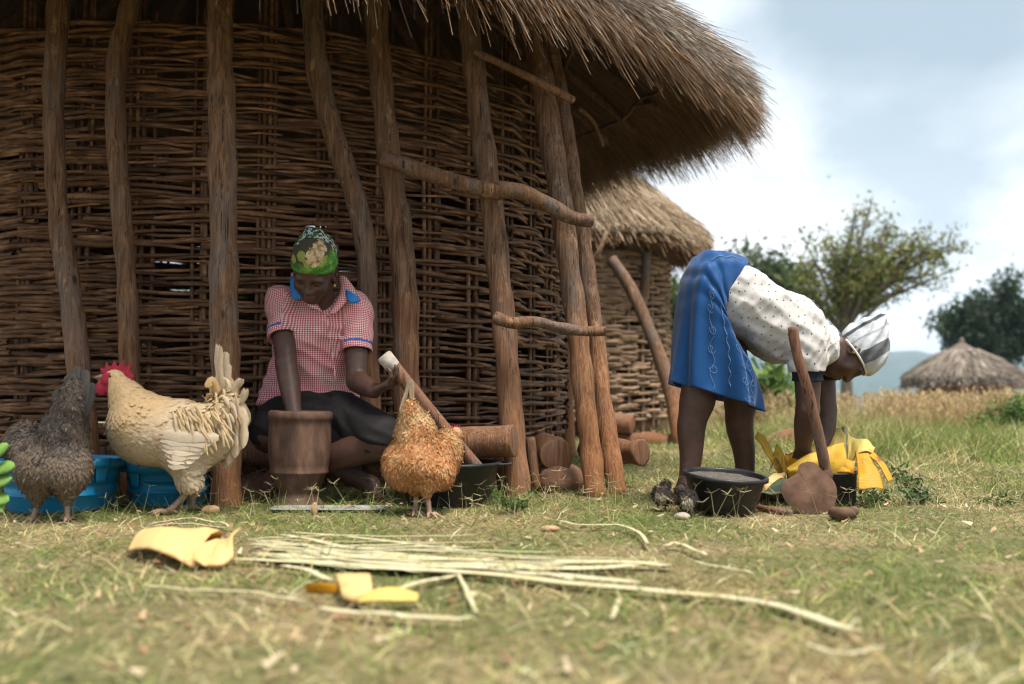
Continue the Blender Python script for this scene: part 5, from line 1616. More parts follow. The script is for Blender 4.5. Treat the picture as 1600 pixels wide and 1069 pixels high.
def rooster():
    Y = 3.58
    g = at(280, 806, Y)
    T = thing('rooster', 'cream white rooster with red comb and upright tail walking past the blue tubs', 'rooster', (g[0], Y, 0))
    P = lambda x, y, d=0.0: at(x, y, Y + d)
    s = SDF(P(140, 830) + (0, -0.2, 0), P(400, 520) + (0, 0.2, 0), 0.005)
    s.ell(P(258, 676), (0.175, 0.115, 0.118), frame((0.96, 0, 0.10), (0, 0, 1))[[1, 0, 2]], 0.03)
    s.ell(P(222, 668), (0.11, 0.10, 0.115), None, 0.04)
    s.ell(P(300, 690), (0.13, 0.10, 0.105), None, 0.04)
    s.cone(P(330, 672), P(352, 636), 0.085, 0.050, 0.05)       # saddle into the tail
    s.cone(P(214, 652), P(196, 618), 0.088, 0.050, 0.05)       # neck
    s.cone(P(196, 618), P(182, 595), 0.050, 0.034, 0.03)
    s.ell(P(178, 590), (0.035, 0.027, 0.028), None, 0.015)
    for dd in (-0.05, 0.05):
        s.cone(P(288, 715, dd), P(296, 748, dd), 0.068, 0.045, 0.04)
    hk = [P(304, 757, -0.05), P(303, 755, 0.05)]
    s.cone(P(296, 748, -0.05), hk[0], 0.040, 0.020, 0.02)
    s.cone(P(296, 748, 0.05), hk[1], 0.040, 0.020, 0.02)
    V, Q = s.extract(1)
    cream, white, gold, buff = np.array([0.57, 0.37, 0.175]), np.array([0.57, 0.45, 0.31]), np.array([0.66, 0.44, 0.20]), np.array([0.62, 0.45, 0.28])
    hd = P(178, 590)
    def pxy(p):
        """roughly back to the bird's own side view, in metres from its breast"""
        return (p[:, 0] - P(200, 680)[0]), (p[:, 2] - P(200, 680)[2])
    def colr(p, r_):
        u, v = pxy(p)
        n = len(p)
        c = np.repeat(white[None], n, 0)
        hack = np.clip((v - 0.00) / 0.10, 0, 1) * np.clip((0.22 - u) / 0.12, 0, 1)
        c = c * (1 - hack[:, None] * 0.75) + cream * hack[:, None] * 0.75
        sad = np.clip((u - 0.16) / 0.1, 0, 1) * np.clip((v + 0.02) / 0.08, 0, 1)
        c = c * (1 - sad[:, None] * 0.8) + np.array([0.64, 0.48, 0.27]) * sad[:, None] * 0.8
        br = np.exp(-(((u - 0.005) / 0.05) ** 2 + ((v - 0.03) / 0.05) ** 2))[:, None]
        c = c * (1 - br * 0.55) + gold * br * 0.55
        st = np.exp(-(((u - 0.17) / 0.05) ** 2 + ((v + 0.03) / 0.05) ** 2))[:, None] * (r_.random((n, 1)) < 0.6)
        c = c * (1 - st * 0.75) + np.array([0.42, 0.25, 0.12]) * st * 0.75
        return c * r_.uniform(0.92, 1.06, (n, 1))
    body = put('body', raw_mesh('body', V, Q, M_BIRDSKIN, True, colr(V, np.random.default_rng(1)) * 0.97), T)
    neck_ax = nrm(P(222, 680) - P(182, 595))
    def dirs_(p, nn, r_):
        u, v = pxy(p)
        n = len(p)
        back = np.array([0.95, 0, -0.18])[None]
        nk = np.clip((v - 0.02) / 0.08, 0, 1) * np.clip((0.10 - u) / 0.08, 0, 1)
        sad = np.clip((u - 0.22) / 0.08, 0, 1) * np.clip((v) / 0.06, 0, 1)
        leg = np.clip((-0.13 - v) / 0.04, 0, 1)
        d = back * (1 - nk[:, None]) + (neck_ax + np.array([0.15, 0, -0.1]))[None] * nk[:, None]
        d = d * (1 - sad[:, None]) + np.array([[0.45, 0, -0.85]]) * sad[:, None]
        d = d * (1 - leg[:, None]) + np.array([[0.15, 0, -1.0]]) * leg[:, None]
        return np.repeat(d, 1, 0)
    def size(p, r_):
        u, v = pxy(p)
        L = 0.026 + 0.012 * np.clip(u / 0.2, 0, 1) + 0.012 * np.clip((v) / 0.1, 0, 1)
        dh = np.linalg.norm(p - hd, axis=1)
        L = np.where(dh < 0.075, 0.016, L)
        L = np.where((dh < 0.055) & (p[:, 0] < hd[0] + 0.020), 0.0, L)
        return L * r_.uniform(0.75, 1.2, len(p))
    Vf, Qf, Cf = feathers(V, Q, 7000, dirs_, size, colr, 11, lift=0.03, width=0.55, puff=0.0008)
    tag(put('plumage', raw_mesh('plumage', Vf, Qf, M_FEATHER, True, Cf), T), None, None, None, 'stuff')
    # saddle hackles: long pointed gold feathers hanging over the wing
    r_ = np.random.default_rng(5)
    mb = MB()
    for k in range(100):
        u = r_.random()
        x0, y0 = 268 + 76 * u + r_.normal(0, 5), 630 + 10 * abs(u - .4) + abs(r_.normal(0, 16))
        ln = r_.uniform(18, 50)
        dd = -0.06 - 0.045 * r_.random()
        plume(mb, [P(x0, y0, dd + 0.03), P(x0 + 7, y0 + ln * 0.4, dd - 0.012), P(x0 + 16 + r_.normal(0, 5), y0 + ln, dd - 0.020)], 0.0042, (np.array([0.57, 0.42, 0.24]) if r_.random() < 0.85 else white) * r_.uniform(0.88, 1.06), (0, -1, 0.2), 9, 0.1)
    tag(mb.build('saddle_hackle', M_FEATHER, T), None, None, None, 'stuff')
    mb = MB()
    for k in range(40):
        x0, y0 = 200 + r_.uniform(-8, 22), 618 + r_.uniform(-6, 20)
        dd = -0.045 - 0.02 * r_.random()
        plume(mb, [P(x0, y0, dd + 0.01), P(x0 + r_.uniform(-2, 8), y0 + 24, dd - 0.03), P(x0 + r_.uniform(-6, 14), y0 + r_.uniform(42, 62), dd - 0.044)], 0.006, np.array([0.70, 0.52, 0.30]) * r_.uniform(0.85, 1.15), (0, -1, 0.1), 9, 0.1)
    tag(mb.build('neck_hackle', M_FEATHER, T), None, None, None, 'stuff')
    # folded wing
    for dd, sg in ((-0.102, -1), (0.102, 1)):
        mb = MB()
        for k in range(7):
            y = 676 + k * 6.0
            x1 = 330 - k * 7
            plume(mb, [P(232 + k * 6, y - 8 + k * 2, dd), P(275, y + 4 + k * 1.5, dd + sg * 0.022), P(x1 + 12, y + 8, dd + sg * (0.012 - 0.002 * k))], 0.020, np.array([0.68, 0.56, 0.42]) * (0.86 + 0.05 * k % 0.3) * (1.05 if k % 2 else 0.92), (0, sg, 0.25), 12, 0.4)
        mb.build('wing', M_FEATHER, T)
    # tail sickles
    tail = [
        ([(350, 640), (346, 605), (342, 575), (343, 541)], 0.017, white), ([(352, 640), (350, 605), (349, 575), (352, 550)], 0.018, white * 1.02),
        ([(352, 636), (340, 612), (332, 600), (324, 612)], 0.018, cream), ([(355, 640), (355, 608), (355, 590), (357, 566)], 0.016, white),
        ([(356, 645), (364, 615), (369, 604), (377, 594)], 0.015, white * 0.96), ([(356, 650), (368, 630), (376, 622), (380, 606)], 0.015, white * 0.95),
        ([(350, 640), (335, 606), (345, 590), (362, 606), (366, 628)], 0.015, cream * 1.05), ([(350, 650), (368, 632), (382, 645), (384, 672)], 0.020, white * 0.95),
        ([(345, 652), (362, 640), (376, 660), (376, 700)], 0.024, white), ([(340, 660), (356, 652), (368, 680), (364, 716)], 0.024, white * 0.98),
        ([(335, 668), (350, 668), (358, 696), (350, 730)], 0.024, white * 0.95), ([(348, 645), (330, 618), (327, 622), (320, 640)], 0.014, cream * 0.95)]
    r_ = np.random.default_rng(8)
    for j, (pp, w, c) in enumerate(tail):
        mb = MB()
        for q in range(3):
            o = r_.normal(0, 3.0, 2)
            dd = r_.uniform(-0.03, 0.03)
            plume(mb, [P(x + o[0] * (i / 3), y + o[1] * (i / 3), dd * (0.4 + i * 0.35)) for i, (x, y) in enumerate(pp)], w * (0.9 - 0.14 * q), c * r_.uniform(0.92, 1.06), (0.1 + r_.normal(0, .35), -1, 0.1), 16, 0.12, 0.3)
        mb.build('tail_feather', M_FEATHER, T)
    mb = MB()
    for k in range(34):
        x, y = 348 + r_.normal(0, 9), 636 + r_.normal(0, 18)
        dx, dy = r_.normal(8, 10), r_.uniform(10, 44)
        dd = -0.03 - 0.03 * r_.random()
        plume(mb, [P(x, y, dd + 0.01), P(x + dx * 0.6, y + dy * 0.5 - 4, dd - 0.012), P(x + dx, y + dy, dd - 0.016)], 0.0058, (white if r_.random() < 0.6 else cream) * r_.uniform(0.88, 1.06), (r_.normal(0, .4), -1, 0.2), 8, 0.35)
    tag(mb.build('tail_covert', M_FEATHER, T), None, None, None, 'stuff')
    # head furniture
    bk = MB()
    bk.tube([P(164, 589), P(156, 589), P(147, 590)], [0.012, 0.009, 0.0015], 8)
    bk.tube([P(164, 595), P(157, 594), P(151, 593)], [0.006, 0.004, 0.001], 6)
    bk.build('beak', M_BEAK, T)
    outline = [(158, 583), (156, 574), (163, 577), (166, 566), (172, 574), (179, 563), (184, 573), (194, 561), (195, 573), (206, 569), (203, 580), (211, 588), (205, 594), (196, 590), (186, 584), (172, 582)]
    def plate(name, outl, d0, d1, m):
        a = np.array([P(x, y, d0) for x, y in outl]); b_ = np.array([P(x, y, d1) for x, y in outl])
        c0 = a.mean(0); mid = (a + b_) / 2
        ins_a, ins_b = mid + (a - mid) * 1.0, mid + (b_ - mid) * 1.0
        ins_a = mid * 0.16 + ((a * 0.92 + a.mean(0) * 0.08)) * 0.84
        ins_b = mid * 0.16 + ((b_ * 0.92 + b_.mean(0) * 0.08)) * 0.84
        n = len(outl)
        mb = MB()
        Fc = [(i, (i + 1) % n, n + (i + 1) % n, n + i) for i in range(n)] + [(n + i, n + (i + 1) % n, 2 * n + (i + 1) % n, 2 * n + i) for i in range(n)]
        Fc += [tuple(range(n - 1, -1, -1)), tuple(range(2 * n, 3 * n))]
        mb.add(np.concatenate([ins_a, mid, ins_b]), Fc)
        return mb.build(name, m, T, smooth=False)
    plate('comb', outline, -0.006, 0.006, M_COMB)
    for dd in (-0.016, 0.016):
        w = SDF(P(140, 635) + (0, -0.08, 0), P(215, 570) + (0, 0.08, 0), 0.004)
        w.ell(P(159, 606, dd), (0.022, 0.009, 0.030), None, 0.006)
        w.ell(P(168, 604, dd), (0.018, 0.008, 0.026), None, 0.008)
        w.ell(P(168, 592, dd * 1.5), (0.026, 0.008, 0.024), None, 0.006)
        Vw, Qw = w.extract(1)
        put('wattle', raw_mesh('wattle', Vw, Qw, M_COMB), T)
        e = MB()
        c = P(172, 588, dd * 2.05)
        for i in range(1):
            e.tube([c + (0, -0.003 if dd < 0 else 0.003, 0), c, c + (0, 0.002, 0)], [0.002, 0.0045, 0.004], 8, ref=(0, 0, 1))
        e.build('eye', M_EYE, T)
    shank('leg', T, hk[0], np.array([P(272, 803)[0], Y - 0.055, 0.012]), (-1, -0.2, 0), 0.0115, True, 1.15)
    shank('leg', T, hk[1], np.array([P(292, 790)[0], Y + 0.06, 0.012]), (-1, 0.1, 0), 0.0105, True, 1.15)
rooster()

def hen_back(name, label, Y, prims, legs, hd, head_r, tailpts, cols, ncount, seed, size0, comb=None, wingcol=None, dir_up=None, tail_w=0.016, tail_col=None):
    g = at(legs[0][1][0], legs[0][1][1], Y)
    T = thing(name, label, 'hen', (g[0], Y, 0))
    P = lambda x, y, d=0.0: at(x, y, Y + d)
    pts = np.array([P(*p[:3]) for p in prims])
    lo, hi = pts.min(0) - 0.16, pts.max(0) + 0.16
    s = SDF(lo, hi, 0.005)
    for (x, y, d, rx, ry, rz) in prims:
        s.ell(P(x, y, d), (rx, ry, rz), None, 0.04)
    for hk, an, dd in legs:
        th = P(hk[0], hk[1] - 22, dd)
        s.cone(th + (0, 0, 0.03), P(hk[0], hk[1], dd), 0.040, 0.015, 0.03)
    V, Q = s.extract(1)
    mid = P(*prims[0][:3])
    def colr(p, r_):
        n = len(p)
        t = fbm(p[:, 0] * 12, p[:, 1] * 12 + 3, p[:, 2] * 12 + seed, 2)
        v = np.clip((p[:, 2] - mid[2]) / 0.16 * 0.5 + 0.5, 0, 1)
        c = cols[0] * (1 - v[:, None]) + cols[1] * v[:, None]
        k = (t > 0.56)[:, None] & (r_.random((n, 1)) < 0.7)
        c = np.where(k, cols[2], c)
        return c * r_.uniform(0.7, 1.2, (n, 1))
    put('body', raw_mesh('body', V, Q, M_BIRDSKIN, True, colr(V, np.random.default_rng(2)) * 0.7), T)
    def dirs_(p, nn, r_):
        d = np.array([0.0, -0.35, -1.0])[None] + 0.55 * (p - mid) * np.array([6, 0, 2])
        if dir_up is not None:
            d = d + dir_up(p)
        return d + r_.normal(0, 0.45, (len(p), 3))
    def size(p, r_):
        L = size0 * r_.uniform(0.7, 1.25, len(p))
        return np.where(p[:, 2] < 0.10, L * 0.55, L)
    Vf, Qf, Cf = feathers(V, Q, ncount, dirs_, size, colr, seed, lift=0.28, width=0.28, puff=0.003)
    tag(put('plumage', raw_mesh('plumage', Vf, Qf, M_FEATHER, True, Cf), T), None, None, None, 'stuff')
    r_ = np.random.default_rng(seed + 3)
    for pp in tailpts:
        mb = MB()
        for q in range(2):
            o = r_.normal(0, 2.0, 2)
            plume(mb, [P(x + o[0] * i / 2, y + o[1] * i / 2, d) for i, (x, y, d) in enumerate(pp)], tail_w * r_.uniform(0.8, 1.1), (cols[1] if tail_col is None else tail_col) * r_.uniform(0.75, 1.15), (r_.normal(0, .4), -1, 0.1), 14, 0.35, 0.2)
        mb.build('tail_feather', M_FEATHER, T)
    for hk, an, dd in legs:
        shank('leg', T, P(hk[0], hk[1], dd), np.array([P(an[0], an[1], dd)[0], Y + dd, 0.012]), (0.4, -0.8, 0) if seed % 2 else (-0.3, 0.9, 0), 0.0085)
    if hd is not None:
        hm = MB()
        x, y, d = hd
        h = SDF(P(x, y, d) - 0.09, P(x, y, d) + 0.09, 0.004)
        h.ell(P(x, y, d), (0.020, 0.028, 0.021), None, 0.01)
        h.cone(P(x, y, d), P(x - 10, y + 34, d - 0.01), 0.02, 0.04, 0.02)
        Vh, Qh = h.extract(1)
        put('head', raw_mesh('head', Vh, Qh, M_BIRDSKIN, True, colr(Vh, np.random.default_rng(4)) * 0.9), T)
        c = SDF(P(x, y, d) - 0.06, P(x, y, d) + 0.06, 0.003)
        for q in range(4):
            c.cone(P(x - 5 + 3.5 * q, y - 8, d - 0.01 + 0.008 * q), P(x - 6 + 4 * q, y - 14 + (q - 1.5) ** 2 * 0.8, d - 0.01 + 0.008 * q), 0.005, 0.003, 0.004)
        c.ell(P(x + 7, y + 4, d), (0.007, 0.014, 0.012), None, 0.004)
        c.ell(P(x + 8, y + 13, d), (0.005, 0.007, 0.012), None, 0.004)
        Vc, Qc = c.extract(1)
        put('comb', raw_mesh('comb', Vc, Qc, M_COMB), T)
        b_ = MB()
        b_.tube([P(x + 7, y + 3, d + 0.012), P(x + 14, y + 5, d + 0.022)], [0.006, 0.0015], 7)
        b_.build('beak', M_BEAK, T)
    return T
# ginger hen seen from behind
hen_back('hen', 'fluffy ginger hen seen from behind, standing before the black basin', 3.53,
         [(655, 722, 0.02, 0.095, 0.10, 0.085), (650, 692, -0.01, 0.070, 0.07, 0.07), (698, 708, 0.09, 0.052, 0.11, 0.085), (622, 724, 0.0, 0.052, 0.06, 0.058), (650, 668, -0.01, 0.058, 0.05, 0.055), (641, 645, -0.03, 0.030, 0.03, 0.045), (682, 742, -0.02, 0.060, 0.06, 0.055), (634, 742, -0.03, 0.060, 0.06, 0.052), (648, 725, -0.06, 0.05, 0.05, 0.05)],
         [((650, 768), (648, 800), -0.03), ((667, 772), (671, 806), -0.07)], (712, 678, 0.16), 0.02,
         [[(640, 660, -0.04), (632, 630, -0.05), (640, 598, -0.045)], [(648, 660, -0.02), (645, 630, -0.03), (643, 592, -0.03)], [(634, 660, -0.05), (627, 640, -0.06), (636, 612, -0.05)]],
         [np.array([0.40, 0.19, 0.07]), np.array([0.43, 0.265, 0.125]), np.array([0.33, 0.135, 0.048])], 20000, 15, 0.021, tail_col=np.array([0.30, 0.23, 0.15]), tail_w=0.006)
# grey hen seen from behind
hen_back('hen', 'dark grey hen seen from behind, nearest to the camera by the blue tub', 3.34,
         [(85, 730, 0.0, 0.105, 0.11, 0.085), (98, 685, -0.01, 0.075, 0.08, 0.09), (56, 700, 0.06, 0.085, 0.11, 0.075), (40, 690, 0.14, 0.06, 0.08, 0.065), (108, 648, -0.03, 0.052, 0.05, 0.07), (116, 618, -0.05, 0.032, 0.032, 0.06), (108, 735, -0.03, 0.062, 0.07, 0.075), (62, 735, -0.02, 0.062, 0.07, 0.07)],
         [((58, 785), (50, 832), -0.04), ((104, 782), (104, 826), -0.04)], (28, 715, 0.26), 0.02,
         [[(112, 650, -0.05), (112, 610, -0.06), (120, 572, -0.05)], [(104, 655, -0.04), (98, 620, -0.05), (112, 585, -0.05)], [(120, 650, -0.05), (128, 615, -0.06), (134, 582, -0.05)], [(125, 655, -0.05), (136, 630, -0.06), (142, 596, -0.06)], [(98, 660, -0.03), (88, 635, -0.04), (92, 608, -0.04)]],
         [np.array([0.21, 0.155, 0.105]), np.array([0.085, 0.066, 0.054]), np.array([0.05, 0.04, 0.035])], 20000, 22, 0.022, tail_w=0.018, tail_col=np.array([0.06, 0.055, 0.052]))
# two dark chicks
M_DOWN = col_mat('chick down', rough=0.95, spec=0.1, var=0.3)
def chick(label, x, y, Y, flip, seed):
    base = at(x, y + 14, Y); base[2] = 0
    T = thing('chick', label, 'chick', base, 'chicks by the black bowl')
    c = base + (0, 0, 0.062)
    s = SDF(c - 0.09, c + 0.09, 0.0035)
    s.ell(c, (0.032, 0.040, 0.034), None, 0.015)
    s.ell(c + (flip * 0.012, -0.02, -0.008), (0.025, 0.028, 0.024), None, 0.015)
    s.ell(c + (flip * 0.022, 0.030, 0.030), (0.020, 0.022, 0.019), None, 0.015)
    V, Q = s.extract(1)
    colf = lambda p, r_: np.where((np.linalg.norm(p - (c + (-0.008, -0.035, -0.012)), axis=1) < 0.022)[:, None], np.array([0.30, 0.26, 0.20]), np.array([0.045, 0.036, 0.032])) * r_.uniform(0.6, 1.4, (len(p), 1))
    put('body', raw_mesh('body', V, Q, M_DOWN, True, colf(V, np.random.default_rng(1))), T)
    Vf, Qf, Cf = feathers(V, Q, 700, lambda p, nn, r_: r_.normal(0, .3, (len(p), 3)) + (0, -0.4, -0.6), lambda p, r_: 0.013 * r_.uniform(0.6, 1.3, len(p)), colf, seed, lift=0.6, width=0.3, puff=0.001)
    tag(put('plumage', raw_mesh('plumage', Vf, Qf, M_DOWN, True, Cf), T), None, None, None, 'stuff')
    b_ = MB(); b_.tube([c + (flip * 0.026, 0.048, 0.030), c + (flip * 0.03, 0.062, 0.026)], [0.004, 0.001], 6); b_.build('beak', M_BEAK, T)
    for q in (-1, 1):
        shank('leg', T, c + (q * 0.012, 0.0, -0.028), base + (q * 0.014, 0, 0.008), (0, 1, 0), 0.0028, True, 0.35)
chick('dark chick with pale rump standing left of the black bowl', 1033, 770, 3.62, 1, 51)
chick('dark chick crouching against the front of the black bowl', 1076, 780, 3.46, -1, 52)

# ================================================================== things in the yard
M_MORTAR = noise_mat('dark mortar wood', [(0.3, (0.045, 0.026, 0.019)), (0.5, (0.11, 0.062, 0.043)), (0.72, (0.21, 0.12, 0.08))], scale=(3, 3, 1.0), freq=6, bump=0.35, bdist=0.006, rough=0.7)
M_HANDLE = wood_mat('polished handle wood', (0.09, 0.045, 0.03), (0.22, 0.105, 0.062), (0.34, 0.18, 0.11), rand=0.05)
M_PALEWOOD = noise_mat('worn pale wood', [(0.3, (0.30, 0.26, 0.22)), (0.7, (0.52, 0.47, 0.41))], freq=30, bump=0.3)
def plastic(name, c, rough=0.4, dirt=(0.16, 0.12, 0.08), amt=0.35):
    m, nt, b = new_mat(name)
    f = _noise(nt, _coords(nt, (1, 1, 2.2)), 13, 6, 0.7)
    f2 = _noise(nt, _coords(nt, (1, 1, 1)), 60, 4, 0.7)
    k = _ramp(nt, f, [(0.50, (0, 0, 0)), (0.72, (amt,) * 3)])
    col = _mix(nt, k, c, dirt)
    col = _mix(nt, _ramp(nt, f2, [(0.62, (0, 0, 0)), (0.70, (amt,) * 3)]), col, tuple(min(1, x * 1.6 + 0.03) for x in c))
    nt.links.new(col, b.inputs['Base Color'])
    nt.links.new(_ramp(nt, f, [(0.4, (rough,) * 3), (0.7, (min(1, rough + 0.35),) * 3)]), b.inputs['Roughness'])
    b.inputs['Specular IOR Level'].default_value = 0.4
    _bump(nt, b, f2, 0.08, 0.003)
    return m
M_BLUEPL = plastic('blue plastic', (0.005, 0.20, 0.40), 0.38)
M_BLACKPL = plastic('black plastic', (0.012, 0.012, 0.014), 0.35, (0.12, 0.11, 0.10), 0.30)
M_SOOT = plastic('sooty pot metal', (0.010, 0.010, 0.011), 0.5, (0.06, 0.055, 0.05), 0.4)
M_FLOUR = noise_mat('coarse grey flour', [(0.3, (0.06, 0.05, 0.042)), (0.6, (0.13, 0.115, 0.10)), (0.8, (0.28, 0.255, 0.225))], freq=70, bump=0.9, bdist=0.01)
M_IRON = noise_mat('earthy brown iron', [(0.3, (0.065, 0.036, 0.024)), (0.55, (0.135, 0.075, 0.048)), (0.8, (0.21, 0.13, 0.09))], freq=16, rough=0.85, bump=0.35, bdist=0.004)
M_TIN = noise_mat('dull enamel tin', [(0.3, (0.20, 0.18, 0.16)), (0.7, (0.36, 0.35, 0.33))], freq=25, rough=0.45, bump=0.1)
M_PALEBLUE = noise_mat('pale blue enamel', [(0.3, (0.26, 0.35, 0.40)), (0.7, (0.42, 0.52, 0.56))], freq=30, rough=0.4, bump=0.0)
def rotm(ax, ay):
    return np.array((Matrix.Rotation(ay, 3, 'Y') @ Matrix.Rotation(ax, 3, 'X')))

# mortar
c = at(466, 700, 3.80); c[2] = 0
T = thing('mortar', 'dark wooden mortar with flared foot standing before the seated person', 'mortar', c)
mb = MB()
mb.lathe([(0.02, 0.13), (0.06, 0.15), (0.085, 0.22), (0.096, 0.335), (0.102, 0.358), (0.112, 0.362), (0.120, 0.356), (0.122, 0.342), (0.1205, 0.330), (0.116, 0.326),
          (0.1165, 0.30), (0.118, 0.25), (0.116, 0.20), (0.112, 0.16), (0.108, 0.138), (0.111, 0.134), (0.110, 0.129), (0.103, 0.124), (0.094, 0.10), (0.082, 0.075), (0.070, 0.058), (0.068, 0.052), (0.080, 0.035), (0.094, 0.012), (0.098, 0.0), (0.09, -0.005)], c, 56, M=rotm(0, R_(1.2)), wob=0.006)
mb.build('bowl', M_MORTAR, T)
# pestle
pt, pb = at(600, 556, 3.75), at(740, 724, 3.85)
pb2 = pb + (pb - pt) * 0.18
T = thing('pestle', 'long wooden pestle leaning from the black basin into the seated person\'s open hand', 'pestle', pb2)
mb = MB()
mb.tube(spline([pt, pt * 0.65 + pb * 0.35, pb, pb2], 26), np.interp(np.linspace(0, 1, 26), [0, 0.12, 0.25, 0.6, 1], [0.029, 0.0285, 0.0265, 0.024, 0.027]), 16, wob=0.015)
mb.build('shaft', M_HANDLE, T)
d = nrm(pb - pt)
mb = MB()
mb.tube([pt - d * 0.003, pt + d * 0.002, pt + d * 0.05, pt + d * 0.062], [0.026, 0.0305, 0.0295, 0.0275], 16)
cap = mb.build('worn_end', M_PALEWOOD, T)
mb = MB()
q = pt + d * 0.018 + np.array([-0.004, -0.0285, 0.004])
mb.tube([q + (0, 0.004, 0), q + (0, -0.002, 0)], 0.004, 8, ref=(0, 0, 1))
mb.build('hole_shade_disc', M_SOOT, cap)  # solid dark disc, its colour stands in for shade inside a hole
# tubs, bowls and pots
def tub(name, label, cat, px, Y, R, r, h, m, handles=(), wall=0.005, lip=0.018, group=None, tilt=(0, 0), drop=0.03, ribs=()):
    c = at(px, 700, Y); c[2] = 0.0
    T = thing(name, label, cat, c, group)
    M = rotm(*tilt)
    dz = -min((M @ np.array([r * math.cos(a), r * math.sin(a), 0]))[2] for a in np.linspace(0, 6.28, 40))
    c = c + (0, 0, dz + 0.004)
    prof = [(0.01, wall), (r - wall, wall), (r + (R - r) * 0.5 - wall, h * 0.5), (R - wall, h - 0.006), (R - wall + 0.001, h - 0.001), (R, h), (R + lip * 0.7, h), (R + lip, h - 0.003), (R + lip, h - drop), (R + lip - 0.003, h - drop), (R + lip - 0.004, h - 0.006), (R - 0.001, h - 0.007)]
    t_prev = h - 0.007
    for z in ribs:
        x = r + (R - r) * z / h
        prof += [(x + 0.001, z + 0.004), (x + 0.004, z + 0.002), (x + 0.004, z - 0.002), (x, z - 0.004)]
    prof += [(r + (R - r) * 0.05, h * 0.05), (r - 0.006, 0.001), (r - 0.012, 0.0)]
    mb = MB(); mb.lathe(prof, c, 64, M=M)
    mb.build('tub_wall' if name == 'tub' else 'vessel', m, T)
    for (az, kind) in handles:
        a = R_(az)
        e = np.array([math.cos(a), math.sin(a), 0]); f = np.array([-math.sin(a), math.cos(a), 0])
        mb = MB()
        if kind == 'tab':
            P = np.array([[e * (R + lip + 0.002 - k * 0.010) + f * w + np.array([0, 0, h - k * 0.055 + 0.004]) for w in np.linspace(-0.035 + 0.010 * k, 0.035 - 0.010 * k, 5)] for k in np.linspace(0, 1.6, 7)])
            mb.grid(P @ M.T + c)
            solid(mb.build('handle', m, T), 0.006, 1.0)
        else:
            w = np.linspace(-1, 1, 14)
            P = np.array([e * (R + lip * 0.4 + 0.045 * (1 - x * x) ** 0.5) + f * x * 0.06 + np.array([0, 0, h - 0.006]) for x in w])
            mb.tube(P @ M.T + c, 0.0065, 8, flat=0.6)
            mb.build('handle', m, T)
    return T, c, M
tub('tub', 'blue plastic tub with rim handle behind the dark grey hen', 'tub', 98, 3.70, 0.205, 0.178, 0.185, M_BLUEPL, ((-28, 'tab'), (152, 'tab')), ribs=(0.06, 0.115))
tub('tub', 'blue plastic tub beneath the rooster, beside the thick post', 'tub', 268, 3.875, 0.165, 0.145, 0.158, M_BLUEPL, ((60, 'tab'), (240, 'tab')), ribs=(0.055, 0.10))
tub('basin', 'wide black plastic basin with side handles behind the ginger hen', 'basin', 702, 3.89, 0.190, 0.165, 0.160, M_BLACKPL, ((-8, 'loop'), (188, 'loop')), lip=0.014, drop=0.012)
T, cc, M = tub('bowl', 'tilted black bowl of grey flour at the bending person\'s feet', 'bowl', 1128, 3.56, 0.141, 0.112, 0.128, M_BLACKPL, ((60, 'loop'),), lip=0.010, drop=0.014, tilt=(R_(4.5), R_(4.0)))
mb = MB()
rr = np.linspace(0.002, 0.137, 12); aa = np.linspace(0, 2 * math.pi, 40)
G = np.array([[(r * math.cos(a), r * math.sin(a), 0.117 + 0.008 * (fbm(r * 30 * math.cos(a) + 9, r * 30 * math.sin(a) + 9) - 0.5) - 0.004 * (r / 0.137)) for a in aa] for r in rr])
mb.grid(G @ M.T + cc)
tag(mb.build('flour', M_FLOUR), 'coarse grey flour filling the tilted black bowl', 'flour')
tub('cooking_pot', 'sooty black cooking pot stuffed with yellow banana leaves', 'pot', 1283, 3.91, 0.132, 0.126, 0.122, M_SOOT, (), lip=0.008, drop=0.006)
# tray under the mortar
c = at(516, 790, 3.70); c[2] = 0.0
T = thing('tray', 'flat tin tray with pale blue rim on the grass before the mortar', 'tray', c)
x0, x1 = at(431, 787, 3.69)[0], at(606, 787, 3.69)[0]
mb = MB()
def rrect(x0, x1, y0, y1, r, z, n=6):
    o = []
    for cx, cy, a0 in ((x1 - r, y1 - r, 0), (x0 + r, y1 - r, 90), (x0 + r, y0 + r, 180), (x1 - r, y0 + r, 270)):
        for k in range(n + 1):
            a = R_(a0 + 90 * k / n)
            o.append((cx + r * math.cos(a), cy + r * math.sin(a), z))
    return np.array(o)
rows = [rrect(x0 + i, x1 - i, 3.57 + i * 0.6, 3.69 - i * 0.6, 0.03, z) for i, z in ((0.06, 0.006), (0.022, 0.006), (0.008, 0.012), (0.0, 0.015))]
n = len(rows[0])
mb.add(np.concatenate(rows), [(i * n + j, i * n + (j + 1) % n, (i + 1) * n + (j + 1) % n, (i + 1) * n + j) for i in range(3) for j in range(n)] + [tuple(range(n))])
solid(mb.build('tray_bed', M_TIN, T), 0.003)
mb = MB()
loop = np.concatenate([rows[3], rows[3][:2]])
mb.tube(loop, 0.0022, 6, cap=False)
mb.build('tray_rim', M_PALEBLUE, T)

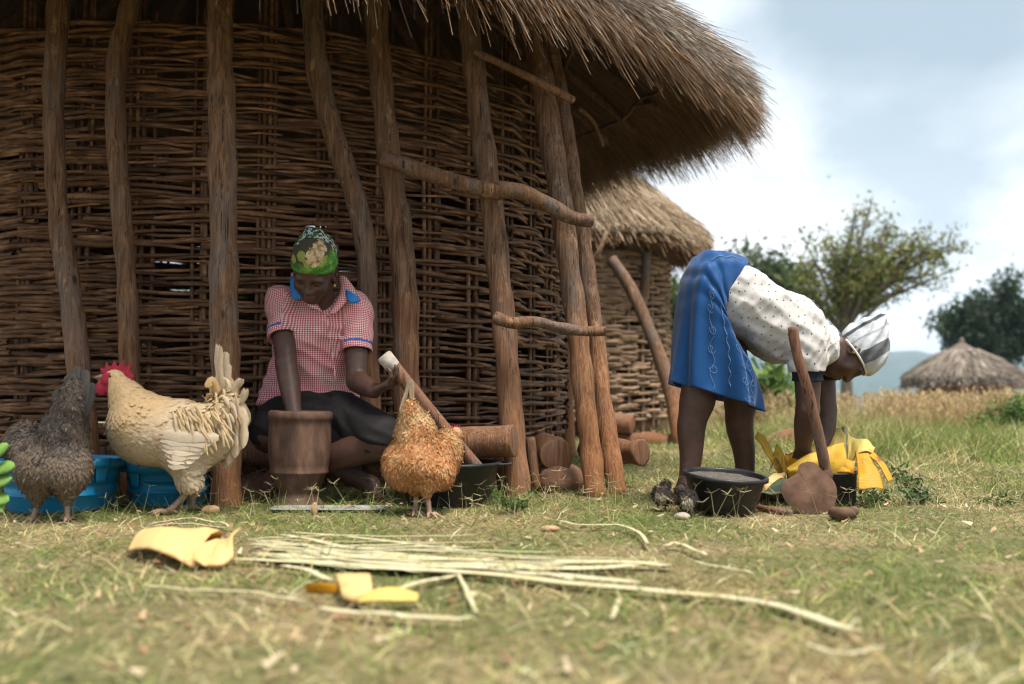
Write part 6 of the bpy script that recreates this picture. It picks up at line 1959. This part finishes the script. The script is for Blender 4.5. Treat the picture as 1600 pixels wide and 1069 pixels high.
# hoe
c = at(1268, 802, 3.55); c[2] = 0
T = thing('hoe', 'hoe with broad earthy blade and long wooden handle standing against the cooking pot', 'hoe', c)
out = [(1262, 721), (1274, 724), (1285, 735), (1296, 744), (1305, 756), (1308, 770), (1305, 785), (1298, 796), (1282, 801), (1262, 802), (1245, 798), (1232, 788), (1223, 775), (1221, 763), (1226, 752), (1236, 745), (1246, 739), (1247, 730), (1253, 724)]
def bl(p, d):
    t = (802 - p[1]) / 80
    return at(p[0], p[1], 3.54 + 0.035 * t + d)
ring = np.array(out + out[:1], float)
ring = spline(ring, 64)[:-1]
m_ = ring.mean(0)
mb = MB()
lay = []
for k, d, bow in ((1.0, 0.0, 0), (0.6, -0.004, 1), (0.2, -0.006, 1), (0.2, 0.0, 1), (0.6, 0.002, 1), (1.0, 0.004, 0)):
    lay.append(np.array([bl(m_ + (p - m_) * k, d) + (0, -0.004 * (1 - k * k), 0) for p in ring]))
n = 63
Fc = [(i * n + j, i * n + (j + 1) % n, (i + 1) * n + (j + 1) % n, (i + 1) * n + j) for i in (0, 1, 3, 4) for j in range(n)] + [(j, 5 * n + j, 5 * n + (j + 1) % n, (j + 1) % n) for j in range(n)]
Fc += [tuple(range(2 * n, 3 * n)), tuple(reversed(range(3 * n, 4 * n)))]
mb.add(np.concatenate(lay), Fc)
mb.build('blade', M_IRON, T, smooth=False)
mb = MB()
P = spline([at(1238, 511, 3.52), at(1246, 555, 3.53), at(1262, 610, 3.55), at(1278, 675, 3.575), at(1288, 725, 3.60), at(1291, 752, 3.61)], 30)
mb.tube(P, np.interp(np.linspace(0, 1, 30), [0, 0.06, 0.5, 1], [0.0165, 0.018, 0.0195, 0.0205]), 12, wob=0.05, seed=3)
mb.build('handle', M_HANDLE, T)
mb = MB()
e0 = at(1289, 742, 3.605)
a = np.linspace(0, 2 * math.pi, 20)
ax = nrm(P[-1] - P[-4]); b1 = nrm(np.cross(ax, (0, 1, 0))); b2 = np.cross(ax, b1)
mb.tube([e0 - ax * 0.02, e0 + ax * 0.025], [0.027, 0.027], 14)
mb.build('socket', M_IRON, T)
# odd bits by the hoe
def stick(label, pts, rad, m, name='stick', seed=0):
    P = np.array(pts)
    o = rough_pole(name, P, rad, None, m, 8, 12, 0.08, seed)
    return tag(o, label, name.replace('_', ' '))
stick('flat reddish stick lying between the black bowl and the hoe', [gr(1183, 792, 0.016), gr(1205, 797, 0.014), gr(1236, 801, 0.012)], [0.010, 0.014, 0.010], M_HANDLE, 'stick', 3)
stick('short curled piece of bark at the foot of the hoe', [gr(1302, 801, 0.02), gr(1322, 803, 0.026), gr(1338, 797, 0.02)], [0.020, 0.024, 0.012], M_IRON, 'bark', 5)
M_PALEST = noise_mat('pale stone', [(0.3, (0.24, 0.20, 0.16)), (0.7, (0.40, 0.35, 0.29))], freq=20, bump=0.5)
M_COB = noise_mat('dry corn cob', [(0.3, (0.30, 0.17, 0.09)), (0.7, (0.52, 0.34, 0.20))], freq=60, bump=0.8, bdist=0.006)
for lab, nm, px, py, r, m, sd_ in (('pale stone on the grass in front of the dark chicks', 'stone', 1066, 812, (0.028, 0.022, 0.014), M_PALEST, 1), ('orange brown corn cob end lying by the thick post', 'corn_cob', 329, 803, (0.034, 0.022, 0.018), M_COB, 2), ('small upright corn husk scrap before the tray', 'corn_husk', 491, 806, (0.012, 0.012, 0.028), M_COB, 3), ('brown leaf scrap lying before the ginger hen', 'leaf_scrap', 860, 830, (0.03, 0.02, 0.010), M_COB, 4), ('rounded brown earth mound in the grass behind the bending person', 'earth_mound', 1248, 690, (0.30, 0.2, 0.12), M_EARTH, 6)):
    c = gr(px, py); c[2] = r[2] * 0.75
    if nm == 'earth_mound':
        c = at(px, 690, 8.6); c[2] = 0.02
    tag(boulder(nm, c, r, m, None, sd_, max(0.003, min(r) / 5)), lab, nm.replace('_', ' '))

# ------------------------------------------------------------------ banana leaves and fibre
def leaf_mat(name, c1, c2, brown, freq, trans=0.25, patch=0.56):
    m, nt, b = new_mat(name)
    a = _attr(nt, 'pat')
    s = nt.nodes.new('ShaderNodeSeparateXYZ')
    nt.links.new(a.outputs['Vector'], s.inputs[0])
    st = _math(nt, 'SINE', _math(nt, 'MULTIPLY', s.outputs['X'], freq))
    nz = _noise(nt, _coords(nt, (1, 1, 1)), 11, 5, 0.65)
    c = _mix(nt, _math(nt, 'MULTIPLY_ADD', st, 0.14, 0.5), c1, c2)
    c = _mix(nt, _ramp(nt, nz, [(patch, (0, 0, 0)), (patch + 0.14, (0.9,) * 3)]), c, brown)
    eg = _math(nt, 'ADD', _math(nt, 'ABSOLUTE', _math(nt, 'SUBTRACT', s.outputs['Y'], 0.5)), _math(nt, 'MULTIPLY', nz, 0.12))
    c = _mix(nt, _ramp(nt, eg, [(0.51, (0, 0, 0)), (0.555, (0.8,) * 3)]), c, tuple(x * 0.5 for x in brown))
    nt.links.new(c, b.inputs['Base Color'])
    b.inputs['Roughness'].default_value = 0.55
    _bump(nt, b, st, 0.10, 0.003)
    t = nt.nodes.new('ShaderNodeBsdfTranslucent')
    nt.links.new(c, t.inputs['Color'])
    mx = nt.nodes.new('ShaderNodeMixShader')
    mx.inputs[0].default_value = trans
    nt.links.new(b.outputs[0], mx.inputs[1]); nt.links.new(t.outputs[0], mx.inputs[2])
    nt.links.new(mx.outputs[0], nt.nodes['Material Output'].inputs['Surface'])
    return m
M_YLEAF = leaf_mat('yellow banana leaf', (0.68, 0.44, 0.055), (0.56, 0.32, 0.03), (0.26, 0.10, 0.02), 620, patch=0.53)
M_PALELEAF = leaf_mat('pale yellow banana leaf', (0.72, 0.58, 0.18), (0.62, 0.46, 0.10), (0.42, 0.21, 0.04), 620, patch=0.58)
M_ORANGE = leaf_mat('orange banana leaf', (0.68, 0.35, 0.02), (0.58, 0.26, 0.015), (0.18, 0.06, 0.015), 560, patch=0.52)
M_BUFF = leaf_mat('buff dry banana leaf', (0.74, 0.52, 0.24), (0.66, 0.44, 0.17), (0.52, 0.26, 0.06), 150, 0.15, 0.60)
M_FRESH = leaf_mat('pale green banana leaf', (0.42, 0.50, 0.26), (0.34, 0.42, 0.18), (0.30, 0.34, 0.12), 200, 0.2)
M_FIBRE = leaf_mat('cream banana fibre', (0.64, 0.59, 0.42), (0.54, 0.50, 0.30), (0.54, 0.47, 0.24), 30, 0.15, 0.48)
def pz(p):
    """picture point with its distance, or with its height when that is under one metre"""
    return gr(p[0], p[1], p[2]) if p[2] < 1 else at(*p)
def sheet(top, bot, n=24, m=12, bow=0.0, wave=0.0, seed=0):
    a, b_ = spline([pz(p) for p in top], n), spline([pz(p) for p in bot], n)
    s = np.linspace(0, 1, m)
    P = a[:, None] * (1 - s)[None, :, None] + b_[:, None] * s[None, :, None]
    N = nrm(np.cross(b_.mean(0) - a.mean(0), a[-1] - a[0]))
    if N[1] > 0: N = -N
    P = P + N * (bow * np.sin(s * math.pi))[None, :, None]
    if wave:
        w = fbm(np.linspace(0, 5, n)[:, None] + seed, s[None] * 2.0 + seed * 3, 0, 2) - 0.5
        P = P + N * (w * wave)[..., None]
    u = np.linalg.norm(a[-1] - a[0]) * np.linspace(0, 1, n)[:, None] * np.ones((1, m))
    pat = np.stack([u, s[None] * np.ones((n, 1)), np.zeros((n, m))], 2)
    f = [(i * m + j, i * m + j + 1, (i + 1) * m + j + 1, (i + 1) * m + j) for i in range(n - 1) for j in range(m - 1)]
    return P, f, pat
def leaf(name, label, cat, mat_, sheets, group=None, thick=0.0025, extra=None):
    allp = [pz(p) for sh in sheets for p in sh[1]]
    base = np.mean(allp, 0); base[2] = max(0, min(p[2] for p in allp))
    T = thing(name, label, cat, base, group)
    for k, sh in enumerate(sheets):
        P, f, pat = sheet(sh[0], sh[1], sh[2].get('n', 24), sh[2].get('m', 12), sh[2].get('bow', 0), sh[2].get('wave', 0), k + len(name))
        me = raw_mesh('leaf_blade', P.reshape(-1, 3), f, sh[2].get('mat', mat_), True, None, pat.reshape(-1, 3))
        solid(put('leaf_blade', me, T), thick, 0)
    if extra is not None:
        for pts, r in extra:
            mb = MB(); mb.tube(spline([at(*p) for p in pts], 14), r, 8)
            mb.build('midrib', M_FIBRE, T)
    return T
leaf('banana_leaf', 'large upright yellow banana leaf with pale midrib rising out of the pot', 'leaf', M_YLEAF,
     [([(1226, 733, 3.80), (1258, 712, 3.79), (1288, 700, 3.80), (1318, 690, 3.86)], [(1232, 744, 3.78), (1262, 744, 3.775), (1292, 744, 3.78), (1320, 744, 3.79)], dict(bow=0.015, wave=0.03)),
      ([(1258, 707, 3.96), (1285, 684, 3.98), (1305, 672, 3.99), (1321, 672, 3.99)], [(1270, 720, 3.92), (1292, 706, 3.92), (1308, 700, 3.92), (1322, 700, 3.92)], dict(bow=0.01, wave=0.02, mat=M_PALELEAF)),
      ([(1323, 675, 3.99), (1335, 684, 3.97), (1352, 686, 3.94), (1366, 704, 3.90)], [(1323, 738, 3.85), (1332, 720, 3.85), (1345, 708, 3.84), (1364, 708, 3.84)], dict(bow=0.02, wave=0.02, mat=M_PALELEAF))],
     extra=[([(1319, 668, 3.99), (1320, 700, 3.93), (1321, 740, 3.85)], 0.009)])
leaf('banana_leaf', 'orange yellow banana leaf strips drooping over the right side of the pot', 'leaf', M_ORANGE,
     [([(1335, 700, 3.90), (1338, 718, 3.82), (1340, 740, 3.77), (1340, 766, 3.72)], [(1348, 696, 3.90), (1360, 712, 3.82), (1374, 738, 3.77), (1382, 762, 3.72)], dict(m=10, wave=0.02)),
      ([(1340, 700, 3.92), (1362, 704, 3.86), (1380, 722, 3.80), (1396, 750, 3.76)], [(1340, 710, 3.88), (1360, 714, 3.82), (1376, 732, 3.77), (1388, 752, 3.74)], dict(m=8, wave=0.01)),
      ([(1275, 700, 3.90), (1292, 706, 3.86), (1312, 716, 3.83), (1336, 722, 3.82)], [(1275, 740, 3.84), (1295, 740, 3.80), (1315, 740, 3.79), (1334, 740, 3.79)], dict(m=10, wave=0.03, bow=0.015))])
leaf('banana_leaf', 'curled torn yellow banana leaf strips at the left side of the pot', 'leaf', M_YLEAF,
     [([(1183, 675, 3.92), (1200, 690, 3.90), (1212, 715, 3.88), (1226, 738, 3.86)], [(1180, 682, 3.90), (1193, 700, 3.87), (1206, 722, 3.85), (1222, 748, 3.84)], dict(m=8, wave=0.015)),
      ([(1208, 712, 3.88), (1214, 694, 3.90), (1222, 706, 3.88), (1230, 728, 3.86)], [(1205, 732, 3.86), (1212, 716, 3.86), (1220, 730, 3.84), (1228, 746, 3.82)], dict(m=8, wave=0.02)),
      ([(1226, 712, 3.90), (1240, 706, 3.90), (1256, 714, 3.88), (1268, 730, 3.86)], [(1228, 740, 3.83), (1242, 738, 3.81), (1256, 740, 3.80), (1266, 740, 3.80)], dict(m=8, wave=0.035, mat=M_ORANGE)),
      ([(1226, 738, 3.84), (1210, 738, 3.80), (1195, 750, 3.76), (1188, 762, 3.74)], [(1228, 748, 3.80), (1214, 750, 3.76), (1202, 762, 3.72), (1196, 770, 3.72)], dict(m=8, wave=0.02, mat=M_BUFF))])
leaf('banana_leaf', 'pale green banana leaf piece flat on the ground between bowl and pot', 'leaf', M_FRESH,
     [([(1190, 748, 4.15), (1210, 742, 4.2), (1228, 745, 4.2)], [(1186, 768, 3.86), (1208, 772, 3.84), (1228, 770, 3.84)], dict(m=8, wave=0.01, n=14))])
leaf('banana_leaf', 'broad buff banana leaf curled over on the grass below the rooster', 'leaf', M_BUFF,
     [([(236, 829, .03), (268, 825, .05), (306, 825, .06), (345, 829, .05)], [(197, 861, .015), (236, 857, .045), (270, 871, .035), (302, 886, .012)], dict(bow=0.02, wave=0.010)),
      ([(330, 846, .04), (346, 842, .05), (362, 838, .06), (376, 823, .09)], [(303, 878, .03), (318, 884, .015), (340, 886, .015), (364, 872, .03)], dict(bow=0.015, wave=0.012)),
      ([(318, 838, .05), (332, 834, .06), (348, 832, .07)], [(310, 852, .03), (325, 848, .03), (344, 842, .035)], dict(n=10, m=6, mat=M_ORANGE))])
leaf('banana_leaf', 'torn buff and orange banana leaf scrap lying in front of the fibre strips', 'leaf', M_BUFF,
     [([(520, 900, .03), (545, 897, .04), (575, 902, .03)], [(535, 936, .015), (556, 940, .015), (582, 926, .03)], dict(n=12, m=8, bow=0.02)),
      ([(560, 932, .025), (590, 920, .04), (620, 918, .04), (655, 928, .025)], [(558, 942, .015), (590, 940, .02), (622, 940, .02), (652, 940, .015)], dict(n=14, m=6, mat=M_PALELEAF)),
      ([(476, 914, .03), (500, 910, .04), (532, 914, .03)], [(480, 926, .015), (505, 928, .015), (530, 926, .015)], dict(n=10, m=6, mat=M_ORANGE))])
def fibre(label, pts, w, group=None, z=0.018):
    P = spline([gr(x, y, z) for x, y in pts], 40)
    r_ = np.random.default_rng(int(pts[0][0] * 7 + pts[0][1]))
    P[:, 2] += 0.012 * (fbm(np.linspace(0, 6, 40) + r_.uniform(0, 30), r_.uniform(0, 30)) - 0.5)
    T_ = nrmr(np.gradient(P, axis=0)); S = nrmr(np.cross(T_, [[0, 0, 1.0]]))
    ww = w * (0.55 + 0.45 * np.sin(np.linspace(0.25, math.pi - 0.15, 40))) * (0.8 + 0.4 * fbm(np.linspace(0, 9, 40), r_.uniform(0, 40)))
    s = np.linspace(-1, 1, 5)
    G = P[:, None] + S[:, None] * (ww[:, None] * s[None] * 0.5)[..., None] + np.array([0, 0, 1.0]) * (0.03 * ww[:, None] * (1 - s[None] ** 2))[..., None]
    pat = np.stack([s[None] * np.ones((40, 1)) * 0.3, np.linspace(0, 1, 40)[:, None] * np.ones((1, 5)), np.zeros((40, 5))], 2)
    f = [(i * 5 + j, i * 5 + j + 1, (i + 1) * 5 + j + 1, (i + 1) * 5 + j) for i in range(39) for j in range(4)]
    o = put('fibre_strip', raw_mesh('fibre_strip', G.reshape(-1, 3), f, M_FIBRE, True, None, pat.reshape(-1, 3)))
    solid(o, 0.0015, 0)
    tag(o, label, 'fibre strip', group)
GB = 'fibre strips in the flat bundle on the grass'
fibre('longest pale fibre strip, running from the buff leaf far out to the right', [(350, 872), (450, 877), (600, 886), (800, 902), (1000, 920), (1180, 936), (1262, 960), (1350, 990)], 0.034)
for pts, w in (([(400, 851), (500, 861), (650, 873), (800, 881), (950, 879), (1050, 880)], 0.05), ([(395, 862), (520, 879), (700, 886), (850, 896), (1000, 912)], 0.045),
               ([(420, 843), (560, 864), (720, 878), (900, 886), (1000, 884)], 0.04), ([(470, 868), (600, 880), (700, 886), (790, 884)], 0.06), ([(430, 866), (560, 874), (690, 878), (780, 880)], 0.05), ([(520, 880), (620, 888), (720, 893)], 0.05), ([(410, 857), (540, 868), (690, 881), (860, 890)], 0.02), ([(480, 862), (640, 876), (840, 886), (960, 888)], 0.022), ([(400, 868), (540, 884), (680, 892), (830, 905)], 0.018), ([(560, 872), (700, 882), (860, 882), (1040, 878)], 0.016), ([(500, 874), (650, 884), (800, 893), (900, 905)], 0.026)):
    fibre('wide cream fibre strip lying within the flat bundle on the grass', pts, w, GB)
r_ = np.random.default_rng(77)
for k in range(16):
    x0 = r_.uniform(385, 520); x1 = x0 + r_.uniform(220, 520)
    y0 = 838 + (x0 - 385) * 0.05 + r_.uniform(0, 36)
    sl_ = r_.uniform(-0.015, 0.10)
    fibre('thin cream fibre thread lying among the wide strips of the bundle', [(x0, y0), (x0 * 0.6 + x1 * 0.4, y0 + (x1 - x0) * sl_ * 0.55 + r_.normal(0, 3)), (x1, min(912, y0 + (x1 - x0) * sl_))], r_.uniform(0.006, 0.016), GB, 0.014 + 0.012 * r_.random())
fibre('yellowish fibre strip along the far edge of the flat bundle', [(455, 832), (620, 847), (770, 867), (900, 876), (1000, 879)], 0.022)
fibre('thin cream fibre crossing the far left corner of the bundle', [(438, 834), (540, 854), (640, 868), (780, 872)], 0.026)
fibre('short fibre strip splayed from the near left of the bundle', [(440, 884), (480, 890), (520, 906)], 0.02)
fibre('thin fibre strip slanting from the torn leaf scrap to the bundle', [(590, 928), (650, 912), (720, 895)], 0.02)
fibre('loose fibre strip nearest the camera, left of the middle', [(500, 948), (600, 960), (700, 966), (745, 964)], 0.022)
fibre('thin bent fibre hanging off the near edge of the bundle', [(716, 896), (730, 926), (745, 958)], 0.010)
fibre('white bent fibre lying alone on the green turf', [(868, 811), (905, 821), (962, 820), (996, 830), (1012, 850)], 0.014)
fibre('short white curved fibre right of the bent one', [(1034, 851), (1062, 850), (1104, 867)], 0.014)
fibre('faint thin fibre lying right of the short curved one', [(1085, 878), (1130, 886), (1178, 897)], 0.010)
fibre('thin fibre loop just below the rooster, upper strand', [(236, 819), (290, 810), (345, 816), (357, 824)], 0.010)
fibre('thin fibre loop just below the rooster, lower strand', [(240, 822), (300, 818), (352, 826)], 0.009)
fibre('faint pale fibre near the lower right corner of the grass', [(1258, 1008), (1320, 1022), (1380, 1008)], 0.010)
fibre('faint pale fibre lying left of the torn leaf scrap', [(225, 912), (300, 922), (380, 925), (480, 940)], 0.010)
fibre('short upright straw sliver on the grass in front of the longest strip', [(955, 966), (962, 950), (966, 936)], 0.010)

# ================================================================== trees, shrubs and weeds
M_LEAF = col_mat('leaves', rough=0.55, spec=0.3, var=0.0, trans=0.3)
M_BARK = noise_mat('grey bark', [(0.3, (0.06, 0.05, 0.04)), (0.7, (0.20, 0.165, 0.13))], scale=(3, 3, 0.6), freq=6, bump=0.6, bdist=0.02)
def leaf_cloud(centres, spread, n, size, cols, r_, wide=0.5):
    k = r_.integers(0, len(centres), n)
    p = centres[k] + r_.normal(0, 1, (n, 3)) * spread
    d = nrmr(r_.normal(0, 1, (n, 3)) + np.array([0, 0, -0.3]))
    L = r_.uniform(0.6, 1.3, n) * size
    kc = r_.integers(0, len(cols), len(centres))
    c = cols[kc[k]] * r_.uniform(0.65, 1.3, (n, 1))
    return ribbons(p, d, r_.normal(0, 1, (n, 3)), L, L * wide, r_.normal(0, 1, (n, 3)) * (L * 0.12)[:, None], c, 2, 0.35)
def tree(name, label, cat, px, Y, fork, lobes, nlimb, nleaf, size, cols, seed, tr=0.16, spread=0.22, group=None, nsub=5):
    r_ = np.random.default_rng(seed)
    g = at(px, 620, Y)
    zb = float(terrain(g[0], Y)) - 0.05
    base = np.array([g[0], Y, zb])
    T = thing(name, label, cat, base, group)
    F0 = at(fork[0], fork[1], Y)
    mb = MB()
    mb.tube(spline([base, base * 0.6 + F0 * 0.4 + (0.05, 0, 0), F0], 10), np.linspace(tr * 1.25, tr * 0.8, 10), 10, wob=0.06)
    tips = []
    w = np.array([l[2] * l[3] for l in lobes], float); w /= w.sum()
    for k in range(nlimb):
        l = lobes[r_.choice(len(lobes), p=w)]
        v = nrm(r_.normal(0, 1, 3)) * r_.uniform(0.4, 1.0)
        m = Y / FPX
        tip = at(l[0], l[1], Y) + np.array([v[0] * l[2] * m, v[1] * min(l[2], l[3] * 1.5) * m, v[2] * l[3] * m])
        st = F0 + (base - F0) * r_.uniform(0, 0.22)
        mid = st * 0.5 + tip * 0.5 + r_.normal(0, 0.06, 3) * np.linalg.norm(tip - st) + (0, 0, 0.10 * np.linalg.norm(tip - st))
        P = spline([st, mid, tip], 9)
        mb.tube(P, np.linspace(tr * 0.45, tr * 0.08, 9), 6, wob=0.05)
        tips.append(tip); tips.append(P[6])
        for q in range(nsub):
            i = r_.integers(3, 8)
            e = P[i] + r_.normal(0, 1, 3) * np.array([1, 1, 0.7]) * l[3] * m * 0.42
            mb.tube([P[i], (P[i] + e) / 2 + (0, 0, 0.03), e], [tr * 0.14, tr * 0.09, tr * 0.04], 4)
            tips.append(e); tips.append((P[i] + e) / 2)
    mb.build('trunk', M_BARK, T)
    V, Q, C = leaf_cloud(np.array(tips), spread, nleaf, size, cols, r_)
    tag(put('crown', raw_mesh('crown', V, Q, M_LEAF, False, C), T), None, None, None, 'stuff')
    return T
OLIVE = np.array([[0.095, 0.10, 0.03], [0.13, 0.125, 0.035], [0.07, 0.085, 0.028], [0.17, 0.14, 0.04]])
DARKG = np.array([[0.028, 0.055, 0.024], [0.04, 0.07, 0.03], [0.022, 0.042, 0.022]])
MIDG = np.array([[0.06, 0.10, 0.03], [0.09, 0.13, 0.04], [0.045, 0.075, 0.028]])
FRESHG = np.array([[0.12, 0.22, 0.04], [0.18, 0.28, 0.06], [0.09, 0.16, 0.035]])
tree('tall_tree', 'tall airy tree with thin olive foliage behind the bending person', 'tree', 1318, 24.0, (1320, 478),
     [(1330, 345, 60, 52), (1270, 390, 55, 50), (1400, 395, 60, 45), (1480, 395, 48, 36), (1350, 425, 80, 40), (1245, 430, 45, 35), (1450, 425, 60, 28), (1390, 350, 40, 30)], 64, 8200, 0.10, OLIVE * np.array([1.5, 1.75, 1.3]), 61, 0.14, 0.12)
tree('dark_tree', 'dense dark green tree rising behind the far thatched hut', 'tree', 1548, 40.0, (1545, 545),
     [(1530, 490, 75, 45), (1575, 455, 40, 40), (1480, 500, 40, 30), (1560, 530, 70, 25), (1600, 500, 40, 40), (1500, 545, 40, 12)], 44, 13000, 0.22, DARKG * 1.2, 62, 0.28, 0.24)
tree('leaning_tree', 'hazy mid green tree showing between the tall tree and the bending person\'s back', 'tree', 1205, 36.0, (1205, 500),
     [(1205, 410, 45, 35), (1160, 400, 30, 25), (1230, 445, 45, 40), (1190, 450, 40, 30)], 22, 5200, 0.22, MIDG, 63, 0.2, 0.3)
tree('small_tree', 'small green tree glimpsed between the second hut and the blue skirt', 'tree', 1045, 22.0, (1042, 560),
     [(1030, 470, 30, 35), (1050, 500, 30, 40), (1020, 540, 30, 40), (1062, 455, 22, 25)], 18, 4200, 0.15, MIDG, 64, 0.12, 0.18)
def shrub(name, label, px, Y, w, h, n, size, cols, seed, group=None, wide=0.5, cat='shrub', zoff=0.0):
    r_ = np.random.default_rng(seed)
    g = at(px, 620, Y)
    base = np.array([g[0], Y, float(terrain(g[0], Y))])
    T = thing(name, label, cat, base, group)
    mb = MB()
    tips = []
    for k in range(18):
        e = base + np.array([r_.normal(0, w * 0.45), r_.normal(0, w * 0.35), h * r_.uniform(0.35, 1.0)])
        mb.tube(spline([base, base * 0.5 + e * 0.5 + (0, 0, h * 0.1), e], 6), np.linspace(0.022, 0.006, 6) * max(0.4, h), 5)
        tips += [e, base * 0.35 + e * 0.65]
    mb.build('stem', M_BARK, T)
    V, Q, C = leaf_cloud(np.array(tips), min(w, h) * 0.16, n, size, cols, r_, wide)
    V[:, 2] = np.maximum(V[:, 2], base[2])
    tag(put('crown', raw_mesh('crown', V, Q, M_LEAF, False, C), T), None, None, None, 'stuff')
shrub('banana_shrub', 'bright green broad leaved plant behind the blue skirt', 1205, 14.5, 0.55, 0.85, 260, 0.26, FRESHG, 71, None, 0.35)
shrub('dry_bush', 'straw brown bush in the dry grass below the bending person\'s chest', 1165, 12.0, 0.6, 0.45, 2200, 0.07, np.array([[0.34, 0.25, 0.13], [0.24, 0.17, 0.08]]), 72, None, 0.15)
shrub('bush', 'low green bush at the right edge beyond the tall grass', 1590, 10.5, 0.5, 0.34, 1800, 0.06, FRESHG * 0.8, 73, None, 0.4)
GH = 'shrubs hidden behind the large hut'
for k, (px, Y, w, h) in enumerate(((60, 12.5, 1.5, 2.0), (300, 13.2, 1.6, 1.9), (520, 12.8, 1.4, 2.1), (-180, 12.6, 1.6, 2.2))):
    shrub('hedge_shrub', 'leafy green shrub glimpsed through the gaps of the large hut\'s wall', px, Y, w, h, 3200, 0.13, MIDG * 1.3, 80 + k, GH, 0.55)
# low weeds with cut leaves
def weed(label, px, py, n, L, seed, cols=MIDG * 1.3, spread=0.06, rise=0.05, group=None, name='weed', wide=0.45):
    r_ = np.random.default_rng(seed)
    c = gr(px, py)
    T = thing(name, label, 'weed', c, group)
    mb = MB()
    tips = []
    for k in range(7):
        e = c + np.array([r_.normal(0, spread), r_.normal(0, spread), rise * r_.uniform(0.5, 1.6)])
        mb.tube(spline([c, (c + e) / 2 + (0, 0, rise * 0.4), e], 5), 0.0016, 4)
        tips += [e, c * 0.4 + e * 0.6]
    mb.build('stem', M_GREENSTEM, T)
    V, Q, C = leaf_cloud(np.array(tips), 0.014, n, L, cols, r_, wide)
    V[:, 2] = np.maximum(V[:, 2], 0.004)
    tag(put('foliage', raw_mesh('foliage', V, Q, M_LEAF, False, C), T), None, None, None, 'stuff')
M_GREENSTEM = noise_mat('green stem', [(0.3, (0.08, 0.12, 0.03)), (0.7, (0.16, 0.2, 0.06))], freq=30, bump=0)
weed('leafy green weed just right of the orange drooping leaf', 1418, 768, 150, 0.026, 91, spread=0.07)
weed('largest dark green weed patch right of the hoe', 1442, 788, 190, 0.026, 92, spread=0.08, rise=0.04)
weed('small weed growing against the cooking pot', 1352, 789, 110, 0.024, 93, spread=0.06, rise=0.035)
weed('green weed tuft on the turf before the foundation stone', 806, 800, 200, 0.020, 94, FRESHG * 0.7, 0.06, 0.05)
weed('sparse weed at the right edge of the short turf', 1560, 792, 90, 0.024, 95, spread=0.09, rise=0.03)
weed('small weed at the foot of the thick post', 300, 795, 60, 0.02, 96, FRESHG * 0.7, 0.03, 0.05)
# thick leaved plant at the left edge, close to the camera
r_ = np.random.default_rng(3)
c = gr(-12, 835)
T = thing('succulent_plant', 'plant with rounded bright green leaves at the left edge of the frame', 'plant', c)
mb = MB(); mb.tube(spline([c, c + (0.0, 0, 0.1), c + (0.01, 0, 0.24)], 8), 0.006, 6); mb.build('stem', M_GREENSTEM, T)
M_SUCC = noise_mat('fleshy green leaf', [(0.3, (0.10, 0.21, 0.035)), (0.7, (0.22, 0.36, 0.09))], freq=24, rough=0.55, bump=0.05)
for k, (x, y, dx, dy, Ls) in enumerate(((-14, 716, 20, -14, 24), (-10, 735, 24, -4, 26), (-12, 757, 22, -6, 22), (-14, 780, 20, 2, 20), (-16, 772, 14, 20, 18), (-20, 700, 4, -24, 20), (-24, 740, -22, -6, 24), (-24, 765, -20, 6, 22))):
    P0 = at(x, y, c[1]); P1 = at(x + dx * 1.25, y + dy * 1.25, c[1] - 0.03)
    d = nrm(P1 - P0); L_ = np.linalg.norm(P1 - P0) * 1.15
    s_ = nrm(np.cross(d, (0, -0.8, 0.5))); nn = np.cross(s_, d)
    t = np.linspace(0, 1, 9)
    wv_ = 0.024 * np.sin(np.clip(t * 0.92 + 0.08, 0, 1) * math.pi) ** 0.6
    G = np.array([[P0 + d * L_ * tt + s_ * w_ * q + nn * (0.010 * math.sin(tt * 3) - 0.25 * w_ * abs(q)) for q in np.linspace(-1, 1, 5)] for tt, w_ in zip(t, wv_)])
    mb = MB(); mb.grid(G)
    solid(mb.build('leaf', M_SUCC, T), 0.004, 0)

# a bird far off in the sky
c = at(1295, 277, 45.0)
mb = MB()
for sg in (-1, 1):
    G = np.array([[c + np.array([sg * x, y, 0.05 * math.sin(x * 16) + 0.02]) for y in (-0.03 * (1 - x * 3), 0.05 * (1 - x * 3))] for x in np.linspace(0, 0.16, 6)])
    mb.grid(G)
mb.tube([c + (0, -0.09, 0), c, c + (0, 0.09, -0.01)], [0.01, 0.035, 0.012], 8)
o = mb.build('bird', M_DOWNB if 'M_DOWNB' in globals() else noise_mat('dark bird feathers', [(0.3, (0.02, 0.02, 0.02)), (0.7, (0.05, 0.045, 0.04))], freq=20))
tag(o, 'tiny dark bird flying above the tall tree', 'bird')

# ================================================================== haze over the valley
m = bpy.data.materials.new('valley haze')
m.use_nodes = True
nt = m.node_tree
nt.nodes.clear()
o_ = nt.nodes.new('ShaderNodeOutputMaterial')
pv = nt.nodes.new('ShaderNodeVolumePrincipled')
pv.inputs['Color'].default_value = (0.55, 0.72, 1.0, 1)
pv.inputs['Density'].default_value = HAZE if 'HAZE' in globals() else 0.00032
nt.links.new(pv.outputs['Volume'], o_.inputs['Volume'])
x0, x1, y0, y1, z0, z1 = -2600, 2600, -120, 3100, -45, 150
v = np.array([(x, y, z) for x in (x0, x1) for y in (y0, y1) for z in (z0, z1)])
f = [(0, 1, 3, 2), (4, 6, 7, 5), (0, 4, 5, 1), (2, 3, 7, 6), (0, 2, 6, 4), (1, 5, 7, 3)]
hz = put('haze', raw_mesh('haze', v, f, m, False))
tag(hz, 'pale blue haze hanging over the valley', 'haze', None, 'stuff')
